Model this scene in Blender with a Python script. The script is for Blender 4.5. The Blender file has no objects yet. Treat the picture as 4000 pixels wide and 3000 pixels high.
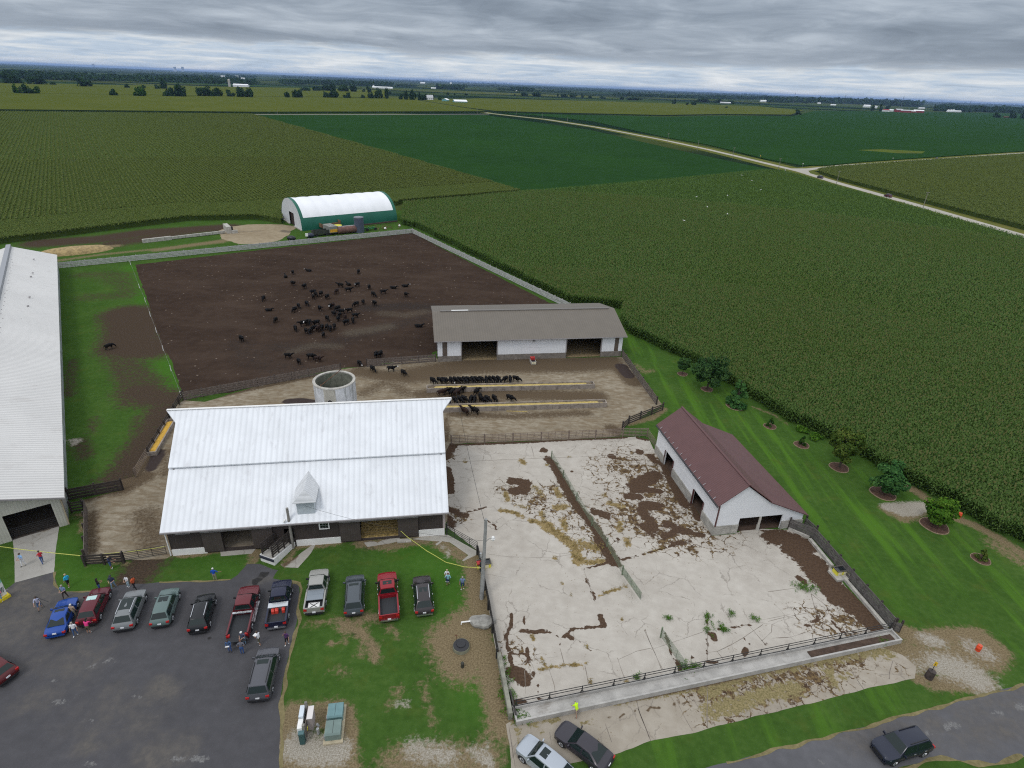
import bpy, bmesh, math, random
import numpy as np
from mathutils import Vector, Matrix, noise as mnoise
from mathutils.geometry import delaunay_2d_cdt
random.seed(7); RNG = np.random.default_rng(7)
SC = bpy.context.scene; COL = SC.collection
# ------------------------------------------------------------------ camera (a drone 48 m above the farm)
FPX, ROLL, CH = 2311.0, math.radians(2.36), 48.0
PITCH = math.atan((1500 - 326) * math.cos(ROLL) / FPX)
_c, _s, _cp, _sp = math.cos(ROLL), math.sin(ROLL), math.cos(PITCH), math.sin(PITCH)
cam = bpy.data.cameras.new("camera"); camo = bpy.data.objects.new("camera", cam); COL.objects.link(camo)
cam.sensor_width = 36.0; cam.lens = FPX / 4000 * 36; cam.clip_start = 0.5; cam.clip_end = 90000
camo.matrix_world = Matrix(((_c, -_s, 0, 0), (_s * _sp, _c * _sp, -_cp, 0), (_s * _cp, _c * _cp, _sp, CH), (0, 0, 0, 1)))
SC.camera = camo
# ------------------------------------------------------------------ render, light, sky
SC.render.engine = 'CYCLES'; cy = SC.cycles
cy.use_denoising = False; cy.use_adaptive_sampling = False; cy.denoiser = 'OPENIMAGEDENOISE'
cy.pixel_filter_type = 'BLACKMAN_HARRIS'; cy.filter_width = 1.15
cy.max_bounces = 5; cy.diffuse_bounces = 2; cy.glossy_bounces = 2; cy.transmission_bounces = 2; cy.volume_bounces = 0
cy.transparent_max_bounces = 6; cy.caustics_reflective = cy.caustics_refractive = False; cy.sample_clamp_indirect = 4
SC.view_settings.view_transform = 'Standard'; SC.view_settings.look = 'None'
SC.view_settings.exposure = 0.0; SC.view_settings.gamma = 1.0
SUN_EL, SUN_AZ = math.radians(58), math.radians(215)      # azimuth clockwise from +Y
sl = bpy.data.lights.new("sun", 'SUN'); sl.energy = 0.9; sl.angle = math.radians(14); sl.color = (1, .97, .92)
so = bpy.data.objects.new("sun", sl); COL.objects.link(so)
_sd = Vector((math.sin(SUN_AZ) * math.cos(SUN_EL), math.cos(SUN_AZ) * math.cos(SUN_EL), math.sin(SUN_EL)))
so.rotation_euler = _sd.to_track_quat('Z', 'Y').to_euler(); so.location = (0, 0, 200)


class NT:
    """a tiny node-building helper"""
    def __init__(s, tree): s.t = tree; s.n = tree.nodes; s.l = tree.links
    def new(s, typ, **kw):
        nd = s.n.new(typ)
        for k, v in kw.items(): setattr(nd, k, v)
        return nd
    def put(s, sock, v):
        if v is None: return
        if isinstance(v, bpy.types.NodeSocket): s.l.new(v, sock)
        elif isinstance(v, (tuple, list)) and len(v) == 3 and sock.type == 'RGBA': sock.default_value = (*v, 1)
        else: sock.default_value = v
    def coord(s, which='Object'): return s.new('ShaderNodeTexCoord').outputs[which]
    def mapping(s, vec, scale=(1, 1, 1), rot=(0, 0, 0), loc=(0, 0, 0)):
        m = s.new('ShaderNodeMapping'); s.put(m.inputs[0], vec)
        m.inputs['Scale'].default_value = scale; m.inputs['Rotation'].default_value = rot; m.inputs['Location'].default_value = loc
        return m.outputs[0]
    def noise(s, vec, scale=1, detail=3, rough=.55, dist=0, color=False):
        n = s.new('ShaderNodeTexNoise'); s.put(n.inputs['Vector'], vec); s.put(n.inputs['Scale'], scale)
        n.inputs['Detail'].default_value = detail; n.inputs['Roughness'].default_value = rough; n.inputs['Distortion'].default_value = dist
        return n.outputs['Color' if color else 'Fac']
    def voro(s, vec, scale=1, feature='F1', out='Distance', rnd=1):
        n = s.new('ShaderNodeTexVoronoi'); n.feature = feature; s.put(n.inputs['Vector'], vec); n.inputs['Scale'].default_value = scale
        n.inputs['Randomness'].default_value = rnd
        return n.outputs[out]
    def wave(s, vec, scale, axis='X', profile='SIN', dist=0):
        n = s.new('ShaderNodeTexWave'); n.bands_direction = axis; n.wave_profile = profile; s.put(n.inputs['Vector'], vec)
        n.inputs['Scale'].default_value = scale; n.inputs['Distortion'].default_value = dist
        return n.outputs['Fac']
    def math(s, op, a, b=None, c=None, clamp=False):
        n = s.new('ShaderNodeMath'); n.operation = op; n.use_clamp = clamp
        s.put(n.inputs[0], a); s.put(n.inputs[1], b); s.put(n.inputs[2], c); return n.outputs[0]
    def mix(s, f, a, b, blend='MIX'):
        n = s.new('ShaderNodeMix'); n.data_type = 'RGBA'; n.blend_type = blend
        s.put(n.inputs[0], f); s.put(n.inputs[6], a); s.put(n.inputs[7], b); return n.outputs[2]
    def ss(s, v, lo, hi, a=0., b=1.):
        n = s.new('ShaderNodeMapRange'); n.interpolation_type = 'SMOOTHSTEP'
        for i, q in enumerate((v, lo, hi, a, b)): s.put(n.inputs[i], q)
        return n.outputs[0]
    def ramp(s, f, stops):
        n = s.new('ShaderNodeValToRGB'); s.put(n.inputs[0], f); e = n.color_ramp.elements
        while len(e) < len(stops): e.new(.5)
        for q, (p, c) in zip(e, stops): q.position = p; q.color = (*c, 1)
        return n.outputs[0]
    def attr(s, name, out='Fac'):
        n = s.new('ShaderNodeAttribute'); n.attribute_name = name; return n.outputs[out]
    def xyz(s, vec):
        n = s.new('ShaderNodeSeparateXYZ'); s.put(n.inputs[0], vec); return n.outputs
    def comb(s, x, y, z):
        n = s.new('ShaderNodeCombineXYZ')
        for i, q in enumerate((x, y, z)): s.put(n.inputs[i], q)
        return n.outputs[0]


# world: a grey layered overcast, Nishita sky behind the thin places
W = bpy.data.worlds.new("World"); SC.world = W; W.use_nodes = True
wn = NT(W.node_tree); W.node_tree.nodes.clear()
gen = wn.coord('Generated'); dx, dy, dz = wn.xyz(gen)
sky = wn.new('ShaderNodeTexSky', sky_type='NISHITA'); sky.sun_disc = False
sky.sun_elevation = SUN_EL; sky.sun_rotation = SUN_AZ; sky.air_density = 1.2; sky.dust_density = 1.5
zc = wn.math('MAXIMUM', dz, 0.0)
az = wn.math('ARCTAN2', dx, dy)
def sky_noise(sx, sz, seed, detail, rough, dist=0.):
    return wn.noise(wn.comb(wn.math('MULTIPLY', az, sx), wn.math('MULTIPLY', zc, sz), seed), 1.0, detail, rough, dist)
big = sky_noise(3.4, 23, 4.7, 6, .56, .7); mid = sky_noise(9, 58, 8.3, 6, .6, .8); fine = sky_noise(12, 150, 2.1, 5, .6, .5)
wob = wn.math('MULTIPLY', wn.math('SUBTRACT', wn.math('ADD', wn.math('MULTIPLY', big, .55), wn.math('MULTIPLY', mid, .45)), .5), .075)
deck = wn.ss(wn.math('ADD', zc, wob), .026, .043)          # lower edge of the grey cloud deck
dtone = wn.math('ADD', wn.math('MULTIPLY', big, .58), wn.math('MULTIPLY', mid, .42))
dcol = wn.ramp(dtone, [(.32, (.195, .235, .295)), (.45, (.275, .325, .395)), (.54, (.355, .41, .485)), (.66, (.50, .56, .635))])
btone = wn.math('ADD', wn.math('MULTIPLY', fine, .6), wn.math('MULTIPLY', mid, .4))
bcol = wn.ramp(btone, [(.34, (.42, .50, .60)), (.45, (.52, .62, .74)), (.53, (.66, .72, .78)), (.64, (.84, .87, .89))])
band = wn.mix(deck, bcol, dcol)
cl = sky_noise(3, 5, 6.6, 4, .5)
over = wn.mix(wn.ss(zc, .12, .45), band, wn.mix(cl, (.80, .86, .94), (1.14, 1.18, 1.24)))   # brighter overhead, as any overcast is
full = wn.mix(.95, wn.mix(1.0, sky.outputs[0], (.9, .95, 1.0), 'MULTIPLY'), wn.mix(1.0, over, (10, 10, 10), 'MULTIPLY'))
bg = wn.new('ShaderNodeBackground'); wn.put(bg.inputs[0], full); bg.inputs[1].default_value = 0.10
wo = wn.new('ShaderNodeOutputWorld'); wn.l.new(bg.outputs[0], wo.inputs[0])

# ------------------------------------------------------------------ survey: photo measurements -> metres on the ground
FR = dict(a=(0, 1900, .36166), b=(0, 2400, .36166), c=(600, 1500, .36166), d=(1200, 1500, .36166), e=(600, 1900, .36166), f=(1200, 1900, .36166),
          g=(700, 2200, .27125), h=(1100, 2400, .36166), i=(1800, 2400, .36166), j=(2400, 2400, .36166), k=(3200, 2400, .36166),
          l=(1700, 1600, .36166), m=(2400, 1500, .36166), n=(3200, 1700, .36166), o=(2400, 1100, .36166), p=(1600, 1150, .40687),
          q=(900, 1000, .36166), r=(200, 700, .36166), s=(1000, 700, .31646), t=(0, 900, .36166), u=(0, 1400, .36166),
          v=(0, 200, .45208), w=(1000, 250, .45208), x=(2600, 300, .63291), W=(0, 0, 1.80832), Y=(2100, 1900, .27125), E=(3000, 2000, .30136),
          Q=(1080, 1020, .18987), K=(1640, 1480, .22604), V=(900, 2480, .18083), T=(1200, 840, .19892), S=(1950, 2750, .22604), L=(0, 2180, .18083),
          H=(1100, 2700, .13562), A=(1100, 270, .40687), B=(0, 270, .45208), C=(3000, 300, .45208), D=(2000, 300, .45208), P=(1650, 1600, .18083))


def ray(px, py):
    u, v = px - 2000, -(py - 1500)
    r, q = u * _c - v * _s, u * _s + v * _c
    return r, FPX * _cp + q * _sp, -FPX * _sp + q * _cp


def g(f, x, y, z=0.0):
    o = FR[f]; R = ray(o[0] + x * o[2], o[1] + y * o[2]); t = (z - CH) / min(R[2], -.5)
    return (R[0] * t, R[1] * t, z)


def gs(f, pts, z=0.0): return [g(f, x, y, z)[:2] for x, y in pts]
def gm(*items, z=0.0): return [g(i[0], i[1], i[2], z)[:2] for i in items]
HEAD = dict(l=180, r=0, d=-90, u=90, dr=-50, dl=-130, ul=130, ur=50)


# ------------------------------------------------------------------ materials
MATS = {}
def mat(name, base, rough=.7, metal=0., var=0., vs=1., bump=0., bs=8., ribs=None, spec=.4, coat=0., stain=None, coord='Object', emit=None):
    if name in MATS: return MATS[name]
    m = bpy.data.materials.new(name); m.use_nodes = True; t = NT(m.node_tree); b = t.n['Principled BSDF']
    b.inputs['Roughness'].default_value = rough; b.inputs['Metallic'].default_value = metal
    b.inputs['Specular IOR Level'].default_value = spec; b.inputs['Coat Weight'].default_value = coat; b.inputs['Coat Roughness'].default_value = .06
    co = t.coord(coord); col = base; h = None
    if var:
        nz = t.noise(co, vs, 5, .6)
        col = t.mix(t.ss(nz, .3, .7), tuple(c * (1 - var) for c in base), tuple(min(1, c * (1 + var)) for c in base))
    if stain:
        sc, sx, amt, scale = stain
        nz = t.noise(t.mapping(co, scale), 1.0, 6, .65)
        col = t.mix(t.math('MULTIPLY', t.ss(nz, sx, sx + .14), amt), col, sc)
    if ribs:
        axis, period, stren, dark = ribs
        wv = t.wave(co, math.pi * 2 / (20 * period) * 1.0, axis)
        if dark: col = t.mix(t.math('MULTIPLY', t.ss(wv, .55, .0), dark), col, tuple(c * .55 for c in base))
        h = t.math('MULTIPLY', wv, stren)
    if bump:
        nb = t.math('MULTIPLY', t.noise(co, bs, 4, .6), bump); h = t.math('ADD', h, nb) if h else nb
    if h:
        bn = t.new('ShaderNodeBump'); bn.inputs['Strength'].default_value = 1.0; bn.inputs['Distance'].default_value = 1.0
        t.put(bn.inputs['Height'], h); t.l.new(bn.outputs[0], b.inputs['Normal'])
    t.put(b.inputs['Base Color'], col); MATS[name] = m
    return m


# ------------------------------------------------------------------ mesh building
class MB:
    def __init__(s): s.v = []; s.f = []; s.mi = []; s.sm = []
    def add(s, vs, fs, mi=0, smooth=False):
        o = len(s.v); s.v += [tuple(q) for q in vs]
        for f in fs: s.f.append([i + o for i in f]); s.mi.append(mi); s.sm.append(smooth)
    def box(s, x0, x1, y0, y1, z0, z1, mi=0, M=None):
        vs = [(x, y, z) for z in (z0, z1) for x, y in ((x0, y0), (x1, y0), (x1, y1), (x0, y1))]
        if M: vs = [M @ Vector(q) for q in vs]
        s.add(vs, [(3, 2, 1, 0), (4, 5, 6, 7), (0, 1, 5, 4), (1, 2, 6, 5), (2, 3, 7, 6), (3, 0, 4, 7)], mi)
    def bar(s, a, b, w, h, mi=0):
        a, b = Vector(a), Vector(b); d = (b - a).normalized(); up = Vector((0, 0, 1)) if abs(d.z) < .98 else Vector((0, 1, 0))
        r = d.cross(up).normalized(); up = r.cross(d)
        vs = [p + r * (w / 2 * i) + up * (h / 2 * j) for p in (a, b) for i, j in ((-1, -1), (1, -1), (1, 1), (-1, 1))]
        s.add(vs, [(0, 1, 2, 3), (7, 6, 5, 4), (1, 0, 4, 5), (2, 1, 5, 6), (3, 2, 6, 7), (0, 3, 7, 4)], mi)
    def tube(s, pts, rs, n=8, mi=0, smooth=True):
        pts = [Vector(p) for p in pts]; rs = rs if isinstance(rs, (list, tuple)) else [rs] * len(pts); rings = []
        for i, p in enumerate(pts):
            d = (pts[min(i + 1, len(pts) - 1)] - pts[max(i - 1, 0)]).normalized()
            up = Vector((0, 0, 1)) if abs(d.z) < .9 else Vector((1, 0, 0)); r = d.cross(up).normalized(); u = r.cross(d)
            rings.append([p + (r * math.cos(t) + u * math.sin(t)) * rs[i] for t in (2 * math.pi * k / n for k in range(n))])
        s.loft(rings, mi, smooth)
    def loft(s, rings, mi=0, smooth=False, cap=True):
        n = len(rings[0]); vs = [p for r in rings for p in r]; fs = []
        for i in range(len(rings) - 1):
            for k in range(n): fs.append((i * n + k, i * n + (k + 1) % n, (i + 1) * n + (k + 1) % n, (i + 1) * n + k))
        s.add(vs, fs, mi, smooth)
        if cap:
            s.add(rings[0], [tuple(range(n))[::-1]], mi); s.add(rings[-1], [tuple(range(n))], mi)
    def prism(s, poly, off, mi=0):
        n = len(poly); off = Vector(off); a = [Vector(p) for p in poly]; b = [p + off for p in a]
        s.add(a + b, [tuple(range(n))[::-1], tuple(range(n, 2 * n))] + [(i, (i + 1) % n, n + (i + 1) % n, n + i) for i in range(n)], mi)
    def sphere(s, c, r, n=10, m=6, mi=0, sc=(1, 1, 1)):
        rings = []
        for j in range(m + 1):
            t = math.pi * j / m; rr = max(math.sin(t), .02)
            rings.append([(c[0] + r * sc[0] * rr * math.cos(2 * math.pi * k / n), c[1] + r * sc[1] * rr * math.sin(2 * math.pi * k / n), c[2] - r * sc[2] * math.cos(t)) for k in range(n)])
        s.loft(rings, mi, True)
    def mesh(s, name, mats):
        me = bpy.data.meshes.new(name); me.from_pydata(s.v, [], s.f)
        for m in (mats if isinstance(mats, (list, tuple)) else [mats]): me.materials.append(m)
        me.polygons.foreach_set('material_index', s.mi); me.polygons.foreach_set('use_smooth', s.sm)
        bm = bmesh.new(); bm.from_mesh(me); bmesh.ops.recalc_face_normals(bm, faces=bm.faces); bm.to_mesh(me); bm.free()
        return me
    def obj(s, name, mats, parent=None, loc=None, rz=0.):
        return link(name, s.mesh(name, mats), parent, loc, rz)


def link(name, data, parent=None, loc=None, rz=0.):
    o = bpy.data.objects.new(name, data); COL.objects.link(o)
    if parent: o.parent = parent
    if loc is not None: o.location = loc
    if rz: o.rotation_euler = (0, 0, rz)
    return o
def tag(o, label=None, cat=None, group=None, kind=None):
    for k, v in (('label', label), ('category', cat), ('group', group), ('kind', kind)):
        if v: o[k] = v
    return o
def thing(name, label, cat, loc=(0, 0, 0), rz=0., group=None): return tag(link(name, None, None, loc, rz), label, cat, group)
def copytree(o, parent=None):
    c = o.copy(); COL.objects.link(c)
    if parent: c.parent = parent
    for ch in [q for q in o.children]: copytree(ch, c)
    return c
def npmesh(name, V, F, mats, attrs=None, smooth=False):
    """big meshes straight from numpy: F is (n,4) or (n,3)"""
    me = bpy.data.meshes.new(name); n, k = F.shape
    me.vertices.add(len(V)); me.vertices.foreach_set('co', np.ascontiguousarray(V, dtype=np.float32).ravel())
    me.loops.add(n * k); me.loops.foreach_set('vertex_index', np.ascontiguousarray(F, dtype=np.int32).ravel())
    me.polygons.add(n); me.polygons.foreach_set('loop_start', np.arange(0, n * k, k, dtype=np.int32))
    me.update(calc_edges=True)
    if smooth: me.polygons.foreach_set('use_smooth', np.ones(n, dtype=bool))
    for m in (mats if isinstance(mats, (list, tuple)) else [mats]): me.materials.append(m)
    for a, val in (attrs or {}).items():
        at = me.attributes.new(a, 'FLOAT', 'POINT'); at.data.foreach_set('value', np.ascontiguousarray(val, dtype=np.float32))
    return me


# ------------------------------------------------------------------ ground sheets with painted wear
def inside(poly, X, Y):
    P = np.array(poly); r = np.zeros(X.shape, bool); j = len(P) - 1
    for i in range(len(P)):
        xi, yi, xj, yj = P[i, 0], P[i, 1], P[j, 0], P[j, 1]
        c = ((yi > Y) != (yj > Y)) & (X < (xj - xi) * (Y - yi) / ((yj - yi) if yj != yi else 1e-9) + xi); r ^= c; j = i
    return r
def rough_outline(pts, step, amp, seed=0):
    out = []; n = len(pts)
    for i in range(n):
        a, b = np.array(pts[i]), np.array(pts[(i + 1) % n]); L = np.hypot(*(b - a)); k = max(1, int(L / step))
        nr = np.array([-(b - a)[1], (b - a)[0]]) / max(L, 1e-6)
        for q in range(k):
            p = a + (b - a) * q / k
            d = (mnoise.noise((p[0] * .55 + seed, p[1] * .55, 3.3)) + .6 * mnoise.noise((p[0] * 1.9, p[1] * 1.9 + seed, 1.3))) * amp
            out.append(tuple(p + nr * d))
    return out
def dline(X, Y, pts):
    D = np.full(X.shape, 1e9)
    for (ax, ay), (bx, by) in zip(pts[:-1], pts[1:]):
        vx, vy = bx - ax, by - ay; L = max(vx * vx + vy * vy, 1e-9)
        t = np.clip(((X - ax) * vx + (Y - ay) * vy) / L, 0, 1); D = np.minimum(D, np.hypot(X - ax - t * vx, Y - ay - t * vy))
    return D
def strokes(X, Y, items):
    """items: (points, half width m, strength) -> soft max coverage"""
    R = np.zeros(X.shape)
    for pts, w, st in items:
        if len(pts) == 1: pts = [pts[0], (pts[0][0] + .01, pts[0][1])]
        d = dline(X, Y, pts); R = np.maximum(R, st * np.clip(1.25 - .75 * d / w, 0, 1))
    return R
def sheet(name, pts, z, m, res=0, step=0, amp=0, attrs=None, kind='structure', seed=0):
    out = rough_outline(pts, step, amp, seed) if step else [tuple(p) for p in pts]
    V = list(out)
    if res:
        P = np.array(out); xs = np.arange(P[:, 0].min(), P[:, 0].max(), res); ys = np.arange(P[:, 1].min(), P[:, 1].max(), res)
        X, Y = np.meshgrid(xs, ys); X = X + RNG.uniform(-.2, .2, X.shape) * res; Y = Y + RNG.uniform(-.2, .2, Y.shape) * res
        k = inside(out, X, Y); V += list(zip(X[k], Y[k]))
    n = len(out)
    vv, ee, ff, *_ = delaunay_2d_cdt([Vector((float(a), float(b))) for a, b in V], [], [list(range(n))], 1, 1e-5)
    A = np.array([(v.x, v.y, z) for v in vv]); F = np.array([f for f in ff if len(f) == 3])
    nz = np.cross(A[F[:, 1]] - A[F[:, 0]], A[F[:, 2]] - A[F[:, 0]])[:, 2]; F[nz < 0] = F[nz < 0][:, ::-1]
    at = {k: fn(A[:, 0], A[:, 1]) for k, fn in (attrs or {}).items()}
    o = link(name, npmesh(name, A, F, m, at)); return tag(o, kind=kind)


def ground_mat(name, base_stops, layers=(), scale=1.2, rough=.9, bump=.03, bscale=6., extra=None, spec=.0):
    """noise-ramped base, then painted layers (attribute, colour a, colour b, noise scale, softness, noise amount)"""
    m = bpy.data.materials.new(name); m.use_nodes = True; t = NT(m.node_tree); b = t.n['Principled BSDF']
    b.inputs['Roughness'].default_value = rough; b.inputs['Specular IOR Level'].default_value = spec
    co = t.coord('Object')
    f = t.math('ADD', t.math('MULTIPLY', t.noise(co, scale, 6, .62), .6), t.math('MULTIPLY', t.noise(co, scale * .13, 3, .5), .4))
    col = t.ramp(f, base_stops)
    if extra: col = extra(t, co, col)
    for at, ca, cb, ns, soft, amt in layers:
        nz = t.noise(co, ns, 6, .68, .4); a = t.attr(at)
        mk = t.ss(t.math('ADD', a, t.math('MULTIPLY', t.math('SUBTRACT', nz, .5), amt)), .5 - soft, .5 + soft)
        mk = t.math('MULTIPLY', mk, t.ss(a, .02, .12))
        col = t.mix(mk, col, t.mix(t.ss(t.noise(co, ns * 3.1, 4, .7), .33, .67), ca, cb))
    t.put(b.inputs['Base Color'], col)
    if bump:
        bn = t.new('ShaderNodeBump'); bn.inputs['Strength'].default_value = 1.0; bn.inputs['Distance'].default_value = 1.0
        t.put(bn.inputs['Height'], t.math('MULTIPLY', t.noise(co, bscale, 5, .7), bump)); t.l.new(bn.outputs[0], b.inputs['Normal'])
    return m
# ------------------------------------------------------------------ ground, far patchwork and fields
def far_extra(t, co, col):
    mc = t.mapping(co, (.0011, .0022, 1), (0, 0, .62)); cell = t.voro(mc, 1.0, 'F1', 'Color', .85); hx = t.xyz(cell)
    c2 = t.ramp(hx[0], [(.0, (.026, .060, .022)), (.28, (.060, .075, .022)), (.5, (.020, .050, .024)), (.72, (.085, .095, .030)), (.95, (.040, .068, .022))])
    fx = t.mix(.85, col, c2); wood = t.noise(t.mapping(co, (.0007, .0016, 1)), 1.0, 5, .6)
    return t.mix(t.ss(wood, .47, .55), fx, (.012, .027, .016))
ground_m = ground_mat('far_fields', [(.3, (.040, .085, .024)), (.7, (.080, .105, .030))], scale=.004, bump=0, extra=far_extra)
bm = bmesh.new(); bmesh.ops.create_circle(bm, cap_ends=True, segments=96, radius=60000); me = bpy.data.meshes.new('ground'); bm.to_mesh(me); bm.free()
me.materials.append(ground_m); tag(link('ground', me, loc=(0, 0, -.05)), kind='structure')

GA = math.radians(35.5)                                     # section-line grid of the fields
# --- lawn with worn places
dryS = [(gs('f', [(570, 600), (900, 640), (1100, 590), (1300, 570)]), 1.0, .8), (gs('f', [(1420, 600), (1700, 760)]), 1.2, .75), (gs('f', [(1830, 780), (1850, 1150), (1880, 1400), (1830, 1659)]), 1.5, .95),
        (gs('f', [(1700, 1500), (1660, 1659)]), 2.2, .9), (gs('h', [(1850, 280), (1960, 480)]), 2.6, .95), (gs('i', [(120, 180), (250, 420), (350, 700), (440, 1000), (470, 1200)]), 1.5, .95),
        (gs('f', [(390, 1500), (520, 1560)]), .9, .75), (gs('f', [(600, 1400), (720, 1420)]), .8, .7), (gs('f', [(420, 1440), (150, 1480), (20, 1500)]), .6, .6), (gs('h', [(700, 90), (860, 200), (960, 330), (1020, 480)]), .7, .8),
        (gs('h', [(1150, 130), (1250, 230)]), .6, .6), (gs('h', [(690, 160)]), .7, .8), (gs('h', [(665, 330)]), .45, .8), (gs('h', [(540, 300)]), .3, .8), (gs('h', [(820, 440), (860, 360)]), .5, .6),
        (gs('h', [(1520, 740), (1600, 1060), (1650, 1200)]), .5, .55), (gs('h', [(1200, 830), (1300, 800), (1150, 1000)]), .6, .55), (gs('h', [(130, 1050), (60, 1250), (0, 1500), (60, 1620)]), 1.0, .95),
        (gs('h', [(560, 1000), (700, 1030), (750, 1300), (730, 1600)]), .7, .9), (gs('h', [(100, 1600), (700, 1640)]), 1.2, .9), (gs('h', [(260, 1100), (480, 1080)]), 1.4, .8),
        (gs('h', [(1250, 1600), (1700, 1560), (2000, 1600), (2212, 1560)]), 1.7, .75), (gs('i', [(250, 1300), (300, 1659)]), .5, .5), (gs('h', [(600, 600), (680, 640)]), .8, .5),
        (gs('e', [(200, 720), (350, 740), (700, 690)]), .5, .9), (gs('e', [(1100, 690), (1080, 800)]), .7, .9), (gs('e', [(1550, 640), (1700, 640), (2000, 600)]), .6, .85), (gs('e', [(1500, 700), (1420, 860)]), .5, .8),
        (gs('a', [(930, 850), (1350, 830)]), .35, .7), (gs('a', [(880, 480), (930, 280), (790, 320)]), .6, .6),
        (gs('k', [(880, 180), (1100, 260), (1500, 230), (1750, 230), (1950, 400), (1850, 520)]), 1.1, .95), (gs('k', [(500, 420), (900, 430), (1200, 480), (1500, 500), (1750, 430)]), 2.0, .95),
        (gs('k', [(1080, 690), (1200, 740), (1650, 760), (1850, 800)]), .9, .9), (gs('k', [(1500, 620), (1750, 760)]), 1.5, .9),
        (gs('n', [(870, 540), (1050, 600), (1180, 700)]), .8, .85), (gs('n', [(730, 800), (900, 900), (1100, 830)]), 1.0, .8), (gs('n', [(1430, 880), (1700, 980), (2000, 1150), (2300, 1350)]), .9, .8),
        (gs('n', [(1900, 1180), (2250, 1400)]), 1.5, .6), (gs('m', [(1500, 250), (1750, 340), (1850, 430)]), .5, .6), (gs('m', [(540, 270), (400, 370), (150, 430)]), .7, .85), (gs('o', [(230, 900), (330, 980), (400, 960)]), 1.0, .55),
        (gs('t', [(600, 330), (1100, 260), (1700, 200), (2400, 130)]), 1.6, .6), (gs('t', [(1700, 210), (2212, 140), (2900, 40)]), 2.5, .7), (gs('r', [(60, 770), (400, 740), (700, 720)]), 2.0, .7)]
mudS = [(gs('a', [(1600, 800), (1500, 930), (1420, 1030)]), 2.3, .85), (gs('e', [(600, 1350), (740, 1420)]), .4, .5), (gs('f', [(620, 1420), (740, 1400)]), .6, .5), (gs('f', [(570, 620), (700, 650), (1000, 610)]), .6, .7),
        (gs('h', [(740, 130), (860, 230), (960, 340), (1020, 460)]), .35, .8), (gs('i', [(330, 600), (420, 900), (470, 1150)]), .8, .6), (gs('i', [(700, 1090), (1200, 1040), (1800, 900), (2200, 800)]), .5, .8),
        (gs('t', [(1100, 470), (1300, 560)]), 5, .45), (gs('t', [(1380, 900), (1450, 1050), (1400, 1250), (1600, 1270)]), 5.5, 1.05), (gs('t', [(1430, 1080)]), 3, 1.2), (gs('t', [(900, 480), (1350, 480), (1380, 700), (950, 720)]), 4.2, .48), (gs('t', [(1300, 1350), (1450, 1560), (1600, 1659)]), 4.0, .62),
        (gs('u', [(1280, 60), (1370, 250), (1400, 480)]), 2.4, .62), (gs('u', [(1500, 350), (1650, 420), (1800, 440)]), 4.2, .80), (gs('u', [(1750, 560), (1650, 800), (1500, 1000), (1380, 1220), (1280, 1300)]), 3.0, .80),
        (gs('u', [(1020, 650), (1000, 780)]), 1.2, .5), (gs('u', [(860, 900), (920, 1050)]), 1.6, .6), (gs('u', [(780, 30), (760, 200), (740, 400)]), 1.4, .55), (gs('u', [(1480, 640), (1450, 800)]), 1.2, .55),
        (gs('r', [(-100, 690), (500, 650), (1000, 580), (1900, 520)]), 5.5, .95), (gs('r', [(700, 690), (1500, 560)]), 6.0, .75), (gs('q', [(2212, 950), (2100, 1000)]), .5, .4), (gs('n', [(1000, 580), (1150, 690)]), .9, .6)]
gravS = [(gs('h', [(160, 1420), (350, 1480), (600, 1480)]), 1.3, .85), (gs('h', [(230, 1300), (330, 1430)]), 1.2, .7), (gs('h', [(1230, 970), (1380, 950)]), .45, .6), (gs('h', [(1420, 1450), (1600, 1500), (1800, 1530)]), 1.2, .62), (gs('h', [(2080, 1480), (2150, 1520)]), .8, .6),
         (gs('i', [(280, 1320), (310, 1659)]), .22, .8), (gs('k', [(1130, 250), (1300, 300)]), .9, .7), (gs('k', [(1350, 560), (1600, 620), (1700, 700)]), 1.9, .75), (gs('k', [(1650, 350), (1800, 430)]), 1.3, .62), (gs('n', [(740, 780), (900, 770), (1120, 760), (1000, 830), (880, 830)]), .9, .97),
         (gs('f', [(1480, 650), (1540, 740)]), .4, .7), (gs('u', [(750, 890), (860, 880), (790, 930)]), .6, .75), (gs('k', [(1050, 560), (1250, 560)]), 1.5, .5)]
eastS = [(gs('o', [(250, 700), (700, 1100), (1300, 1500), (1750, 1900)]), 7, 1), (gs('n', [(0, 600), (700, 1000), (1500, 1500), (2300, 1900)]), 9, 1), (gs('j', [(300, 1500), (1200, 1350), (2200, 1100)]), 2.5, .7), (gs('k', [(0, 1100), (900, 850), (1500, 800)]), 2.5, .7)]
greenS = [(gs('u', [(1760, 60), (1850, 250), (1920, 420)]), 1.6, 1), (gs('r', [(860, 940), (960, 1200), (1080, 1500)]), 1.7, 1), (gs('a', [(700, 700), (900, 1000)]), 2.5, .5), (gs('f', [(1100, 620), (1400, 900), (1700, 1200)]), 3, .7), (gs('i', [(100, 620), (200, 900)]), 2, .6), (gs('e', [(500, 760), (800, 900)]), 2, .5)]
def lawn_extra(t, co, col):
    st = t.noise(t.mapping(co, (.55, .045, 1), (0, 0, math.radians(37))), 1.0, 4, .6)
    e = t.attr('east'); a = t.math('MULTIPLY', t.ss(st, .48, .66), t.math('MULTIPLY', e, .85))
    col = t.mix(a, col, (.075, .165, .020)); col = t.mix(t.math('MULTIPLY', t.attr('green'), .55), col, (.050, .150, .015))
    pt = t.noise(co, .35, 5, .65); col = t.mix(t.math('MULTIPLY', t.ss(pt, .54, .70), .35), col, (.085, .105, .022))
    return t.mix(t.math('MULTIPLY', t.ss(t.noise(co, 9, 3, .8), .5, .75), .35), col, (.018, .048, .009))
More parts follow.
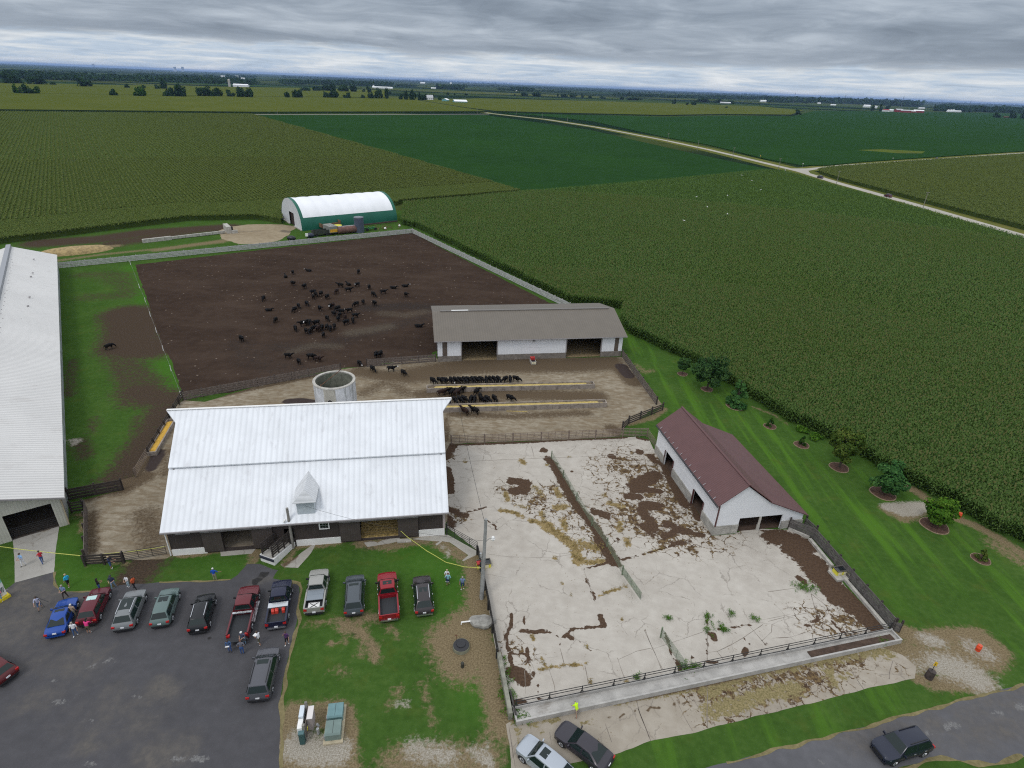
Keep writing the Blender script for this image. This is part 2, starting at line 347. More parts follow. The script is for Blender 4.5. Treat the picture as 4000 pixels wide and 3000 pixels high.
lawn_m = ground_mat('lawn_grass', [(.30, (.034, .072, .014)), (.5, (.050, .102, .020)), (.7, (.074, .130, .030))],
                    [('mud', (.085, .060, .042), (.042, .032, .024), 1.6, .26, 1.3), ('dry', (.25, .195, .115), (.13, .098, .056), 2.2, .24, 1.45), ('gravel', (.42, .39, .335), (.22, .19, .145), 3.0, .22, 1.4)], 1.5, bump=.07, bscale=5, extra=lawn_extra)
LA = dict(dry=lambda X, Y: strokes(X, Y, dryS), mud=lambda X, Y: strokes(X, Y, mudS), gravel=lambda X, Y: strokes(X, Y, gravS), east=lambda X, Y: strokes(X, Y, eastS), green=lambda X, Y: strokes(X, Y, greenS))
sheet('lawn', [(-75, 8), (110, 8), (110, 60), (45, 130), (-35, 245), (-95, 255), (-185, 180), (-185, 90)], 0, lawn_m, .75, attrs=LA)

# --- paved and bare surfaces
asph = lambda nm, d: ground_mat(nm, [(.3, tuple(c * .82 for c in d)), (.5, d), (.72, tuple(c * 1.25 for c in d))],
                                [('dust', (.118, .106, .094), (.086, .081, .078), .5, .35, 1.2), ('chalk', (.20, .195, .19), (.11, .108, .108), 2.4, .12, 1.5), ('oil', (.022, .021, .021), (.035, .033, .032), 1.5, .12, .6)], 1.0, bump=.012, bscale=30, spec=.25)
pk_out = gs('a', [(-500, 1230), (-100, 1155), (60, 1118), (160, 1040), (585, 925), (600, 1060), (640, 1140), (900, 1132), (1180, 1112), (1290, 1070), (1640, 1040)]) + \
    gs('e', [(60, 1035), (500, 1022), (830, 1003), (905, 955), (1010, 838), (1150, 836), (1345, 905), (1288, 995), (1480, 1028), (1565, 1052), (1578, 1110), (1560, 1300), (1542, 1480), (1515, 1640)]) + \
    gs('V', [(1300, 330), (1205, 680), (1150, 950), (1105, 1280), (1095, 1659)]) + gs('h', [(-10, 1100), (-15, 1659), (-20, 1760)]) + [(-55, 24), (-62, 40)]
dust1 = [(gs('a', [(300, 1180), (500, 1300), (150, 1500)]), 4, .6), (gs('b', [(800, 450), (950, 560)]), 2.5, .5), (gs('b', [(1700, 780), (1800, 830)]), 1.2, .8), (gs('b', [(930, 1400)]), 1.0, .75), (gs('b', [(1650, 1520), (1950, 1500)]), 1.8, .65), (gs('b', [(400, 900), (500, 850)]), 2, .5),
         (gs('e', [(1080, 1060), (1200, 1000)]), .7, .7), (gs('a', [(220, 1040), (180, 1120)]), .8, .8), (gs('b', [(100, 100), (600, 250)]), 4, .5), (gs('b', [(1100, 1000), (1500, 1200)]), 3, .45)]
chalk1 = [(gs('b', [(950, 560), (1270, 480)]), .35, .62), (gs('b', [(570, 970), (850, 900)]), .35, .58), (gs('b', [(1280, 830), (1480, 880), (1560, 960), (1720, 1110)]), .10, .75), (gs('b', [(0, 225), (180, 185)]), .1, .9), (gs('b', [(900, 1615), (1600, 1585), (2200, 1560)]), .13, .7),
          (gs('b', [(560, 870), (600, 650)]), .1, .6), (gs('b', [(950, 1110), (980, 1200)]), .3, .55), (gs('b', [(1840, 1200), (2150, 1020)]), .15, .5), (gs('a', [(60, 1118), (200, 1060)]), .1, .8)]
oil1 = [(gs('g', [(960, 100), (1000, 108)]), .3, 1), (gs('g', [(1210, 170)]), .55, 1), (gs('g', [(1080, 285)]), .2, 1), (gs('g', [(700, 712)]), .35, .8), (gs('g', [(410, 1090)]), .18, .9), (gs('g', [(740, 1500), (780, 1510)]), .3, .9), (gs('b', [(150, 205)]), .15, .9), (gs('e', [(750, 1170)]), .25, .7)]
sheet('parking_lot', pk_out, .006, asph('lot_asphalt', (.071, .069, .074)), .7, .5, .13, dict(dust=lambda X, Y: strokes(X, Y, dust1), chalk=lambda X, Y: strokes(X, Y, chalk1), oil=lambda X, Y: strokes(X, Y, oil1)))
# pale straw edging where the mowers never reach the asphalt
def ribbon(name, pts, w, z, m, seed=0, kind='structure'):
    c = []; V = []; F = []
    for a, b in zip(pts[:-1], pts[1:]):
        k = max(1, int(math.hypot(b[0] - a[0], b[1] - a[1]) / .35)); c += [(a[0] + (b[0] - a[0]) * i / k, a[1] + (b[1] - a[1]) * i / k) for i in range(k)]
    c.append(tuple(pts[-1]))
    for i, p in enumerate(c):
        a = np.array(c[max(i - 1, 0)]); b = np.array(c[min(i + 1, len(c) - 1)]); d = b - a; nr = np.array([-d[1], d[0]]) / max(np.hypot(*d), 1e-6)
        ww = w * max(.15, 1 + 1.3 * mnoise.noise((p[0] * .7 + seed, p[1] * .7, 5)))
        q = np.array(p) + nr * mnoise.noise((p[0] * .5, p[1] * .5, seed + 2)) * w
        V += [(*(q + nr * ww / 2), z), (*(q - nr * ww / 2), z)]
        if i: F.append((2 * i - 1, 2 * i - 2, 2 * i, 2 * i + 1))
    return tag(link(name, npmesh(name, np.array(V), np.array(F), m)), kind=kind)
straw_m = ground_mat('straw_edge', [(.3, (.11, .095, .045)), (.7, (.27, .225, .12))], scale=3, bump=.03)
ribbon('grass_edge', gs('e', [(60, 1038), (500, 1026), (830, 1007)]) , .22, .014, straw_m, 1)
ribbon('grass_edge', gs('e', [(1480, 1026), (1565, 1048), (1585, 1110), (1570, 1300), (1555, 1480), (1530, 1640)]) + gs('V', [(1320, 330), (1222, 680), (1168, 950), (1120, 1280), (1110, 1659)]) + gs('h', [(5, 1100), (0, 1659)]), .3, .014, straw_m, 2)
ribbon('grass_edge', gs('a', [(590, 925), (605, 1060), (645, 1142), (900, 1134), (1180, 1114)]), .22, .014, straw_m, 3)
rd_out = gs('k', [(-1900, 1830), (-1000, 1600), (0, 1345), (1000, 1075), (1640, 905), (2212, 750), (3000, 530), (3300, 1150), (2212, 1540), (1900, 1610), (1700, 1625), (1500, 1582), (1330, 1547), (860, 1659), (0, 1860), (-1000, 2150)])
chalk2 = [(gs('k', [(1180, 1290), (1330, 1250), (1450, 1175), (1580, 1210), (1650, 1130), (1900, 1070), (2212, 1000), (2500, 930)]), .14, .85), (gs('k', [(1330, 1230), (1390, 1300), (1280, 1310)]), .06, .7), (gs('k', [(0, 1570), (200, 1520), (300, 1540)]), .15, .55)]
dust2 = [(gs('k', [(300, 1400), (1200, 1150), (2212, 870)]), 1.6, .50), (gs('k', [(1300, 1420), (2212, 1180)]), 1.6, .5)]
sheet('farm_road', rd_out, .006, asph('road_asphalt', (.104, .103, .110)), .7, .6, .07, dict(dust=lambda X, Y: strokes(X, Y, dust2), chalk=lambda X, Y: strokes(X, Y, chalk2), oil=lambda X, Y: X * 0))
ribbon('grass_edge', gs('k', [(-1000, 1603), (0, 1348), (1000, 1078), (1640, 908), (2212, 753)]), .25, .014, straw_m, 4)
ribbon('grass_edge', gs('k', [(860, 1656), (1330, 1544), (1500, 1579), (1700, 1622), (1900, 1607), (2212, 1537)]), .35, .014, straw_m, 5)

def conc_mat(name, lo, mid, hi, cell, jointrot, jw, lay, streak=.3):
    """old concrete: slab tone, hairline cracks, broken cells where 'wear' is painted"""
    def ex(t, co, col):
        wv = t.mapping(co, (1, 1, 1), (0, 0, jointrot))
        st = t.noise(t.mapping(wv, (.25, 2.2, 1)), 1.0, 5, .6); col = t.mix(t.math('MULTIPLY', t.ss(st, .5, .72), streak), col, hi)
        nc = t.noise(co, .8, 4, .65, color=True); warp = t.mix(1.0, co, t.mix(1.0, t.mix(1.0, nc, (.5, .5, .5), 'SUBTRACT'), (1.1, 1.1, 1.1), 'MULTIPLY'), 'ADD'); w = t.attr('wear')
        fb = t.noise(co, .55, 9, .72, .5); d1 = t.voro(warp, cell, 'DISTANCE_TO_EDGE')
        pres = t.ss(w, .04, .30)
        patch = t.math('MULTIPLY', t.ss(t.math('ADD', fb, t.math('MULTIPLY', w, .42)), .70, .745), pres)        # broken-out dirt
        frag = t.math('MULTIPLY', t.math('GREATER_THAN', t.xyz(t.voro(warp, 2.1, 'F1', 'Color'))[0], .52), t.ss(t.voro(warp, 2.1, 'DISTANCE_TO_EDGE'), .05, .10))   # slab bits lying in it
        patch = t.math('MULTIPLY', patch, t.math('SUBTRACT', 1.0, t.math('MULTIPLY', frag, t.ss(fb, .66, .56))))
        cw = t.math('MULTIPLY', t.ss(t.noise(co, 1.3, 5, .7), .40, .66), t.math('MULTIPLY', pres, .055))
        crack = t.math('MULTIPLY', t.ss(t.math('SUBTRACT', d1, cw), .012, -.004), t.math('MULTIPLY', pres, t.ss(t.noise(co, .7, 4, .7), .38, .48)))
        spk = t.math('MULTIPLY', t.ss(t.math('ADD', t.noise(co, 2.6, 6, .72, .6), t.math('MULTIPLY', w, .16)), .655, .69), t.ss(w, .03, .15)); mm = t.math('MAXIMUM', t.math('MAXIMUM', patch, t.math('MULTIPLY', spk, .9)), crack); dirt = t.mix(t.ss(t.noise(co, 2.2, 5, .75), .40, .62), (.062, .040, .028), (.18, .125, .062))
        hair = t.math('MULTIPLY', t.ss(t.voro(warp, cell * .45, 'DISTANCE_TO_EDGE'), .016, .004), t.ss(t.noise(co, .22, 3, .6), .47, .56))
        col = t.mix(t.math('MULTIPLY', hair, .55), col, (.19, .165, .14))
        blot = t.noise(co, .45, 5, .7); col = t.mix(t.math('MULTIPLY', t.ss(blot, .5, .68), .30), col, lo); fl = t.noise(co, 3.2, 4, .7); col = t.mix(t.math('MULTIPLY', t.ss(fl, .60, .68), t.math('MULTIPLY', t.ss(t.noise(co, .3, 3, .6), .44, .58), .8)), col, (.20, .15, .10))
        return t.mix(mm, col, dirt)
    return ground_mat(name, [(.3, lo), (.5, mid), (.7, hi)], lay, .8, bump=.012, bscale=12, extra=ex)
def joints(o, a, us, vs, L, z=.0105):
    pass
yard_out = gs('l', [(95, 500), (160, 360), (215, 375), (540, 360), (1000, 345), (1450, 322), (1750, 310), (2212, 290)]) + gs('m', [(240, 575), (375, 600), (420, 700), (455, 735), (545, 870), (630, 960), (840, 1290), (940, 1440), (1055, 1640), (1300, 1620), (1420, 1560), (1750, 1570), (1880, 1575)]) + gs('E', [(540, 360), (1000, 960), (1540, 1510)]) + \
    gs('k', [(620, 200), (0, 330)]) + gs('j', [(1500, 490), (800, 625), (0, 790)]) + gs('i', [(1400, 850), (550, 1010), (500, 900), (400, 500), (325, 100)]) + gs('f', [(1960, 1300), (1890, 900), (1850, 700), (1510, 440), (1520, 250), (1505, 0)])
dirtY = [(gs('l', [(110, 520), (160, 430), (200, 378)]), .7, 1), (gs('l', [(200, 376), (540, 366), (1000, 348), (1450, 322), (1700, 312), (2050, 296)]), .45, .9), (gs('l', [(120, 650), (150, 760), (150, 880)]), .75, 1), (gs('l', [(130, 1070), (230, 1110), (330, 1150)]), .6, .75),
         (gs('l', [(120, 1180), (170, 1240)]), .9, .75), (gs('l', [(360, 1105), (460, 1080), (550, 1055)]), .2, .8), (gs('l', [(830, 770), (980, 790), (960, 870), (850, 880)]), .8, 1), (gs('l', [(1170, 440)]), .65, 1), (gs('l', [(1910, 508)]), .75, .9), (gs('l', [(150, 470), (200, 465)]), .25, .9),
         (gs('l', [(1215, 530), (1270, 580), (1350, 730), (1420, 860), (1500, 1000), (1580, 1100), (1660, 1190), (1760, 1330), (1820, 1450), (1900, 1570), (1960, 1659)]), .75, .85), (gs('l', [(1480, 670)]), .3, .8), (gs('l', [(560, 1205), (640, 1250), (660, 1300)]), .2, .7), (gs('l', [(1720, 1100), (1850, 1150)]), .9, .7),
         (gs('m', [(230, 1110), (330, 1040), (430, 990)]), 1.2, 1), (gs('m', [(150, 1215), (260, 1220)]), .7, .95), (gs('m', [(330, 1310), (450, 1320)]), .9, 1), (gs('m', [(270, 735)]), .7, 1), (gs('m', [(380, 770), (440, 840), (560, 880)]), .6, .8), (gs('m', [(550, 900), (600, 1000), (640, 1090), (700, 1200), (760, 1300)]), .75, .95),
         (gs('m', [(860, 1320), (900, 1450)]), .6, .9), (gs('m', [(260, 580), (350, 600)]), .5, .9), (gs('m', [(300, 1370), (380, 1480), (420, 1560)]), .9, .8), (gs('m', [(560, 1500), (800, 1600), (950, 1640)]), .6, .7),
         (gs('Y', [(1380, 60), (1600, 50), (1750, 70)]), .6, 1), (gs('Y', [(1560, 290), (1720, 280)]), .6, 1), (gs('Y', [(1500, 560), (1650, 700)]), .55, .75), (gs('Y', [(1820, 720), (2000, 640), (2200, 660)]), .6, .8), (gs('Y', [(1850, 570)]), .6, .7), (gs('Y', [(1960, 830), (2080, 810)]), .5, .8), (gs('Y', [(1150, 760)]), .3, .9),
         (gs('Y', [(870, 760), (920, 850), (1020, 1000), (1060, 1090)]), .6, .9), (gs('Y', [(660, 1195), (800, 1160), (1000, 1100), (1250, 1045), (1500, 985), (1850, 880), (2212, 780)]), .16, .85), (gs('Y', [(700, 1340), (740, 1420)]), .25, .7), (gs('Y', [(780, 1500), (820, 1620)]), .3, .6),
         (gs('E', [(60, 330), (300, 350), (500, 430)]), 1.4, 1), (gs('E', [(350, 500), (600, 680), (700, 850), (850, 1000), (1050, 1150), (1250, 1300), (1430, 1460)]), 1.7, 1), (gs('E', [(780, 900), (900, 1120)]), 1.5, .9), (gs('E', [(1100, 1250), (1200, 1290)]), 1.2, .9), (gs('E', [(400, 850), (480, 920)]), .5, .8), (gs('E', [(660, 1330), (640, 1400), (480, 1480)]), .22, .8), (gs('E', [(830, 1420), (920, 1520), (1000, 1570)]), .25, .7),
         (gs('i', [(545, 0), (540, 120), (480, 240), (520, 400), (545, 520)]), .22, .85), (gs('i', [(670, 0), (680, 110)]), .15, .8), (gs('i', [(640, 175), (780, 195), (920, 180)]), .28, .8), (gs('i', [(1180, 170), (1340, 140), (1560, 135)]), .22, .75), (gs('i', [(1510, 20), (1545, 120)]), .35, .9), (gs('i', [(1160, 220), (1200, 260)]), .35, .8),
         (gs('i', [(500, 440), (720, 420)]), .22, .75), (gs('i', [(720, 360), (740, 520)]), .22, .75), (gs('i', [(560, 620), (650, 650), (680, 700)]), .75, .95), (gs('i', [(560, 960), (680, 950)]), .35, .9), (gs('i', [(690, 640), (700, 850)]), .06, .8), (gs('i', [(780, 600), (830, 760), (820, 880)]), .10, .8), (gs('i', [(930, 180), (1060, 245), (1120, 240)]), .05, .9), (gs('i', [(1065, 250), (1070, 370)]), .06, .8), (gs('i', [(1210, 270), (1340, 330), (1400, 400)]), .10, .7), (gs('i', [(850, 920)]), .3, .8),
         (gs('j', [(540, 200), (600, 380), (640, 460)]), .16, .9), (gs('j', [(690, 520), (720, 620)]), .35, .8), (gs('j', [(1060, 220), (1080, 270)]), .35, .9), (gs('j', [(1005, 0), (1003, 200), (1000, 330), (1010, 420)]), .13, .8), (gs('j', [(1130, 160), (1300, 140), (1500, 110)]), .14, .8), (gs('j', [(1250, 170), (1400, 260), (1480, 340)]), .08, .9), (gs('j', [(1420, 380), (1390, 440)]), .3, .9), (gs('j', [(1640, 320)]), .25, .9), (gs('j', [(1010, 520), (1100, 520)]), .25, .7), (gs('j', [(820, 450), (890, 490)]), .12, .9)]
strawY = [(gs('l', [(700, 1090), (850, 1110), (940, 1160)]), .4, .8), (gs('l', [(1030, 1200), (1120, 1225), (1250, 1240)]), .5, .8), (gs('l', [(1190, 1270), (1320, 1340), (1440, 1430), (1520, 1500), (1540, 1640)]), .75, .85), (gs('l', [(1300, 850), (1340, 940)]), .5, .7), (gs('l', [(1300, 1060), (1400, 1050)]), .6, .8), (gs('l', [(1140, 1110), (1170, 1180)]), .5, .6), (gs('l', [(1380, 1190), (1400, 1290)]), .6, .65),
          (gs('l', [(1560, 1440), (1720, 1500), (1830, 1480)]), .8, .7), (gs('l', [(320, 565)]), .4, .8), (gs('l', [(930, 550), (960, 580)]), .5, .8), (gs('l', [(1210, 600)]), .3, .9), (gs('l', [(1440, 512)]), .3, .8), (gs('l', [(760, 900), (780, 980)]), .5, .7), (gs('l', [(1080, 830), (1160, 930)]), .6, .55), (gs('l', [(880, 1040), (1000, 1060)]), .4, .6),
          (gs('Y', [(860, 1580), (1000, 1530), (1280, 1440)]), .16, .9), (gs('Y', [(560, 1050), (750, 1100), (950, 1080)]), .5, .8), (gs('Y', [(1280, 760), (1300, 850)]), .5, .7), (gs('Y', [(1200, 520), (1180, 640)]), .5, .65), (gs('Y', [(960, 130)]), .4, .7), (gs('Y', [(1010, 240), (1230, 290)]), .5, .65), (gs('Y', [(1500, 990), (1800, 900)]), .15, .9), (gs('Y', [(350, 1400)]), .2, .9), (gs('Y', [(480, 1570)]), .2, .9), (gs('Y', [(250, 1035)]), .3, .8),
          (gs('i', [(830, 595), (900, 590), (1100, 560), (1360, 530)]), .15, .9), (gs('i', [(860, 460), (910, 550)]), .14, .8), (gs('i', [(760, 220), (790, 280)]), .25, .8), (gs('i', [(1740, 60)]), .25, .9), (gs('i', [(1400, 760), (1380, 700)]), .15, .8), (gs('i', [(1795, 735)]), .3, .9), (gs('i', [(1350, 340), (1380, 380)]), .15, .8)]
wearY = [(gs('m', [(150, 900), (450, 1100), (650, 1300), (850, 1500)]), 5.0, .62), (gs('m', [(100, 1350), (450, 1550), (700, 1620)]), 3.5, .66), (gs('m', [(430, 830), (560, 950)]), 2.2, .6), (gs('l', [(850, 850), (1050, 950), (1150, 1040)]), 2.4, .55), (gs('l', [(1300, 900), (1550, 1200), (1750, 1450)]), 2.6, .5), (gs('l', [(1800, 620), (1950, 850), (2100, 700)]), 2.6, .42),
         (gs('k', [(0, 60), (250, 130), (500, 200)]), 2.4, .52), (gs('k', [(150, 30), (350, 40)]), 1.5, .5), (gs('l', [(150, 1100), (300, 1160)]), 1.2, .6), (gs('E', [(250, 300), (100, 270)]), 1.0, .5), (gs('E', [(850, 1350), (1100, 1450)]), 1.6, .55), (gs('i', [(520, 350), (700, 450)]), 1.6, .36), (gs('E', [(600, 850), (560, 780)]), 1, .6), (gs('l', [(180, 400), (160, 560)]), 1.0, .5)]
yard_m = conc_mat('yard_concrete', (.37, .335, .29), (.445, .41, .36), (.52, .485, .43), .62, .25, .05,
                  [('straw', (.36, .275, .13), (.17, .12, .06), 2.4, .10, 1.7), ('dirt', (.062, .040, .028), (.105, .068, .045), 1.5, .06, 1.25)])
sheet('concrete_yard', yard_out, .012, yard_m, .32, attrs=dict(dirt=lambda X, Y: strokes(X, Y, dirtY), straw=lambda X, Y: strokes(X, Y, strawY), wear=lambda X, Y: strokes(X, Y, wearY)))
# slab joints of the yard, cut lines a few centimetres wide
joint_m = mat('joint_dirt', (.20, .17, .14), .9, var=.3, vs=2)
for nm, pts, w in [('l', [(110, 570), (540, 552), (1180, 522), (1560, 512), (2212, 482)], .06), ('l', [(540, 400), (515, 560)], .05), ('l', [(1040, 400), (1070, 520)], .05), ('i', [(690, 605), (700, 860)], .04), ('i', [(955, 600), (1010, 780), (1020, 900)], .05), ('i', [(1340, 560), (1380, 750)], .05), ('i', [(1690, 470), (1770, 690)], .05), ('i', [(1980, 170), (2080, 380), (2170, 600)], .05), ('i', [(1700, 490), (1900, 400), (2080, 360)], .04), ('j', [(330, 160), (410, 370), (520, 590)], .05), ('i', [(1070, 370), (1120, 540)], .05),
                      ('j', [(1003, 0), (1003, 500)], .06), ('j', [(400, 380), (960, 190)], .03), ('j', [(1480, 0), (1600, 60), (1900, 0)], .03), ('j', [(1460, 130), (1640, 340)], .05), ('j', [(1590, 290), (1700, 190), (1700, 110)], .05), ('j', [(1010, 410), (1110, 400), (1180, 490)], .05), ('j', [(1110, 400), (1260, 330), (1400, 250), (1600, 110)], .05), ('j', [(1700, 260), (1900, 245), (2050, 200)], .05), ('j', [(1850, 80), (1960, 250)], .05), ('E', [(0, 1035), (330, 990)], .05), ('E', [(560, 1060), (620, 1300), (680, 1380)], .07), ('E', [(560, 1060), (700, 1170), (800, 1270)], .07), ('E', [(690, 1290), (940, 1240)], .05), ('E', [(0, 1420), (150, 1380), (500, 1310)], .04), ('l', [(560, 1560), (800, 1590), (1250, 1600), (1500, 1560)], .03), ('Y', [(660, 1195), (740, 1420), (830, 1659)], .05)]:
    ribbon('slab_joint', gs(nm, pts), w * 1.0, .0165, joint_m, 7)
# the concrete strip below the feed bunk, breaking up to the east
ap_out = gs('i', [(490, 1190), (530, 1160), (560, 1130), (2212, 790)]) + gs('j', [(1000, 720), (1500, 590), (2212, 450)]) + gs('k', [(300, 380), (620, 330), (900, 440), (1040, 560), (1030, 690), (950, 705), (490, 810), (0, 935)]) + gs('j', [(1700, 1060), (1010, 1230), (900, 1270), (380, 1370), (0, 1515)]) + gs('i', [(1610, 1520), (1150, 1620), (1180, 1760), (600, 1760), (545, 1659), (520, 1400)])
strawA = [(gs('i', [(560, 1140), (900, 1050), (1500, 950), (2212, 815)]), .35, 0.62), (gs('i', [(740, 1190), (900, 1150), (1050, 1120)]), .5, 0.58), (gs('i', [(560, 1150), (620, 1250)]), .4, 0.62), (gs('j', [(0, 960), (300, 900), (600, 850), (990, 770)]), .5, 0.58), (gs('j', [(1010, 850), (1200, 720), (1400, 640), (1800, 560), (2100, 500)]), .9, 0.70), (gs('j', [(1020, 1050), (1250, 990), (1500, 900), (1700, 850), (1960, 800)]), 1.0, 0.70), (gs('k', [(0, 480), (200, 430), (500, 380), (700, 400)]), 1.1, 0.70), (gs('k', [(100, 600), (150, 760)]), .9, 0.58), (gs('k', [(200, 680), (330, 640)]), .5, 0.55), (gs('i', [(1300, 1195), (1430, 1160)]), .25, 0.62), (gs('i', [(870, 1270)]), .3, 0.62), (gs('i', [(600, 1270), (620, 1400), (700, 1600)]), .25, 0.55)]
dirtA = [(gs('i', [(560, 1130), (900, 1070), (1400, 985), (2212, 830)]), .28, .85), (gs('j', [(0, 950), (500, 850), (990, 750)]), .3, .85), (gs('j', [(1050, 740), (1400, 650), (2000, 520)]), .4, .7), (gs('i', [(1260, 1190), (1640, 1100), (2212, 970)]), .06, .8), (gs('j', [(0, 1125), (270, 1060), (700, 955), (1000, 935)]), .05, .8)]
wearA = [(gs('j', [(1100, 900), (1600, 750), (2100, 620)]), 3.0, .62), (gs('k', [(0, 620), (100, 500), (300, 480)]), 2.2, .6), (gs('k', [(0, 780), (120, 720)]), 1.6, .55), (gs('j', [(1700, 1000), (1350, 1080)]), .7, .4), (gs('k', [(800, 560), (900, 600)]), 1.0, .3)]
ap_m = conc_mat('apron_concrete', (.27, .235, .19), (.335, .295, .24), (.41, .37, .31), .6, .25, .05, [('straw', (.29, .235, .125), (.145, .125, .055), 1.9, .10, 1.8), ('dirt', (.085, .06, .04), (.15, .11, .07), 1.5, .14, .7)])
sheet('concrete_apron', ap_out, .010, ap_m, .35, .5, .08, attrs=dict(dirt=lambda X, Y: strokes(X, Y, dirtA), straw=lambda X, Y: strokes(X, Y, strawA), wear=lambda X, Y: strokes(X, Y, wearA)))
for nm, pts, w in [('i', [(1900, 930), (1930, 1060), (2030, 1330)], .05), ('i', [(960, 1270), (980, 1400)], .04), ('i', [(1560, 1180), (1630, 1380)], .05), ('j', [(260, 1020), (300, 1130), (390, 1370)], .05), ('j', [(670, 920), (760, 1110), (840, 1260)], .05), ('j', [(1003, 770), (1003, 1230)], .06), ('i', [(520, 1200), (590, 1659)], .05), ('k', [(350, 620), (480, 810)], .07), ('k', [(800, 500), (760, 620), (760, 700)], .06)]:
    ribbon('slab_joint', gs(nm, pts), w * .9, .0148, joint_m, 9)
drive_m = conc_mat('drive_concrete', (.30, .285, .26), (.35, .335, .305), (.40, .385, .355), .3, math.radians(35), .05, [('straw', (.2, .15, .09), (.14, .11, .08), 1, .2, 1.0)])
sheet('concrete_drive', gs('a', [(140, 560), (640, 420), (610, 640), (590, 850), (585, 925), (160, 1040), (155, 800)]), .012, drive_m, .6, .5, .05, attrs=dict(wear=lambda X, Y: X * 0 - .2, straw=lambda X, Y: strokes(X, Y, [(gs('a', [(420, 500), (520, 440)]), .8, .5)])))
side_m = conc_mat('walk_concrete', (.30, .28, .25), (.36, .34, .30), (.41, .39, .35), .4, .2, .05, [('straw', (.14, .10, .06), (.09, .065, .045), 1.3, .16, .9)])
Z0 = lambda X, Y: X * 0 - .2
for pts, st in [(gs('f', [(1130, 570), (1300, 540), (1510, 520), (1840, 700), (1840, 735), (1690, 808), (1670, 800), (1740, 745), (1540, 605), (1460, 592), (1400, 640), (1385, 625), (1430, 595)]), []), (gs('f', [(605, 600), (700, 585), (760, 610), (830, 570), (1005, 555), (1000, 590), (880, 618), (740, 640), (650, 655)]), [(gs('f', [(600, 590), (850, 560)]), .4, .7)]),
                (gs('e', [(720, 690), (765, 665), (1090, 645), (1120, 660), (1060, 728), (725, 755)]), []), (gs('e', [(1745, 608), (1765, 606), (1700, 720), (1560, 880), (1400, 870), (1370, 845), (1480, 800)]), [(gs('e', [(1600, 640), (1520, 760), (1400, 850)]), .5, .75)])]:
    sheet('concrete_walk', pts, .010, side_m, .4, .4, .05, attrs=dict(wear=Z0, straw=lambda X, Y, q=st: strokes(X, Y, q)))

# --- cattle lot, barnyard, hoop barn pad
def lot_extra(t, co, col):
    wz = t.noise(t.mapping(co, (.05, .16, 1), (0, 0, GA)), 1.0, 5, .6); col = t.mix(t.math('MULTIPLY', t.ss(wz, .46, .66), .5), col, (.076, .054, .041))
    sp = t.voro(co, .9, 'F1', 'Distance'); sc = t.xyz(t.voro(co, .9, 'F1', 'Color'))
    pale = t.math('MULTIPLY', t.ss(sp, .19, .10), t.math('GREATER_THAN', sc[0], .80)); col = t.mix(t.math('MULTIPLY', pale, .75), col, (.25, .20, .16))
    return t.mix(t.math('MULTIPLY', t.ss(t.noise(co, 2.2, 5, .75), .5, .7), .35), col, (.028, .020, .017))
lot_m = ground_mat('lot_dirt', [(.3, (.036, .0245, .019)), (.5, (.051, .035, .0265)), (.7, (.068, .047, .035))], [('wet', (.027, .021, .019), (.052, .042, .036), 1.2, .2, .9), ('trash', (.135, .115, .085), (.050, .037, .03), 3.0, .2, 1.1)], .5, bump=.12, bscale=2.5, extra=lot_extra)
wetS = [(gs('q', [(1500, 560), (1900, 540), (2200, 560)]), 4, .6), (gs('q', [(500, 980), (900, 1000), (1250, 900), (2100, 660)]), 4, .5), (gs('q', [(100, 950), (250, 1150), (900, 1280)]), 5, .45)]
trS = [(gs('q', [(1300, 830), (1500, 800), (1700, 760)]), 3, .55), (gs('q', [(1650, 620), (1900, 640), (2100, 600)]), 3, .5), (gs('q', [(650, 1040), (900, 960), (1150, 980)]), 2.5, .5)]
sheet('cattle_lot', gs('r', [(905, 925), (2212, 770)]) + gs('s', [(1930, 665)]) + gs('p', [(1340, 80), (1520, 105), (215, 560)]) + gs('q', [(2190, 1080), (1475, 1190), (1190, 1215), (300, 1400), (-10, 1480)]) + gs('u', [(1975, 395), (1850, 20)]) + gs('t', [(1760, 1250), (1600, 780)]), .008, lot_m, 1.1, .8, .25, dict(wet=lambda X, Y: strokes(X, Y, wetS), trash=lambda X, Y: strokes(X, Y, trS)))
def by_extra(t, co, col):
    st = t.noise(t.mapping(co, (.5, 1.5, 1), (0, 0, .17)), 1.0, 6, .7, .6)
    return t.mix(t.math('MULTIPLY', t.ss(st, .42, .60), .6), col, (.165, .118, .070)); fl = t.noise(t.mapping(co, (2.0, 5.0, 1), (0, 0, .17)), 1.0, 5, .7); col = t.mix(t.math('MULTIPLY', t.ss(fl, .54, .66), .6), col, (.40, .35, .26)); col = t.mix(t.math('MULTIPLY', t.ss(fl, .46, .34), .6), col, (.10, .07, .045))
by_m = ground_mat('barnyard', [(.3, (.165, .13, .09)), (.5, (.265, .225, .165)), (.7, (.37, .325, .255))], [('brown', (.060, .043, .031), (.150, .112, .070), 2.6, .30, 1.3), ('wet', (.050, .037, .034), (.058, .046, .042), .6, .12, .5)], .9, bump=.05, bscale=4, extra=by_extra)
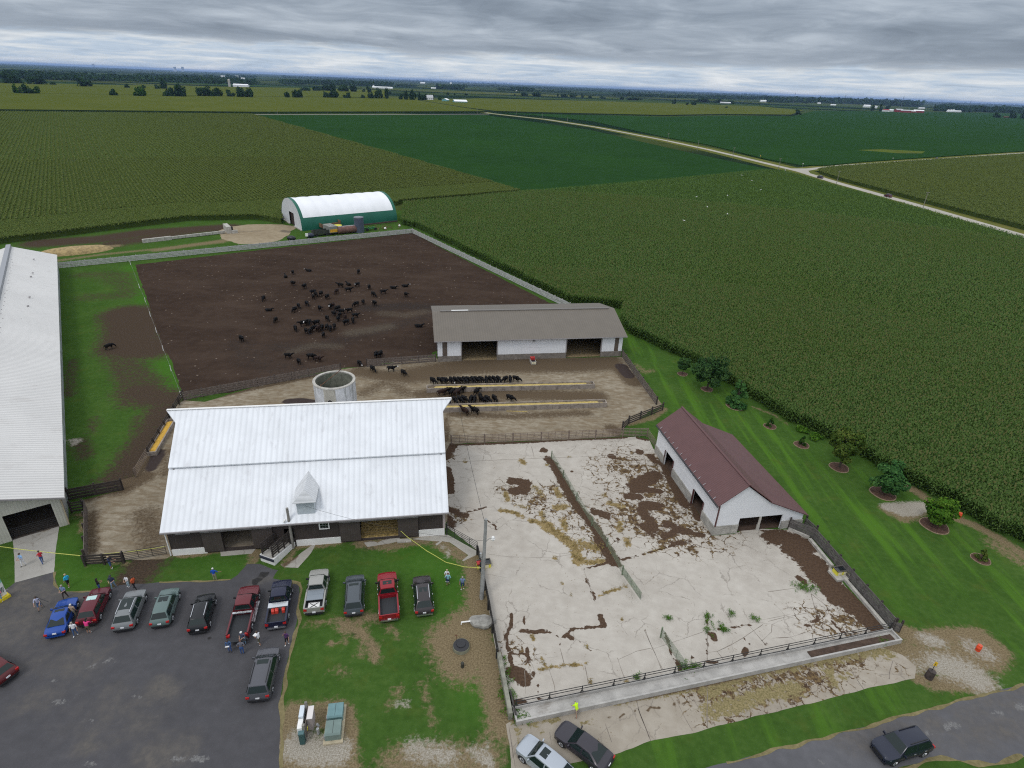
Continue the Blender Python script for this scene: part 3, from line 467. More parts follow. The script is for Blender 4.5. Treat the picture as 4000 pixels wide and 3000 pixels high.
brS = [(gs('p', [(0, 780), (500, 690), (1000, 680), (1500, 680), (1900, 660)]), 3.4, 0.98), (gs('p', [(300, 930), (900, 960), (1800, 980)]), 2.2, 0.88), (gs('p', [(100, 960), (800, 1000)]), 2.0, 0.76), (gs('p', [(700, 620), (1300, 640)]), 1.5, 1.05), (gs('p', [(1500, 640), (1950, 620)]), 1.5, 0.92), (gs('p', [(400, 1150), (1000, 1170), (1700, 1140)]), 1.2, 0.73),
       (gs('u', [(1600, 1100), (1400, 1250), (1330, 1400), (1550, 1280)]), 1.6, 0.92), (gs('u', [(1800, 1000), (1780, 1250)]), 1.0, 0.61), (gs('a', [(1000, 300), (980, 500), (1000, 690)]), .9, 0.76), (gs('a', [(1550, 300), (1650, 600)]), 2.0, 0.61), (gs('q', [(-100, 1510), (400, 1400), (900, 1300)]), .7, 0.85), (gs('q', [(1400, 1250), (1700, 1300), (2100, 1300)]), 2.5, 0.85), (gs('p', [(2000, 700), (2150, 850)]), 1.6, 1.04), (gs('l', [(1900, 200), (2050, 280)]), 1.2, 0.98), (gs('l', [(110, 330), (130, 100)]), .6, 0.85), (gs('a', [(920, 150), (1200, 60)]), .8, 0.73), (gs('q', [(1450, 1480), (1700, 1350), (1900, 1480)]), 2, 0.61)]
wtS = [(gs('p', [(2030, 690), (2100, 780)]), 1.3, .95), (gs('q', [(620, 1570), (750, 1560), (900, 1580)]), .9, 1), (gs('u', [(1720, 1010), (1640, 1180)]), 1.0, .8)]
sheet('barnyard', gs('u', [(1985, 450), (2212, 470)]) + gs('q', [(300, 1400), (1190, 1220), (1480, 1195), (2212, 1085)]) + gs('p', [(272, 630), (2035, 600), (2060, 620), (2212, 830)]) + gs('m', [(520, 220), (440, 260), (100, 470), (60, 560)]) + gs('l', [(2030, 285), (1450, 325), (160, 370), (110, 520), (130, 1100)]) + [(-6.5, 60), (-8, 54)] + gs('e', [(1400, 620), (700, 690), (205, 735)]) + gs('a', [(1800, 780), (1380, 790), (1340, 800), (940, 830), (900, 700), (910, 300), (900, 160)]) + gs('u', [(880, 1530), (1340, 1420), (1300, 1310), (1470, 1270), (1460, 1160), (1620, 1000), (1780, 700), (1900, 520)]), .004, by_m, .7, .7, .2, dict(brown=lambda X, Y: strokes(X, Y, brS), wet=lambda X, Y: strokes(X, Y, wtS)))
pad_m = ground_mat('pad_gravel', [(.3, (.22, .17, .11)), (.7, (.36, .30, .21))], [('brown', (.12, .11, .09), (.18, .14, .10), .6, .2, .9)], .6, bump=.04)
sheet('gravel_pad', gs('s', [(-330, 590), (-100, 560), (150, 555), (320, 560), (480, 580), (500, 600), (430, 640), (400, 690), (300, 750), (100, 800), (-200, 800), (-420, 740), (-470, 640)]), .010, pad_m, 1.2, .8, .4, dict(brown=lambda X, Y: strokes(X, Y, [(gs('s', [(340, 640), (430, 650)]), 2, .7), (gs('s', [(-200, 650), (50, 640)]), 1.6, .5)])))

# --- county road and its branch
lane_m = ground_mat('pale_road', [(.3, (.36, .335, .29)), (.7, (.44, .415, .365))], scale=.2, bump=.01)
verge_m = ground_mat('road_verge', [(.3, (.075, .105, .022)), (.55, (.13, .135, .036)), (.75, (.20, .175, .065))], scale=.12, bump=.05)
def road(name, cen, w, z, m, step=12):
    P = []; 
    for (a, b) in zip(cen[:-1], cen[1:]):
        a, b = np.array(a), np.array(b); k = max(1, int(np.hypot(*(b - a)) / step)); P += [a + (b - a) * i / k for i in range(k)]
    P.append(np.array(cen[-1])); V = []; F = []
    for i, p in enumerate(P):
        d = P[min(i + 1, len(P) - 1)] - P[max(i - 1, 0)]; nr = np.array([-d[1], d[0]]) / np.hypot(*d)
        V += [(*(p + nr * w / 2), z), (*(p - nr * w / 2), z)]
        if i: F.append((2 * i - 2, 2 * i - 1, 2 * i + 1, 2 * i))
    return tag(link(name, npmesh(name, np.array(V), np.array(F), m)), kind='structure')
main_c = gs('x', [(2700, 1125), (2212, 984), (1600, 806), (1060, 655), (830, 584), (620, 534), (430, 488), (250, 446), (0, 393)]) + gs('W', [(1290, 275), (1180, 258), (1100, 249.5), (1055, 244.5), (1010, 236), (960, 228), (905, 218.5)])
side_c = gs('x', [(790, 576), (860, 572), (960, 562), (1100, 547), (1300, 534), (1500, 520), (1700, 507), (1900, 493), (2100, 478), (2400, 460)])
road('road_verge', main_c, 24, .02, verge_m); road('county_road', main_c, 6.4, .034, lane_m); road('branch_verge', side_c, 18, .016, verge_m); road('branch_road', side_c, 6.0, .028, lane_m)
sheet('junction', gs('x', [(690, 556), (780, 566), (880, 566), (960, 557), (960, 567), (880, 580), (900, 606), (790, 580)]), .040, lane_m)
road('section_road', gs('W', [(1056, 246.5), (800, 247.3), (520, 247.0)]), 6, .026, lane_m)
# ------------------------------------------------------------------ crops
def leaf_mat(name, stops, rough=.6, trans=.25, tassel=None, patch=None):
    m = bpy.data.materials.new(name); m.use_nodes = True; t = NT(m.node_tree); b = t.n['Principled BSDF']; b.inputs['Roughness'].default_value = rough
    b.inputs['Specular IOR Level'].default_value = .0
    a = t.attr('tint'); col = t.ramp(a, stops)
    if patch:
        sc, c2, amt = patch; col = t.mix(t.math('MULTIPLY', t.ss(t.noise(t.coord('Object'), sc, 4, .6), .45, .65), amt), col, c2)
    if tassel: col = t.mix(t.ss(a, 1.2, 1.3), col, tassel)
    t.put(b.inputs['Base Color'], col)
    if trans:
        tr = t.new('ShaderNodeBsdfTranslucent'); t.put(tr.inputs[0], col); mx = t.new('ShaderNodeMixShader'); mx.inputs[0].default_value = trans
        t.l.new(b.outputs[0], mx.inputs[1]); t.l.new(tr.outputs[0], mx.inputs[2]); t.l.new(mx.outputs[0], t.n['Material Output'].inputs[0])
    return m
def rows_in(poly, ang, rs, ps, jit=.25, keep=None):
    P = np.array(poly); c, s = math.cos(ang), math.sin(ang); U = P @ np.array([c, s]); Vv = P @ np.array([-s, c])
    u = np.arange(U.min(), U.max(), ps); v = np.arange(Vv.min(), Vv.max(), rs); UU, VV = np.meshgrid(u, v)
    UU = UU + RNG.uniform(-.5, .5, UU.shape) * ps; VV = VV + RNG.normal(0, 1, VV.shape) * rs * jit * .4
    X = UU * c - VV * s; Y = UU * s + VV * c; k = inside(poly, X, Y)
    if keep is not None: k &= keep(X, Y)
    return np.stack([X[k], Y[k]], 1)
def corn_leaves(P, nl, ztop, lw, ll, z0=.55, tass=True, tmul=1.):
    n = len(P); V = []; F = []; T = []; pl = RNG.uniform(0, 1, n); ht = ztop * RNG.normal(1, .045, n)
    az0 = RNG.uniform(0, 2 * math.pi, n)
    for j in range(nl):
        az = az0 + j * 2.4 + RNG.uniform(-.5, .5, n); zb = ht * (z0 + (1 - z0) * (j + .3) / nl)
        d = np.stack([np.cos(az), np.sin(az)], 1); nr = np.stack([-d[:, 1], d[:, 0]], 1) * (lw / 2); L = ll * RNG.uniform(.7, 1.25, n)
        r1, r2 = (L * .45)[:, None], L[:, None]; z1, z2 = zb + L * .38, zb + L * RNG.uniform(-.1, .35, n)
        def pt(r, z, w): return np.concatenate([P + d * r + nr * w, z[:, None]], 1), np.concatenate([P + d * r - nr * w, z[:, None]], 1)
        a = pt(0 * r1, zb, .7); b = pt(r1, z1, 1.0); c = pt(r2, z2, .25)
        o = len(V) and sum(len(q) for q in V); base = (o or 0) + np.arange(n)[:, None] * 6
        V.append(np.stack([a[0], a[1], b[1], b[0], c[1], c[0]], 1).reshape(-1, 3))
        F.append(np.concatenate([base + np.array([0, 1, 2, 3]), base + np.array([3, 2, 4, 5])])); T.append(np.repeat(np.clip(pl * .55 + RNG.uniform(0, .45, n) * tmul, 0, 1), 6))
    if tass:
        az = RNG.uniform(0, math.pi, n); d = np.stack([np.cos(az), np.sin(az)], 1) * .09; o = sum(len(q) for q in V); base = o + np.arange(n)[:, None] * 4; zz = ht[:, None]
        V.append(np.stack([np.concatenate([P - d, zz], 1), np.concatenate([P + d, zz], 1), np.concatenate([P + d * 1.4, zz + .32], 1), np.concatenate([P - d * 1.4, zz + .32], 1)], 1).reshape(-1, 3))
        F.append(base + np.array([0, 1, 2, 3])); T.append(np.where(RNG.uniform(0, 1, n) < .40, 1.5, .95).repeat(4))
    return np.concatenate(V), np.concatenate(F), np.concatenate(T)
def inset(poly, d):
    P = np.array(poly); A = .5 * np.sum(P[:, 0] * np.roll(P[:, 1], -1) - np.roll(P[:, 0], -1) * P[:, 1]); s = 1 if A > 0 else -1; out = []
    for i in range(len(P)):
        e1 = P[i] - P[i - 1]; e2 = P[(i + 1) % len(P)] - P[i]; n1 = np.array([-e1[1], e1[0]]) / max(np.hypot(*e1), 1e-6); n2 = np.array([-e2[1], e2[0]]) / max(np.hypot(*e2), 1e-6); n = n1 + n2; n /= max(np.hypot(*n), .3); out.append(tuple(P[i] + n * d * s))
    return out
def slab(poly, h):
    b = MB(); b.prism([(x, y, 0.0) for x, y in poly], (0, 0, h)); return b
def join_np(parts):
    V = []; F = []; T = []; o = 0
    for v, f, t in parts: V.append(v); F.append(f + o); T.append(t); o += len(v)
    return np.concatenate(V), np.concatenate(F), np.concatenate(T)
corn_m = leaf_mat('corn_leaf', [(0, (.034, .066, .017)), (.35, (.066, .120, .029)), (.7, (.098, .165, .043)), (1, (.150, .222, .070))], .5, .25, (.19, .20, .075), (.02, (.088, .135, .026), .3))
corn_far_m = leaf_mat('corn_leaf_far', [(0, (.080, .106, .030)), (.35, (.102, .132, .037)), (.7, (.122, .152, .045)), (1, (.150, .182, .058))], .6, .25, None, (.012, (.115, .14, .035), .4))
under_m = ground_mat('corn_under', [(.3, (.036, .064, .016)), (.7, (.058, .096, .027))], scale=1.5, bump=.3, bscale=1.5)
def field(name, label, poly, h, m, body_m, parts):
    o = slab(inset(poly, 1.0) if parts else poly, h).obj(name, body_m)
    if parts:
        V, F, T = join_np(parts); c = link('corn_leaf' if 'corn' in name else 'bean_leaf', npmesh(name + '_leaf', V, F, m, dict(tint=T)), o); c['kind'] = 'stuff'
    return tag(o, label, 'crop field', kind='stuff')
RA = GA + math.pi / 2
eastP = gs('s', [(1790, 560), (1960, 600)], 0) + gs('W', [(893, 489), (1228, 655), (1345, 668)]) + gs('o', [(60, 430), (150, 565), (640, 800), (880, 905), (1250, 1125), (1470, 1265), (1850, 1500), (2212, 1665)]) + gs('n', [(900, 500), (1180, 650), (1450, 745), (1560, 860), (1900, 1050), (2212, 1172), (2900, 1560)]) + \
    [(125, 80), (190, 120), (215, 180)] + gs('x', [(2600, 1150), (2212, 1018), (1600, 842), (1060, 690), (830, 620), (720, 592)]) + gs('x', [(600, 588), (300, 620), (0, 650)]) + gs('W', [(1125, 421.5), (1000, 435), (872, 446)])
dist = lambda X, Y: np.hypot(X, Y)
pn = rows_in(eastP, RA, .76, .30, keep=lambda X, Y: (dist(X, Y) < 165) & (X > -45) & (np.abs(X) < Y * 1.05 + 8))
pm = rows_in(eastP, RA, .76, .62, keep=lambda X, Y: (dist(X, Y) >= 165) & (dist(X, Y) < 300) & (X < Y * 1.0))
pe = rows_in(eastP, RA, .76, .25, keep=lambda X, Y: (dist(X, Y) < 250) & (X < Y * 1.05 + 8) & (dline(X, Y, eastP[:22]) < 1.6))
pf = rows_in(eastP, RA, .76, .9, keep=lambda X, Y: (dist(X, Y) >= 300) & (X < Y * 1.0))
print('corn', len(pn), len(pm), len(pf))
field('corn_field', 'dense green cornfield with tan tassels beyond the row of yard trees', eastP, 1.55, corn_m, under_m,
      [corn_leaves(pe, 9, 2.1, .16, .6, .05, tass=False), corn_leaves(pn, 6, 2.25, .14, .62), corn_leaves(pm, 4, 2.25, .24, .75), corn_leaves(pf, 3, 2.2, .32, .75, tass=False)])
nwP = gs('r', [(-2600, 950), (-500, 700), (0, 640), (600, 562), (1500, 452), (2212, 440)]) + gs('s', [(330, 560), (340, 440), (600, 300), (1000, 230), (1700, 330), (1745, 330)]) + gs('W', [(866, 441), (1125, 418.5), (835, 333), (546, 249.5), (0, 244.5), (-500, 240)])
bot = gs('r', [(-2600, 950), (-500, 700), (0, 640), (600, 562), (1500, 452), (2212, 440)]) + gs('W', [(866, 441), (1125, 418.5)])
hl = lambda X, Y: dline(X, Y, bot) < 26
vis = lambda X, Y: (X > -.98 * Y - 20)
pr1 = rows_in(nwP, RA, 1.52, .5, .12, keep=lambda X, Y: ~hl(X, Y) & vis(X, Y) & (dist(X, Y) < 420))
pr2 = rows_in(nwP, RA, 2.28, 1.0, .12, keep=lambda X, Y: ~hl(X, Y) & vis(X, Y) & (dist(X, Y) >= 420))
ph = rows_in(nwP, GA, .76, .7, .2, keep=lambda X, Y: hl(X, Y) & vis(X, Y))
print('corn nw', len(pr1), len(pr2), len(ph))
field('corn_field', 'striped cornfield with straight rows behind the white hoop barn', nwP, 2.02, corn_far_m, ground_mat('corn_under_far', [(.3, (.050, .078, .020)), (.7, (.072, .102, .028))], scale=1.5, bump=.3, bscale=1.5),
      [corn_leaves(pr1, 4, 2.35, .42, .62, .8, tass=False), corn_leaves(pr2, 3, 2.3, .62, .9, .8, tass=False), corn_leaves(ph, 3, 2.2, .34, .6, .7, tass=False)])
bean_m = ground_mat('bean_canopy', [(.3, (.018, .050, .015)), (.55, (.023, .062, .018)), (.75, (.031, .076, .022))], scale=.10, bump=.5, bscale=.8, extra=lambda t, co, col: t.mix(t.math('MULTIPLY', t.ss(t.wave(t.mapping(co, (1, 1, 1), (0, 0, -RA)), .314 / 6.1, 'Y'), .62, 1.0), .12), t.mix(t.math('MULTIPLY', t.ss(t.noise(co, .012, 4, .6), .5, .68), .35), col, (.028, .078, .017)), (.010, .040, .013)))
field('bean_field', 'smooth dark green bean field beside the county road', gs('W', [(547, 250.5), (1050, 250), (1275, 282.5), (1480, 330), (1672, 371)]) + gs('x', [(590, 583), (300, 616), (0, 648)]) + gs('W', [(1126, 418), (836, 332.5)]), .9, None, bean_m, [])
spot = gs('x', [(1180, 457), (1330, 452), (1600, 466), (1580, 478), (1430, 477), (1300, 466)])
bean2_m = bean_m
field('bean_field', 'wide dark bean field across the road with a bare spot', gs('W', [(1085, 245), (1200, 248), (1430, 253.5), (1560, 251), (1710, 252), (1760, 240), (1850, 240), (2212, 246), (2500, 250), (2500, 310)]) + gs('x', [(2300, 455), (1900, 482), (1500, 509), (1200, 530), (1000, 550), (840, 552), (620, 512), (430, 464), (250, 421), (0, 377)]) + gs('W', [(1280, 263), (1180, 252)]), .8, None, bean2_m, [])
sheet('bare_spot', spot, .815, ground_mat('bare_spot', [(.3, (.085, .075, .028)), (.7, (.10, .155, .022))], scale=.09, bump=0), 0)
farcorn_m = ground_mat('far_corn', [(.3, (.074, .094, .018)), (.55, (.094, .112, .024)), (.75, (.118, .130, .032))], scale=.02, bump=1.0, bscale=.25)
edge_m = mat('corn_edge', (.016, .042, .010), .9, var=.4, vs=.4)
def farcorn(label, poly, h=2.4, m=None):
    b = MB(); n = len(poly); b.add([(x, y, 0) for x, y in poly] + [(x, y, h) for x, y in poly], [tuple(range(n, 2 * n))])
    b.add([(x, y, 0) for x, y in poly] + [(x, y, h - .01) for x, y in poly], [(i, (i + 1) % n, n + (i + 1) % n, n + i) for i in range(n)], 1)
    return tag(b.obj('corn_field', [m or farcorn_m, edge_m]), label, 'crop field', kind='stuff')
seP = gs('x', [(945, 600), (935, 585), (1000, 570), (1150, 560), (1500, 533), (2212, 485), (3200, 430), (3200, 1280), (2212, 950), (1600, 785), (1060, 640)])
psf = rows_in(seP, RA, 1.5, 1.1, keep=lambda X, Y: (X < Y * 1.02))
seo = field('corn_field', 'corner cornfield right of the road junction', seP, 2.0, corn_far_m, bpy.data.materials['corn_under_far'], [corn_leaves(psf, 3, 2.35, .55, .8, .75, tass=False)])
farcorn('pale olive cornfield in front of the far field line of trees', gs('W', [(-300, 236), (0, 241), (545, 245.5), (1052, 243.2), (1000, 235), (935, 224), (905, 219), (860, 214), (640, 211.5), (430, 209), (0, 204), (-300, 200)]))
farcorn('pale olive cornfield behind the far field line of trees', gs('W', [(-300, 199.5), (0, 203.5), (430, 208.3), (640, 210.8), (835, 212.5), (835, 196), (640, 191), (380, 187), (0, 181), (-300, 176)]), 2.2)
farcorn('broad olive cornfield right of the distant teal barn', gs('W', [(905, 218), (962, 227.5), (1012, 235.5), (1070, 242.5), (1200, 246), (1430, 251), (1560, 248.5), (1708, 249.5), (1735, 240), (1640, 231), (1500, 226), (1300, 220), (1040, 214)]))

# ------------------------------------------------------------------ trees
TREE_M = {k: leaf_mat('leaves_' + k, st, .65, .2) for k, st in dict(
    dark=[(0, (.020, .050, .020)), (.5, (.044, .096, .032)), (1, (.085, .150, .046))],
    pine=[(0, (.018, .060, .020)), (.5, (.050, .130, .038)), (1, (.10, .205, .055))],
    mid=[(0, (.012, .040, .010)), (.5, (.036, .092, .018)), (1, (.085, .150, .030))],
    bright=[(0, (.020, .060, .010)), (.5, (.060, .145, .018)), (1, (.13, .23, .03))],
    olive=[(0, (.030, .060, .013)), (.5, (.075, .120, .024)), (1, (.15, .175, .04))],
    far=[(0, (.013, .034, .015)), (.5, (.026, .060, .024)), (1, (.050, .094, .032))]).items()}
bark_m = mat('bark', (.085, .068, .052), .9, var=.35, vs=6)
mulch_m = mat('mulch', (.085, .045, .030), .95, var=.4, vs=5, bump=.05, bs=10)
edging_m = mat('mulch_edge', (.26, .19, .125), .9, var=.25, vs=4)
def crown(kind, R, zc, rz, n, leaf, shape='round', clumps=26, seed=0):
    r = np.random.default_rng(seed); C = []
    for _ in range(clumps):
        d = r.normal(0, 1, 3); d /= np.linalg.norm(d); q = r.uniform(.45, .95)
        if shape == 'cone':
            h = r.uniform(0, 1) ** 1.35; a = r.uniform(0, 6.283); rr = R * (1 - h) ** .85 * r.uniform(.45, .95) + .05 * R
            C.append((rr * math.cos(a), rr * math.sin(a), zc + (h * 2 - 1) * rz, R * .30 * (1.15 - h * .7), r.uniform(0, 1)))
        else: C.append((d[0] * R * q, d[1] * R * q, zc + d[2] * rz * q, R * r.uniform(.26, .46), r.uniform(0, 1)))
    C = np.array(C); k = r.integers(0, clumps, n); d = r.normal(0, 1, (n, 3)); d /= np.linalg.norm(d, axis=1)[:, None]
    P = C[k, :3] + d * C[k, 3:4] * r.uniform(.55, 1.0, (n, 1)) ** .5 * np.array([1, 1, .8])
    nrm = d + r.normal(0, .45, (n, 3)) + np.array([0, 0, .5]); nrm /= np.linalg.norm(nrm, axis=1)[:, None]
    t1 = np.cross(nrm, r.normal(0, 1, (n, 3))); t1 /= np.linalg.norm(t1, axis=1)[:, None] + 1e-9; t2 = np.cross(nrm, t1); s = leaf * r.uniform(.6, 1.3, (n, 1))
    V = np.stack([P - t1 * s - t2 * s * .55, P + t1 * s - t2 * s * .55, P + t1 * s * .7 + t2 * s * .6, P - t1 * s * .7 + t2 * s * .6], 1).reshape(-1, 3)
    F = np.arange(4 * n).reshape(n, 4); T = np.clip(C[k, 4] * .45 + r.uniform(0, .55, n), 0, 1)
    me = npmesh('crown', V, F, TREE_M[kind], dict(tint=np.repeat(T, 4))); return me
def trunk_mesh(h, r0, R, seed=0):
    rr = random.Random(seed); b = MB(); top = h
    b.tube([(0, 0, -.05), (.03, .02, h * .4), (.06 * R, .04 * R, top)], [r0 * 1.25, r0, r0 * .35], 8)
    for k in range(5):
        a = k * 1.3 + rr.uniform(-.3, .3); z = h * rr.uniform(.4, .75); b.tube([(0, 0, z), (R * .35 * math.cos(a), R * .35 * math.sin(a), z + h * .18), (R * .65 * math.cos(a), R * .65 * math.sin(a), z + h * .3)], [r0 * .5, r0 * .32, r0 * .1], 5)
    return b.mesh('trunk', bark_m)
def tree(name, label, loc, kind, R, h, shape='round', n=3000, leaf=.16, base=.3, group=None, seed=0, clumps=30):
    t = thing(name, label, 'tree', loc, 0, group); zc = base * h + (h - base * h) / 2
    link('trunk', trunk_mesh(h * .85, max(.05, h * .022), R * .8, seed), t); link('crown', crown(kind, R, zc, (h - base * h) / 2 * 1.0, n, leaf, shape, clumps, seed), t); return t
def mulch_ring(label, loc, r):
    b = MB(); rings = [[(rr * math.cos(a) * (1 + .06 * math.sin(3 * a)), rr * math.sin(a), z) for a in (2 * math.pi * k / 28 for k in range(28))] for rr, z in ((r * .96, .03), (r * .5, .12), (r * .05, .15))]
    b.loft(rings, 0, True)
    rim = [[(rr * math.cos(a) * (1 + .06 * math.sin(3 * a)), rr * math.sin(a), z) for a in (2 * math.pi * k / 28 for k in range(28))] for rr, z in ((r * 1.04, 0), (r * 1.03, .07), (r * .97, .07), (r * .95, 0))]
    b.loft(rim, 1, False, False); o = b.obj('mulch_ring', [mulch_m, edging_m], loc=loc); return tag(o, label, 'mulch bed', 'mulch rings under the yard trees')
YT = [('o', 735, 1000, 'round_tree', 'small round dark tree nearest the grey cattle shed', 'dark', 1.15, 3.4, 'round', 1800, .14, .33, .95), ('o', 1000, 1165, 'round_tree', 'large blue-green rounded pine with a bare leaning trunk', 'dark', 2.75, 6.6, 'round', 5200, .17, .22, 1.05),
      ('o', 1310, 1345, 'conifer', 'bushy bright green conifer between the big pine and the shrubs', 'pine', 1.9, 5.2, 'cone', 3600, .17, .06, 1.55), ('o', 1680, 1565, 'conical_shrub', 'small conical shrub beside the far end of the red-roofed shed', 'mid', .62, 1.55, 'cone', 900, .09, .05, .98), ('m', 2022, 660, 'conical_shrub', 'small conical shrub between another shrub and the olive tree', 'mid', .62, 1.6, 'cone', 900, .09, .05, 1.1),
      ('n', 215, 350, 'leafy_tree', 'tall olive-tinged leafy tree with a thin trunk at the corn edge', 'olive', 2.35, 6.3, 'round', 4600, .16, .22, 1.3), ('n', 690, 630, 'leafy_tree', 'broad dark green tree left of the white gravel patch', 'pine', 2.0, 4.9, 'round', 4200, .16, .10, 1.6), ('n', 1245, 980, 'leafy_tree', 'bright green leafy tree right of the white gravel patch', 'bright', 1.75, 4.5, 'round', 3800, .15, .08, 1.6), ('n', 1745, 1340, 'conical_shrub', 'lone conical shrub on the lawn at the right edge', 'olive', .62, 1.5, 'cone', 900, .09, .05, 1.0)]
MU = ['mulch ring round the small dark tree by the grey shed', 'mulch ring round the leaning trunk of the big pine', 'mulch ring below the bushy conifer', 'mulch ring of the first small conical shrub, nearest the conifer', 'mulch ring of the second small shrub, nearest the olive tree', 'oval mulch ring with a thin bare trunk in it', 'mulch ring left of the white gravel patch', 'mulch ring right of the white gravel patch', 'mulch ring of the lone shrub at the right edge']
for i, (f, x, y, nm, lab, k, R, h, sh, n, lf, base, mr) in enumerate(YT):
    p = g(f, x, y); tree(nm, lab, (p[0], p[1], .05), k, R, h, sh, n, lf, base, 'trees along the lawn', 20 + i); mulch_ring(MU[i], (p[0], p[1], .002), mr)
for x, y, lab in [(2030, 510, 'low bright weed clump against the corn left of the olive tree'), (2170, 590, 'low bright weed clump nearest the olive tree')]:
    p = g('m', x, y); tag(link('weed_clump', crown('bright', 1.0, .35, .35, 500, .13, 'round', 12, 77 + x), loc=(p[0], p[1], 0)), lab, 'weeds', 'weed clumps at the corn edge')

# distant tree clumps in the fields
FT = [('B', 150, 220, 26, 78, 'mid'), ('B', 240, 222, 50, 72, 'far'), ('B', 322, 222, 30, 58, 'mid'), ('B', 85, 130, 45, 85, 'far'), ('B', 150, 130, 35, 75, 'far'), ('B', 200, 132, 20, 18, 'far'), ('B', 242, 108, 18, 30, 'far'), ('B', 325, 138, 58, 58, 'far'), ('B', 462, 142, 20, 26, 'far'), ('B', 715, 155, 76, 68, 'far'),
      ('B', 992, 238, 42, 58, 'far'), ('B', 1105, 168, 28, 36, 'far'), ('B', 1250, 172, 18, 30, 'far'), ('B', 1210, 243, 55, 78, 'mid'), ('B', 1428, 176, 42, 82, 'far'), ('B', 1368, 178, 26, 38, 'far'), ('B', 1475, 245, 62, 75, 'far'), ('B', 1580, 246, 70, 105, 'far'), ('B', 1775, 244, 60, 78, 'far'), ('B', 1870, 244, 60, 74, 'far'), ('B', 1985, 246, 42, 62, 'far'), ('B', 2080, 250, 42, 85, 'far'), ('B', 2150, 252, 46, 82, 'far'), ('B', 1705, 182, 16, 24, 'far'), ('B', 1735, 184, 14, 22, 'far'),
      ('A', 60, 283, 36, 62, 'far'), ('A', 125, 283, 46, 82, 'far'), ('A', 180, 283, 32, 76, 'far'), ('A', 425, 283, 26, 60, 'far'), ('A', 500, 284, 52, 88, 'far'), ('A', 640, 287, 52, 60, 'far'), ('A', 780, 287, 26, 40, 'far'), ('A', 860, 290, 40, 62, 'far'), ('A', 935, 291, 40, 98, 'far'), ('A', 1012, 293, 22, 108, 'far'), ('A', 230, 213, 60, 34, 'far'), ('A', 330, 213, 50, 42, 'far'), ('A', 430, 213, 50, 70, 'far'), ('A', 495, 218, 42, 72, 'far'), ('A', 600, 220, 55, 64, 'far'), ('A', 690, 222, 48, 66, 'far'), ('A', 835, 230, 34, 60, 'far'), ('A', 790, 224, 18, 34, 'far'),
      ('A', 1040, 236, 16, 24, 'far'), ('A', 1145, 300, 26, 66, 'far'), ('A', 1195, 302, 28, 92, 'far'), ('A', 1260, 304, 32, 108, 'far'), ('A', 1322, 306, 24, 86, 'far'), ('A', 1370, 308, 36, 64, 'far'), ('A', 1455, 300, 12, 60, 'far'), ('A', 1522, 306, 26, 50, 'mid'), ('A', 1595, 247, 18, 26, 'far'), ('A', 1663, 249, 10, 14, 'far'), ('A', 1773, 252, 18, 20, 'far'),
      ('D', 22, 167, 10, 18, 'far'), ('D', 110, 167, 40, 34, 'far'), ('D', 215, 169, 55, 34, 'far'), ('D', 395, 172, 10, 22, 'far'), ('D', 450, 176, 40, 28, 'far'), ('D', 530, 178, 45, 34, 'far'), ('D', 610, 180, 20, 36, 'far'), ('D', 678, 184, 30, 18, 'far'), ('D', 780, 188, 32, 20, 'far'), ('D', 950, 197, 28, 22, 'far'), ('D', 1055, 202, 66, 26, 'far'), ('D', 1400, 240, 22, 46, 'far'), ('D', 1508, 248, 18, 26, 'far'), ('D', 1575, 250, 32, 46, 'far'), ('D', 1650, 222, 55, 34, 'far'), ('D', 1780, 224, 40, 30, 'far'), ('D', 1890, 230, 30, 24, 'far'), ('D', 1850, 275, 14, 20, 'far'),
      ('C', 247, 328, 26, 44, 'far'), ('C', 282, 330, 16, 16, 'far'), ('C', 900, 298, 14, 46, 'far'), ('C', 965, 298, 16, 54, 'far'), ('C', 1035, 288, 26, 40, 'far'), ('C', 1970, 354, 28, 36, 'far'), ('C', 2120, 360, 36, 50, 'far'), ('C', 2190, 362, 30, 44, 'far'), ('C', 332, 232, 12, 22, 'far')]
ORD = ['first', 'second', 'third', 'fourth', 'fifth', 'sixth', 'seventh', 'eighth', 'ninth', 'tenth', 'eleventh', 'twelfth', 'thirteenth', 'fourteenth', 'fifteenth', 'sixteenth', 'seventeenth', 'eighteenth', 'nineteenth', 'twentieth'] + ['twenty-' + q for q in ('first', 'second', 'third', 'fourth', 'fifth', 'sixth', 'seventh', 'eighth', 'ninth')]
zone_txt = dict(B='dark bushy tree on the far field lines at left, {} from the left', A='dark tree in the groves left of the distant teal barns, {} from the left', D='low dark tree on the far plain behind the olive field, {} from the left', C='dark tree near the distant red farm at right, {} from the left')
cnt = {}
protos = [crown('far', 1, .5, .5, 520, .13, 'round', 16, s) for s in range(5)] + [crown('mid', 1, .5, .5, 520, .13, 'round', 16, s) for s in range(5, 7)]
ptr = MB(); ptr.tube([(0, 0, -.02), (0, 0, .5)], [.05, .02], 6); ptrm = ptr.mesh('trunk', bark_m)
for zf in 'BADC':
    for i, (f, x, y, hw, hh, k) in enumerate(sorted([q for q in FT if q[0] == zf], key=lambda q: q[1])):
        p = g(f, x, y); D = math.hypot(p[0], p[1]); s = D / FPX * FR[f][2]
        R, H = hw * s * .80, hh * s * .76; t = thing('field_tree', zone_txt[zf].format(ORD[i]), 'tree', (p[0], p[1], 0), random.uniform(0, 6), 'trees out in the fields')
        c = link('crown', protos[random.randrange(5)] if k == 'far' else protos[5 + i % 2], t); c.scale = (R, R * .8, H); q = link('trunk', ptrm, t); q.scale = (R * .7, R * .7, H)
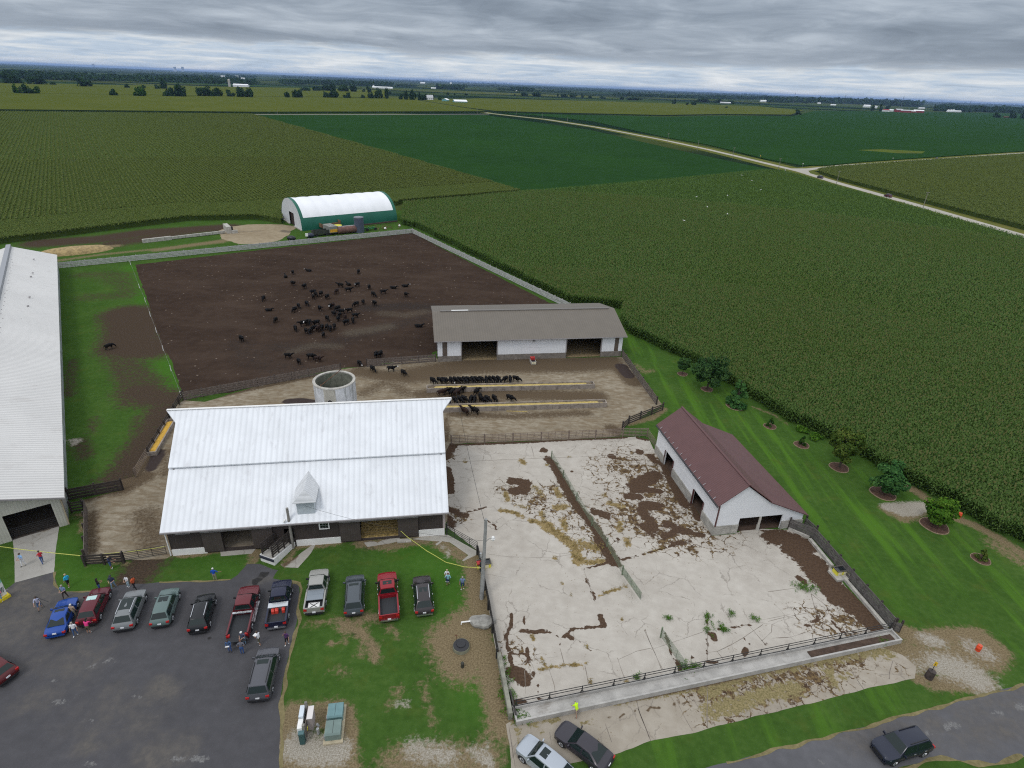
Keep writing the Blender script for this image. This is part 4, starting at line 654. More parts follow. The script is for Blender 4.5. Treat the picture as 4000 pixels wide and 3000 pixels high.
# far woods: bands of crowns towards the horizon
wv = []; wt = []
def band(f, pts, hpx, dens, depth=1.0):
    for (x0, y0), (x1, y1) in zip(pts[:-1], pts[1:]):
        n = max(1, int(abs(x1 - x0) * dens))
        for _ in range(n):
            q = random.random(); x = x0 + (x1 - x0) * q; y = y0 + (y1 - y0) * q - random.random() * depth
            p = g(f, x, y); s = math.hypot(p[0], p[1]) / FPX * FR[f][2]; h = hpx * s * random.uniform(.55, 1.1); r = h * random.uniform(.7, 1.3)
            for _ in range(9):
                d = np.array([random.gauss(0, .5) * r, random.gauss(0, .5) * r, random.uniform(.05, 1) * h]); e = r * random.uniform(.22, .42); a = random.uniform(0, 3.14); tl = random.uniform(-.5, .9)
                c, s2 = math.cos(a) * e, math.sin(a) * e; b = np.array(p) + d; up = np.array([-math.sin(a) * math.sin(tl), math.cos(a) * math.sin(tl), math.cos(tl)]) * e; sd = np.array([c, s2, 0])
                wv.append([b - sd - up * .8, b + sd - up * .8, b + sd * .7 + up * .8, b - sd * .7 + up * .8]); wt.extend([random.random()] * 4)
band('B', [(0, 75), (400, 90), (1000, 105), (1700, 122), (2212, 140)], 26, .5, 22); band('B', [(0, 70), (300, 85), (700, 92)], 30, .25, 6); band('B', [(1200, 60), (2212, 80)], 10, .3, 14); band('B', [(0, 20), (1000, 40)], 7, .3, 12)
band('A', [(0, 145), (400, 152), (900, 165), (1060, 166)], 24, .55, 16); band('A', [(1100, 168), (1300, 172)], 14, .5, 6); band('A', [(1500, 190), (1740, 192)], 28, .5, 4); band('A', [(0, 90), (1000, 118), (2212, 152)], 6, .45, 22); band('A', [(1780, 165), (2212, 178)], 9, .4, 8); band('A', [(2080, 200), (2212, 206)], 14, .4, 5)
band('D', [(0, 125), (180, 128)], 22, .5, 6); band('D', [(0, 100), (1000, 140), (2212, 172)], 6, .5, 20); band('D', [(880, 168), (1450, 186), (2212, 200)], 16, .5, 12); band('D', [(180, 130), (500, 138)], 8, .4, 10)
band('C', [(0, 222), (400, 228), (800, 240), (1300, 262)], 24, .55, 20); band('C', [(1450, 296), (2212, 318)], 24, .55, 16); band('C', [(1500, 258), (1620, 262)], 16, .5, 4); band('C', [(1700, 272), (2212, 288)], 12, .5, 8); band('C', [(0, 180), (2212, 258)], 5, .4, 12)
wv = np.array(wv).reshape(-1, 3); tag(link('far_woods', npmesh('far_woods', wv, np.arange(len(wv)).reshape(-1, 4), TREE_M['far'], dict(tint=np.array(wt)))), 'dark wooded belts fading toward the horizon', 'woods', kind='stuff')
# ------------------------------------------------------------------ buildings
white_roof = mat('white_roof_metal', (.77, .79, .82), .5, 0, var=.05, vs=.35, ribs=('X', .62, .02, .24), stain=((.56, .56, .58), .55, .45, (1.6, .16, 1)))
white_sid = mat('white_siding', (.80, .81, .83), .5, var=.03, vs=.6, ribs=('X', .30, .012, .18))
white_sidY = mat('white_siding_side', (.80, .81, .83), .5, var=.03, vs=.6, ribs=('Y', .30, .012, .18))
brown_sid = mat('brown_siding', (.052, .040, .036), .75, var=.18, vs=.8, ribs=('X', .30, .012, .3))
brown_door = mat('brown_door', (.072, .057, .051), .7, var=.12, vs=1.2, ribs=('X', .25, .008, .25))
white_paint = mat('white_paint', (.80, .79, .77), .6, var=.05, vs=2, stain=((.5, .45, .38), .6, .5, (1, 1, 3)))
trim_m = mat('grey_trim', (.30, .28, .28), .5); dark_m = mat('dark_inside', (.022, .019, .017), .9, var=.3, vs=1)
straw_fl = mat('straw_floor', (.24, .18, .10), .95, var=.4, vs=2.5, bump=.03, bs=8); tan_fl = mat('dusty_floor', (.25, .21, .16), .95, var=.2, vs=1.2)
glass_m = mat('window_glass', (.012, .016, .018), .08, spec=.6)
oldwood = mat('old_wood', (.13, .105, .09), .9, var=.35, vs=3, stain=((.30, .27, .24), .55, .6, (2, 2, 8))); darkwood = mat('dark_wood', (.050, .040, .035), .88, var=.35, vs=3)
greywood = mat('grey_wood', (.40, .40, .385), .85, var=.22, vs=1.5, stain=((.62, .63, .62), .5, .6, (.6, .6, 5)))
conc_w = mat('concrete_wall', (.36, .345, .31), .9, var=.22, vs=1.2, stain=((.19, .17, .14), .55, .6, (.8, .8, 3)), ribs=('Z', .28, .006, .15))
conc_l = mat('pale_concrete', (.42, .40, .36), .9, var=.2, vs=1.5, bump=.02, bs=6, stain=((.24, .21, .17), .58, .6, (1, 1, 2)))
steel = mat('galvanised', (.42, .43, .44), .45, .5, var=.15, vs=3); black_m = mat('black_metal', (.02, .02, .021), .5); rust = mat('rust', (.14, .065, .035), .85, var=.4, vs=2.5); pole_m = mat('pole_wood', (.24, .225, .20), .9, var=.25, vs=2)
alum = mat('bright_aluminium', (.62, .64, .66), .3, .8)

def wall_with_holes(b, u0, u1, v0, v1, z1, holes, mi=0, axis='x', fl=None):
    """vertical wall from 0 to z1 (fl(u): its own top) with rectangular openings (ua, ub, za, zb)"""
    cuts = sorted({u0, u1, *[h[0] for h in holes], *[h[1] for h in holes]})
    def bx(a, c, za, zb):
        if zb - za < .01: return
        b.box(a, c, v0, v1, za, zb, mi) if axis == 'x' else b.box(v0, v1, a, c, za, zb, mi)
    for a, c in zip(cuts[:-1], cuts[1:]):
        hs = [h for h in holes if h[0] <= a + 1e-6 and h[1] >= c - 1e-6]
        if not hs: bx(a, c, 0, z1)
        for h in hs: bx(a, c, 0, h[2]); bx(a, c, h[3], z1)

# --- the big white-roofed barn
B = thing('gambrel_barn', 'large old barn with long ribbed white roof and dark brown walls', 'barn', (-36.78, 49.20, 0), math.radians(10.017))
BL = 30.05; RV, RZ = 10.85, 12.47; BW = 2 * RV
b = MB(); wall_with_holes(b, 0, BL, 0, .18, 3.75, [(5.5, 8.62, .38, 2.8), (12.05, 13.1, 1.2, 2.58), (20.38, 24.6, .2, 2.78), (16.0, 16.9, 2.28, 3.02)])
gable = [(0, 3.75), (5.0, 7.9), (5.2, 8.2), (RV, RZ - .15), (BW - 5.2, 8.2), (BW - 5.0, 7.9), (BW, 3.75), (BW, 0), (0, 0)]
for u in (.002, BL - .182): b.prism([(u, v if v > 0 else .185, z) for v, z in gable], (.18, 0, 0))
b.box(.19, BL - .19, BW - .18, BW, 0, 3.75); wo_ = b.obj('wall', brown_sid, B)
for u0, u1, h in ((.05, 3.65, .84), (13.2, 18.1, .87), (26.97, 29.98, .97)): b = MB(); b.box(u0, u1, -.09, -.003, 0, h); b.obj('foundation', white_paint, B)
def roof_slab(b, v0, z0, v1, z1, u0, u1, th=.12, mi=0):
    b.add([(u0, v0, z0), (u1, v0, z0), (u1, v1, z1), (u0, v1, z1), (u0, v0, z0 - th), (u1, v0, z0 - th), (u1, v1, z1 - th), (u0, v1, z1 - th)], [(0, 1, 2, 3), (7, 6, 5, 4), (0, 4, 5, 1), (1, 5, 6, 2), (2, 6, 7, 3), (3, 7, 4, 0)], mi)
b = MB(); ov = .42
roof_slab(b, -.5, 3.68, 5.35, 8.20, -ov, BL + ov); roof_slab(b, BW + .5, 3.68, BW - 5.35, 8.20, -ov, BL + ov)
for sgn in (1, -1):
    vv = (lambda v: v) if sgn == 1 else (lambda v: BW - v)
    P = [(-ov, 5.0, 8.30), (BL + ov, 5.0, 8.30), (BL + ov, 9.5, 11.49), (BL + 1.6, RV, RZ), (-1.65, RV, RZ), (-ov, 9.5, 11.49)]
    P = [(u, vv(v), z) for u, v, z in P]; b.prism(P, (0, 0, -.14))
b.obj('roof', white_roof, B)
b = MB(); b.bar((-1.6, RV, RZ + .03), (BL + 1.55, RV, RZ + .03), .3, .08); b.obj('ridge_cap', white_paint, B)
b = MB(); b.box(-ov, BL + ov, -.62, -.50, 3.50, 3.66); b.obj('gutter', trim_m, B)
b = MB(); b.tube([(-.12, -.15, 3.6), (-.12, -.15, .1)], .07, 8); b.obj('downspout', white_paint, B)
b = MB(); b.box(BL - .26, BL + .03, -.05, -.004, .98, 3.5); b.obj('corner_trim', mat('mauve_trim', (.42, .36, .35), .6), B)
for u0, u1 in ((3.46, 5.48), (8.64, 10.85), (18.12, 20.36), (24.62, 26.93)):
    d = MB(); d.box(u0, u1, -.17, -.10, .25, 2.92); d.obj('sliding_door', brown_door, B)
for u0, u1 in ((3.4, 10.9), (18.1, 27.0), (.9, 2.4)):
    d = MB(); d.box(u0, u1, -.2, -.10, 3.0, 3.1); d.obj('door_track', trim_m, B)
f = MB(); f.box(16.0 - .12, 16.9 + .12, -.07, -.005, 3.02, 3.14); f.box(16.0 - .12, 16.9 + .12, -.07, -.005, 2.16, 2.28); f.box(15.88, 16.0, -.07, -.005, 2.28, 3.02); f.box(16.9, 17.02, -.07, -.005, 2.28, 3.02)
wf = f.obj('window', white_paint, B); p_ = MB(); p_.box(16.0, 16.9, .05, .07, 2.28, 3.02); p_.obj('pane', glass_m, wf)
p_ = MB()
for u in (16.3, 16.6): p_.box(u - .015, u + .015, .01, .04, 2.28, 3.02)
p_.box(16.0, 16.9, .012, .042, 2.63, 2.66); p_.obj('muntin', steel, wf)
f = MB(); f.box(.2, BL - .2, .2, BW - .2, .02, .14); f.obj('floor', tan_fl, B)
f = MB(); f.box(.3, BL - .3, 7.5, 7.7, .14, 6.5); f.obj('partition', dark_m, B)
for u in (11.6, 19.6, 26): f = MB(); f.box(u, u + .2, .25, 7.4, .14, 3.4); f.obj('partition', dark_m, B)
f = MB(); f.add([(20.3, .3, .15), (24.7, .3, .15), (24.7, 3.6, 1.9), (20.3, 3.6, 1.9), (20.3, 3.6, .15), (24.7, 3.6, .15)], [(0, 1, 2, 3), (2, 5, 4, 3), (0, 3, 4), (1, 5, 2)]); f.obj('straw_bank', mat('straw_bank', (.30, .21, .075), .95, var=.45, vs=4, bump=.08, bs=6), B)
f = MB()
for z in (.55, .95, 1.35, 1.75, 2.15): f.box(20.42, 24.56, .26, .30, z, z + .10)
f.obj('plank_gate', mat('gate_plank', (.14, .10, .045), .9, var=.4, vs=4), B)
# hipped roof dormer on the lower slope
du0, du1, dzf, dze, dzr = 13.74, 15.62, 4.2, 6.1, 7.32; dm = (du0 + du1) / 2
rz_at = lambda v: 3.68 + (v + .5) * (8.20 - 3.68) / 5.85
vf = .25; f = MB(); f.add([(du0, vf, dzf), (du1, vf, dzf), (du1, vf, dze), (du0, vf, dze), (du0, 2.2, dze), (du1, 2.2, dze)], [(0, 1, 2, 3), (0, 3, 4), (1, 5, 2)])
dk = f.obj('dormer', mat('pale_blue_grey', (.50, .55, .58), .5, var=.06, vs=1), B)
f = MB(); e = .3; vb = (dzr - 3.68) / ((8.20 - 3.68) / 5.85) - .5 + .15; ve = (dze - 3.68) / .7726 - .5
A_, C_, D_, E_, R0, R1 = (du0 - e, vf - .37, dze), (du1 + e, vf - .37, dze), (du1 + e, ve + .1, dze + .1), (du0 - e, ve + .1, dze + .1), (dm, vf + .42, dzr), (dm, vb, dzr)
for P in ([A_, C_, R0], [C_, D_, R1, R0], [E_, A_, R0, R1]):
    f.prism(P, (0, 0, -.07))
f.obj('dormer_roof', mat('dormer_tin', (.62, .63, .64), .55, 0, var=.06, vs=1.2, ribs=('Y', .33, .015, .3)), dk)
# barn yard pole with flood lights, and wire to the dormer
pw = thing('yard_pole', 'short weathered wooden pole with flood lights in front of the brown barn', 'pole', g('e', 1508, 665)); f = MB(); f.tube([(0, 0, 0), (0, .12, 5.6)], [.17, .14], 10); f.obj('post', pole_m, pw)
for dx in (-.28, -.36):
    f = MB(); f.tube([(0, .06, 4.05), (dx, -.1, 4.12)], .025, 6); f.sphere((dx - .05, -.2, 4.05 + (dx + .32) * 2), .13, 8, 6); f.obj('flood_light', white_paint, pw)
# --- concrete loading chute
R_ = thing('loading_chute', 'whitewashed concrete loading chute with dark plank sides', 'loading ramp', (-26.0, 48.6, 0), math.atan2(2.9, 1.05)); f = MB()
f.add([(0, -.95, 0), (4.0, -.95, 0), (4.0, .95, 0), (0, .95, 0), (0, -.95, .95), (4.0, -.95, .55), (4.0, .95, .55), (0, .95, .95)], [(3, 2, 1, 0), (4, 5, 6, 7), (0, 1, 5, 4), (1, 2, 6, 5), (2, 3, 7, 6), (3, 0, 4, 7)]); f.obj('ramp_base', white_paint, R_)
f = MB(); f.add([(.02, -.8, .97), (3.95, -.8, .565), (3.95, .8, .565), (.02, .8, .97)], [(0, 1, 2, 3)]); f.obj('ramp_floor', conc_l, R_)
f = MB(); f.box(-.1, -.003, -.95, .95, .55, .86); f.obj('bumper', mat('blue_black', (.03, .035, .05), .7), R_)
for sy in (-.62, .66):
    f = MB()
    for k in range(5): zz = .25 + k * .30; f.bar((.15, sy, .96 + zz), (3.9, sy, .60 + zz + .12), .05, .2)
    f.obj('plank_side', darkwood, R_)
    for u in (.2, 1.1, 2.0, 2.9, 3.8):
        f = MB(); f.box(u - .07, u + .07, sy + (.03 if sy > 0 else -.13), sy + (.13 if sy > 0 else -.03), .6, 2.5); f.obj('post', darkwood, R_)

# --- grey-brown cattle shed
S = thing('cattle_shed', 'long cattle shed with taupe metal roof and two open bays', 'shed', (-14.354, 102.652, 0), math.radians(9.87)); SLn, SWd = 36.5, 18.6
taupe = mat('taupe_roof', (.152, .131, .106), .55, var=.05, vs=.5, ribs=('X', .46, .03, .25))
b = MB(); b.box(0, 4.58, 0, .16, 1.15, 4.3); b.box(11.34, 25.15, 0, .16, 1.15, 4.3); b.box(32.12, SLn, 0, .16, 1.15, 4.3); b.box(4.58, 11.34, 0, .16, 4.0, 4.3); b.box(25.15, 32.12, 0, .16, 4.0, 4.3)
b.box(.16, SLn - .16, SWd - .16, SWd, 0, 4.3); b.obj('wall', white_sid, S)
b = MB(); 
for u in (.002, SLn - .158): b.prism([(u, .162, 0), (u, SWd - .162, 0), (u, SWd - .162, 4.3), (u, 9.0, 6.7), (u, .162, 4.3)], (.156, 0, 0))
b.obj('gable_wall', brown_sid, S)
for a, c in ((0, 4.56), (11.36, 25.13), (32.14, SLn)): b = MB(); b.box(a, c, -.05, .2, 0, 1.15); b.obj('foundation', mat('plank_base', (.21, .185, .16), .9, var=.25, vs=1.5, ribs=('Z', .28, .01, .4)), S)
for a, c in ((.92, 1.82), (34.9, 35.7)): b = MB(); b.box(a, c, -.04, -.003, 1.16, 4.2); b.obj('brown_panel', mat('panel_brown', (.115, .09, .072), .7, ribs=('X', .25, .01, .3)), S)
b = MB(); roof_slab(b, -.63, 4.49, 9.01, 6.92, -.63, SLn + .63); roof_slab(b, SWd + .63, 4.49, 9.01, 6.92, -.63, SLn + .63); b.obj('roof', taupe, S)
b = MB(); b.box(1.0, SLn - .6, 8.75, 9.3, 6.86, 7.06); b.obj('ridge_vent', mat('vent_brown', (.16, .145, .13), .5), S)
b = MB(); b.box(3.2, 6.6, 8.80, 9.2, 7.062, 7.09); b.obj('ridge_patch', white_paint, S)
b = MB(); b.box(-.6, SLn + .6, -.74, -.64, 4.34, 4.46); b.obj('gutter', trim_m, S)
b = MB(); b.box(.2, SLn - .2, .2, SWd - .2, .02, .05); b.obj('floor', straw_fl, S)
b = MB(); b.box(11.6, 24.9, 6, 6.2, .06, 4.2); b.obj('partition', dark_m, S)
for a in (16.2, 18.6): b = MB(); b.box(a, a + 2.05, -.03, -.004, 2.45, 3.25); b.obj('shutter', white_sid, S)
b = MB(); b.box(18.35, 18.72, -.3, -.01, 3.72, 4.0); b.obj('wall_lamp', steel, S)
for a in (4.5, 11.42, 25.07, 32.2): b = MB(); b.box(a - .1, a + .1, -.06, .2, 1.16 if a in (4.5,) else 1.16, 4.0); b.obj('jamb', trim_m, S)

# --- red-roofed shed
Rd = thing('open_shed', 'white shed with broad maroon metal roof and concrete base', 'shed', (25.09, 56.294, 0), math.radians(10.92)); RL = 18.26
maroon = mat('maroon_roof', (.130, .062, .060), .5, var=.06, vs=.6, ribs=('Y', .30, .03, .28))
b = MB(); wall_with_holes(b, 0, RL, 0, .16, 4.5, [(3.2, 5.95, .0, 2.4), (12.3, 15.0, .0, 2.4)], 0, 'y'); 
def topz(u): return 4.62 + (7.1 - 4.62) * u / 3.13 if u < 3.13 else (7.1 - (7.1 - 4.4) * (u - 3.13) / (6.6 - 3.13) if u < 6.6 else 4.4 - (4.4 - 1.95) * (u - 6.6) / (12.23 - 6.6))
for v0 in (.002, RL - .158):
    holes = [(3.14, 8.92)] if v0 < 1 else []
    us = [.162, 3.13, 3.14, 6.6, 8.92, 11.75]
    for a, c in zip(us[:-1], us[1:]):
        zb = 2.2 if holes and a >= 3.14 - 1e-6 and c <= 8.92 + 1e-6 else 0
        b.prism([(a, v0, zb), (c, v0, zb), (c, v0, topz(c) - .1), (a, v0, topz(a) - .1)], (0, .156, 0))
b.box(11.6, 11.76, .16, RL - .16, 0, 1.9); b.obj('wall', white_sidY, Rd)
for q in ((-.12, -.002, -.1, 3.2, 1.32), (-.12, -.002, 5.95, 12.3, 1.32), (-.12, -.002, 15.0, RL, 1.32), (0, 3.14, -.1, -.002, 1.32), (8.92, 11.85, -.1, -.002, 1.22)): b = MB(); b.box(*q[:4], 0, q[4]); b.obj('concrete_base', conc_w, Rd)
b = MB(); y0, y1 = -.3, RL + .3
def rslab(b, u0, z0, u1, z1): b.prism([(u0, y0, z0), (u0, y1, z0), (u1, y1, z1), (u1, y0, z1)], (0, 0, -.1))
rslab(b, -.32, 4.60, 3.13, 7.32); rslab(b, 3.13, 7.32, 6.62, 4.60); rslab(b, 6.5, 4.54, 12.25, 1.98); b.obj('roof', maroon, Rd)
b = MB(); b.bar((3.13, y0, 7.35), (3.13, y1, 7.35), .3, .06); b.obj('ridge_cap', mat('maroon_dark', (.105, .045, .043), .5), Rd)
b = MB(); b.box(-.45, -.33, y0, y1, 4.40, 4.56); b.obj('gutter', mat('dark_gutter', (.05, .05, .055), .5), Rd)
b = MB(); b.box(-.04, .1, -.135, -.004, 1.33, 4.4); b.obj('corner_trim', MATS['maroon_dark'], Rd)
b = MB(); b.tube([(5.98, .1, -.1), (5.98, .1, 2.2)], .16, 10); b.tube([(5.98, .1, 0), (5.98, .1, .75)], .21, 10); b.obj('post', conc_l, Rd)
for v in (3.2, 12.3): b = MB(); b.box(-.14, .1, v - .1, v - .002, 0, 2.4); b.obj('door_jamb', MATS['maroon_dark'], Rd); b = MB(); b.box(-.14, .1, v + 2.72, v + 2.80, 0, 2.4); b.obj('door_jamb', MATS['maroon_dark'], Rd)
b = MB(); b.box(.2, 11.5, .2, RL - .2, .02, .04); b.obj('floor', mat('manure_floor', (.07, .045, .032), .95, var=.3, vs=2), Rd)
b = MB()
for k in range(13): v = 1 + k * 1.35; b.bar((-.35, v, 4.72), (-.05, v, 4.98), .04, .03)
b.obj('snow_guard', alum, Rd)

# --- long pale cattle building at the left
Lb = thing('cattle_building', 'huge pale ribbed metal roof of the cattle building at left', 'barn', (-51.236, 53.451, 0), math.radians(35.519)); LL, LW, LR = 117.5, 17.6, 8.43
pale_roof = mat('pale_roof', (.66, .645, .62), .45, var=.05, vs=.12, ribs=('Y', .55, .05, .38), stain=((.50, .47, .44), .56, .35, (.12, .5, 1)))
b = MB(); us = [-LW, -5.25, -.88, 0]
b.box(-.88, 0, 0, .15, 0, 4.25); b.prism([(-5.25, 0, 3.46), (-.88, 0, 3.46), (-.88, 0, 4.25), (-5.25, 0, 5.9)], (0, .15, 0)); b.prism([(-.88, 0, 4.25), (0, 0, 4.25), (-.88, 0, 4.53)], (0, .15, 0))
b.prism([(-LR - 2, 0, 0), (-5.25, 0, 0), (-5.25, 0, 5.9), (-LR, 0, 7.0), (-LR - 2, 0, 6.4)], (0, .15, 0)); b.prism([(-LW, 0, 0), (-LR - 2, 0, 0), (-LR - 2, 0, 6.4), (-LW, 0, 4.25)], (0, .15, 0))
b.obj('wall', mat('cream_siding', (.50, .485, .42), .6, var=.06, vs=.8, ribs=('X', .30, .012, .2)), Lb)
b = MB(); b.prism([(-LW, LL, 0), (0, LL, 0), (0, LL, 4.25), (-LR, LL, 7.0), (-LW, LL, 4.25)], (0, .15, 0)); b.obj('end_wall', MATS['cream_siding'], Lb)
b = MB(); b.box(-.12, .0, .15, LL, .0, 1.3); b.box(-.12, .0, .15, LL, 3.0, 4.2)
for k in range(40): b.box(-.14, .02, .3 + k * 3, .55 + k * 3, 1.3, 3.0)
b.obj('side_wall', mat('side_grey', (.27, .29, .29), .7, var=.25, vs=.3), Lb)
for k in range(20): b = MB(); b.box(.021, .05, 1 + k * 5.9, 6 + k * 5.9, 1.2 + (k % 3) * .25, 3.1); b.obj('curtain', mat('curtain_a' if k % 2 else 'curtain_b', (.40, .46, .47) if k % 2 else (.34, .33, .30), .6, var=.15, vs=.7), Lb)
b = MB(); b.prism([(.57, -.57, 4.05), (.57, LL + .57, 4.05), (-LR, LL + .57, 7.27), (-LR, -.57, 7.27)], (0, 0, -.12)); b.prism([(-LW - .57, -.57, 4.05), (-LW - .57, LL + .57, 4.05), (-LR, LL + .57, 7.27), (-LR, -.57, 7.27)], (0, 0, -.12)); b.obj('roof', pale_roof, Lb)
b = MB(); b.prism([(-LR - .55, -.4, 7.1), (-LR + .55, -.4, 7.1), (-LR + .45, -.4, 7.75), (-LR - .45, -.4, 7.75)], (0, LL + .8, 0)); b.obj('ridge_vent', mat('vent_grey', (.30, .31, .33), .6), Lb)
b = MB(); b.bar((.62, -.62, 4.0), (-LR, -.62, 7.2), .1, .2); b.obj('barge_board', trim_m, Lb)
b = MB(); b.tube([(.12, -.12, 3.9), (.05, -.1, .1)], .07, 8); b.obj('downspout', mat('buff_pipe', (.42, .35, .24), .6), Lb)
b = MB(); b.box(-LW + .2, -.2, .2, LL - .2, .02, .05); b.obj('floor', mat('byre_floor', (.06, .048, .04), .95, var=.3, vs=1), Lb)
b = MB()
for z in (.35, .6, .85, 1.1, 1.35): b.tube([(-5.2, .35, z), (-.9, .35, z)], .03, 6)
for u in (-5.15, -3.8, -2.4, -.95): b.tube([(u, .35, .05), (u, .35, 1.4)], .035, 6)
b.obj('pipe_gate', black_m, Lb)
b = MB()
for x, y in [(12, 95), (25, 92), (13, 108), (20, 76), (26, 70), (70, 62)]: b.tube([(-LR * .4 - x * .02, y, 5.75), (-LR * .4 - x * .02, y, 5.95)], .18, 8)
for k in range(26): u = -LR + .9 + random.random() * .5; b.box(u, u + .12, 40 + k * 2.6, 40.3 + k * 2.6, 7.27 - (u + LR) * .364 + .002, 7.27 - (u + LR) * .364 + .03)
b.obj('roof_vent', trim_m, Lb)

# --- hoop barn
Hb = thing('hoop_barn', 'white fabric hoop barn with green end arches and green side walls', 'barn', (-74.44, 204.39, 0), math.radians(37.0)); HL, HW, HH = 35.9, 22.0, 9.2
fab = mat('white_fabric', (.84, .85, .87), .5, var=.03, vs=.2, stain=((.70, .71, .72), .56, .5, (.4, 1.2, 1))); grn = mat('green_fabric', (.010, .115, .075), .55, var=.08, vs=.3); fabe = mat('fabric_end', (.62, .63, .65), .55, var=.04, vs=.4)
def arch(t, s=1.0): a = math.pi * t; return HW / 2 - HW / 2 * math.cos(a) * s, max(0, HH * math.sin(a) ** .82) * s
def arc_strip(b, t0, t1, u0, u1, n, m, off=0., sag=0., mi=0):
    V = []; F = []
    for i in range(m + 1):
        u = u0 + (u1 - u0) * i / m
        for k in range(n + 1):
            t = t0 + (t1 - t0) * k / n; v, z = arch(t); d = Vector((0, v - HW / 2, z * .9)); d.normalize()
            w = off - sag * (1 - abs(math.cos(math.pi * (u - u0) / (HL - 2.2) * 8)) ** .7)
            V.append((u, v + d.y * w, z + d.z * w))
    for i in range(m):
        for k in range(n): q = i * (n + 1) + k; F.append((q, q + 1, q + n + 2, q + n + 1))
    b.add(V, F, mi, True)
ts = .125
b = MB(); arc_strip(b, ts, 1 - ts, 1.1, HL - 1.1, 40, 64, .0, .20); b.obj('fabric_cover', fab, Hb)
for u0, u1 in ((0, 1.1), (HL - 1.1, HL)): b = MB(); arc_strip(b, ts, 1 - ts, u0, u1, 40, 1, .02); b.obj('arch_band', grn, Hb)
b = MB(); arc_strip(b, 0, ts, 0, HL, 6, 1, .02); b.obj('side_wall', grn, Hb)
b = MB(); arc_strip(b, 1 - ts, 1, 0, HL, 6, 1, .02); b.obj('side_wall', grn, Hb)
ns = 40; d0, d1, dz_ = 8.0, 12.6, 4.6; b = MB(); bb = MB()
for i in range(ns):
    t0, t1 = i / ns, (i + 1) / ns; (v0, z0), (v1, z1) = arch(t0, 1), arch(t1, 1)
    lo = dz_ if (v0 + v1) / 2 > d0 and (v0 + v1) / 2 < d1 else 0
    for uu, b_ in ((.03, b), (HL - .03, bb)): b_.add([(uu, v0, lo if uu < 1 else 0), (uu, v1, lo if uu < 1 else 0), (uu, v1, z1), (uu, v0, z0)], [(0, 1, 2, 3)])
b.obj('end_wall', fabe, Hb); bb.obj('end_wall', fabe, Hb)
b = MB(); b.box(.5, .7, d0 - .3, d1 + .3, 0, dz_ + .3); b.obj('door', mat('brown_dark_door', (.04, .025, .02), .8, var=.3, vs=.5), Hb)
b = MB(); b.box(-.3, .0, 0, d0 - .2, 0, .35); b.obj('concrete_base', conc_l, Hb); b = MB(); b.box(-.3, 0, d1 + .2, HW, 0, .35); b.obj('concrete_base', conc_l, Hb)

# --- silo stump
Sc = (-26.35, 77.9); b = MB(); n = 40; ro, ri, hs = 3.02, 2.72, 7.8
def ring(r, z): return [(r * math.cos(2 * math.pi * k / n), r * math.sin(2 * math.pi * k / n), z) for k in range(n)]
silo_m = mat('silo_stave', (.50, .50, .50), .85, var=.16, vs=.8, stain=((.24, .245, .23), .50, .75, (2.2, 2.2, .22))); silo_i = mat('silo_inside', (.17, .175, .14), .9, var=.3, vs=.7, stain=((.06, .085, .05), .5, .7, (1, 1, .3)))
sl_o = thing('silo', 'roofless pale concrete silo stump behind the white-roofed barn', 'silo', (*Sc, 0)); b.loft([ring(ro, 0), ring(ro, hs)], 0, True, False); b.loft([ring(ro, hs), ring(ro + .06, hs + .02), ring(ro + .06, hs + .2), ring(ri - .03, hs + .2), ring(ri, hs)], 1, False, False); b.loft([ring(ri, hs), ring(ri, .1)], 2, True, False); b.add(ring(ri, .1), [tuple(range(n))], 2)
b.obj('shaft', [silo_m, conc_l, silo_i], sl_o)
am = math.radians(-88); b = MB()
V = [((ro + .025) * math.cos(am + t), (ro + .025) * math.sin(am + t), z) for z in (0, hs) for t in np.linspace(-.28, .28, 7)]
b.add(V, [(i, i + 1, i + 8, i + 7) for i in range(6)]); b.obj('chute_strip', mat('chute_tan', (.33, .31, .26), .9, var=.15, vs=1), sl_o)
b = MB(); q = Vector((math.cos(am), math.sin(am), 0)); r_ = Vector((-q.y, q.x, 0)); c = q * (ro + .03) + Vector((0, 0, 5.75))
for rr, dd, nm, mm in ((.46, .06, 'hatch_rim', conc_l), (.38, .09, 'hatch_hole', MATS['dark_inside'])):
    b = MB(); b.prism([c + (r_ * math.cos(t) + Vector((0, 0, 1.15)) * math.sin(t)) * rr for t in np.linspace(0, 2 * math.pi, 20, endpoint=False)], q * dd); b.obj(nm, mm, sl_o)
b = MB(); b.bar((-1.2, -2.4, hs + .35), (.1, 2.75, hs + .35), .07, .07); b.bar((-1.2, -2.4, hs + .2), (-1.2, -2.4, hs + .5), .08, .08); b.obj('cross_pipe', rust, sl_o)

# --- far farmsteads: white and coloured gabled buildings
def gable_house(label, p, w, l, h, rz, wm, rm, cat='farm building', name='farm_building', grp='distant farm buildings', D=None, roofh=.45):
    t = thing(name, label, cat, (p[0], p[1], 0), rz, grp); b = MB(); b.box(-l / 2, l / 2, -w / 2, w / 2, 0, h)
    for s in (-1, 1): b.prism([(s * l / 2 * .999, -w / 2, h), (s * l / 2 * .999, w / 2, h), (s * l / 2 * .999, 0, h + w * roofh)], (-s * .2, 0, 0))
    b.obj('wall', wm, t); b = MB()
    for s in (-1, 1): b.prism([(-l / 2 - .5, s * (w / 2 + .5), h - .5 * roofh * 2), (l / 2 + .5, s * (w / 2 + .5), h - .5 * roofh * 2), (l / 2 + .5, 0, h + w * roofh + .1), (-l / 2 - .5, 0, h + w * roofh + .1)], (0, 0, -.25))
    b.obj('roof', rm, t); return t
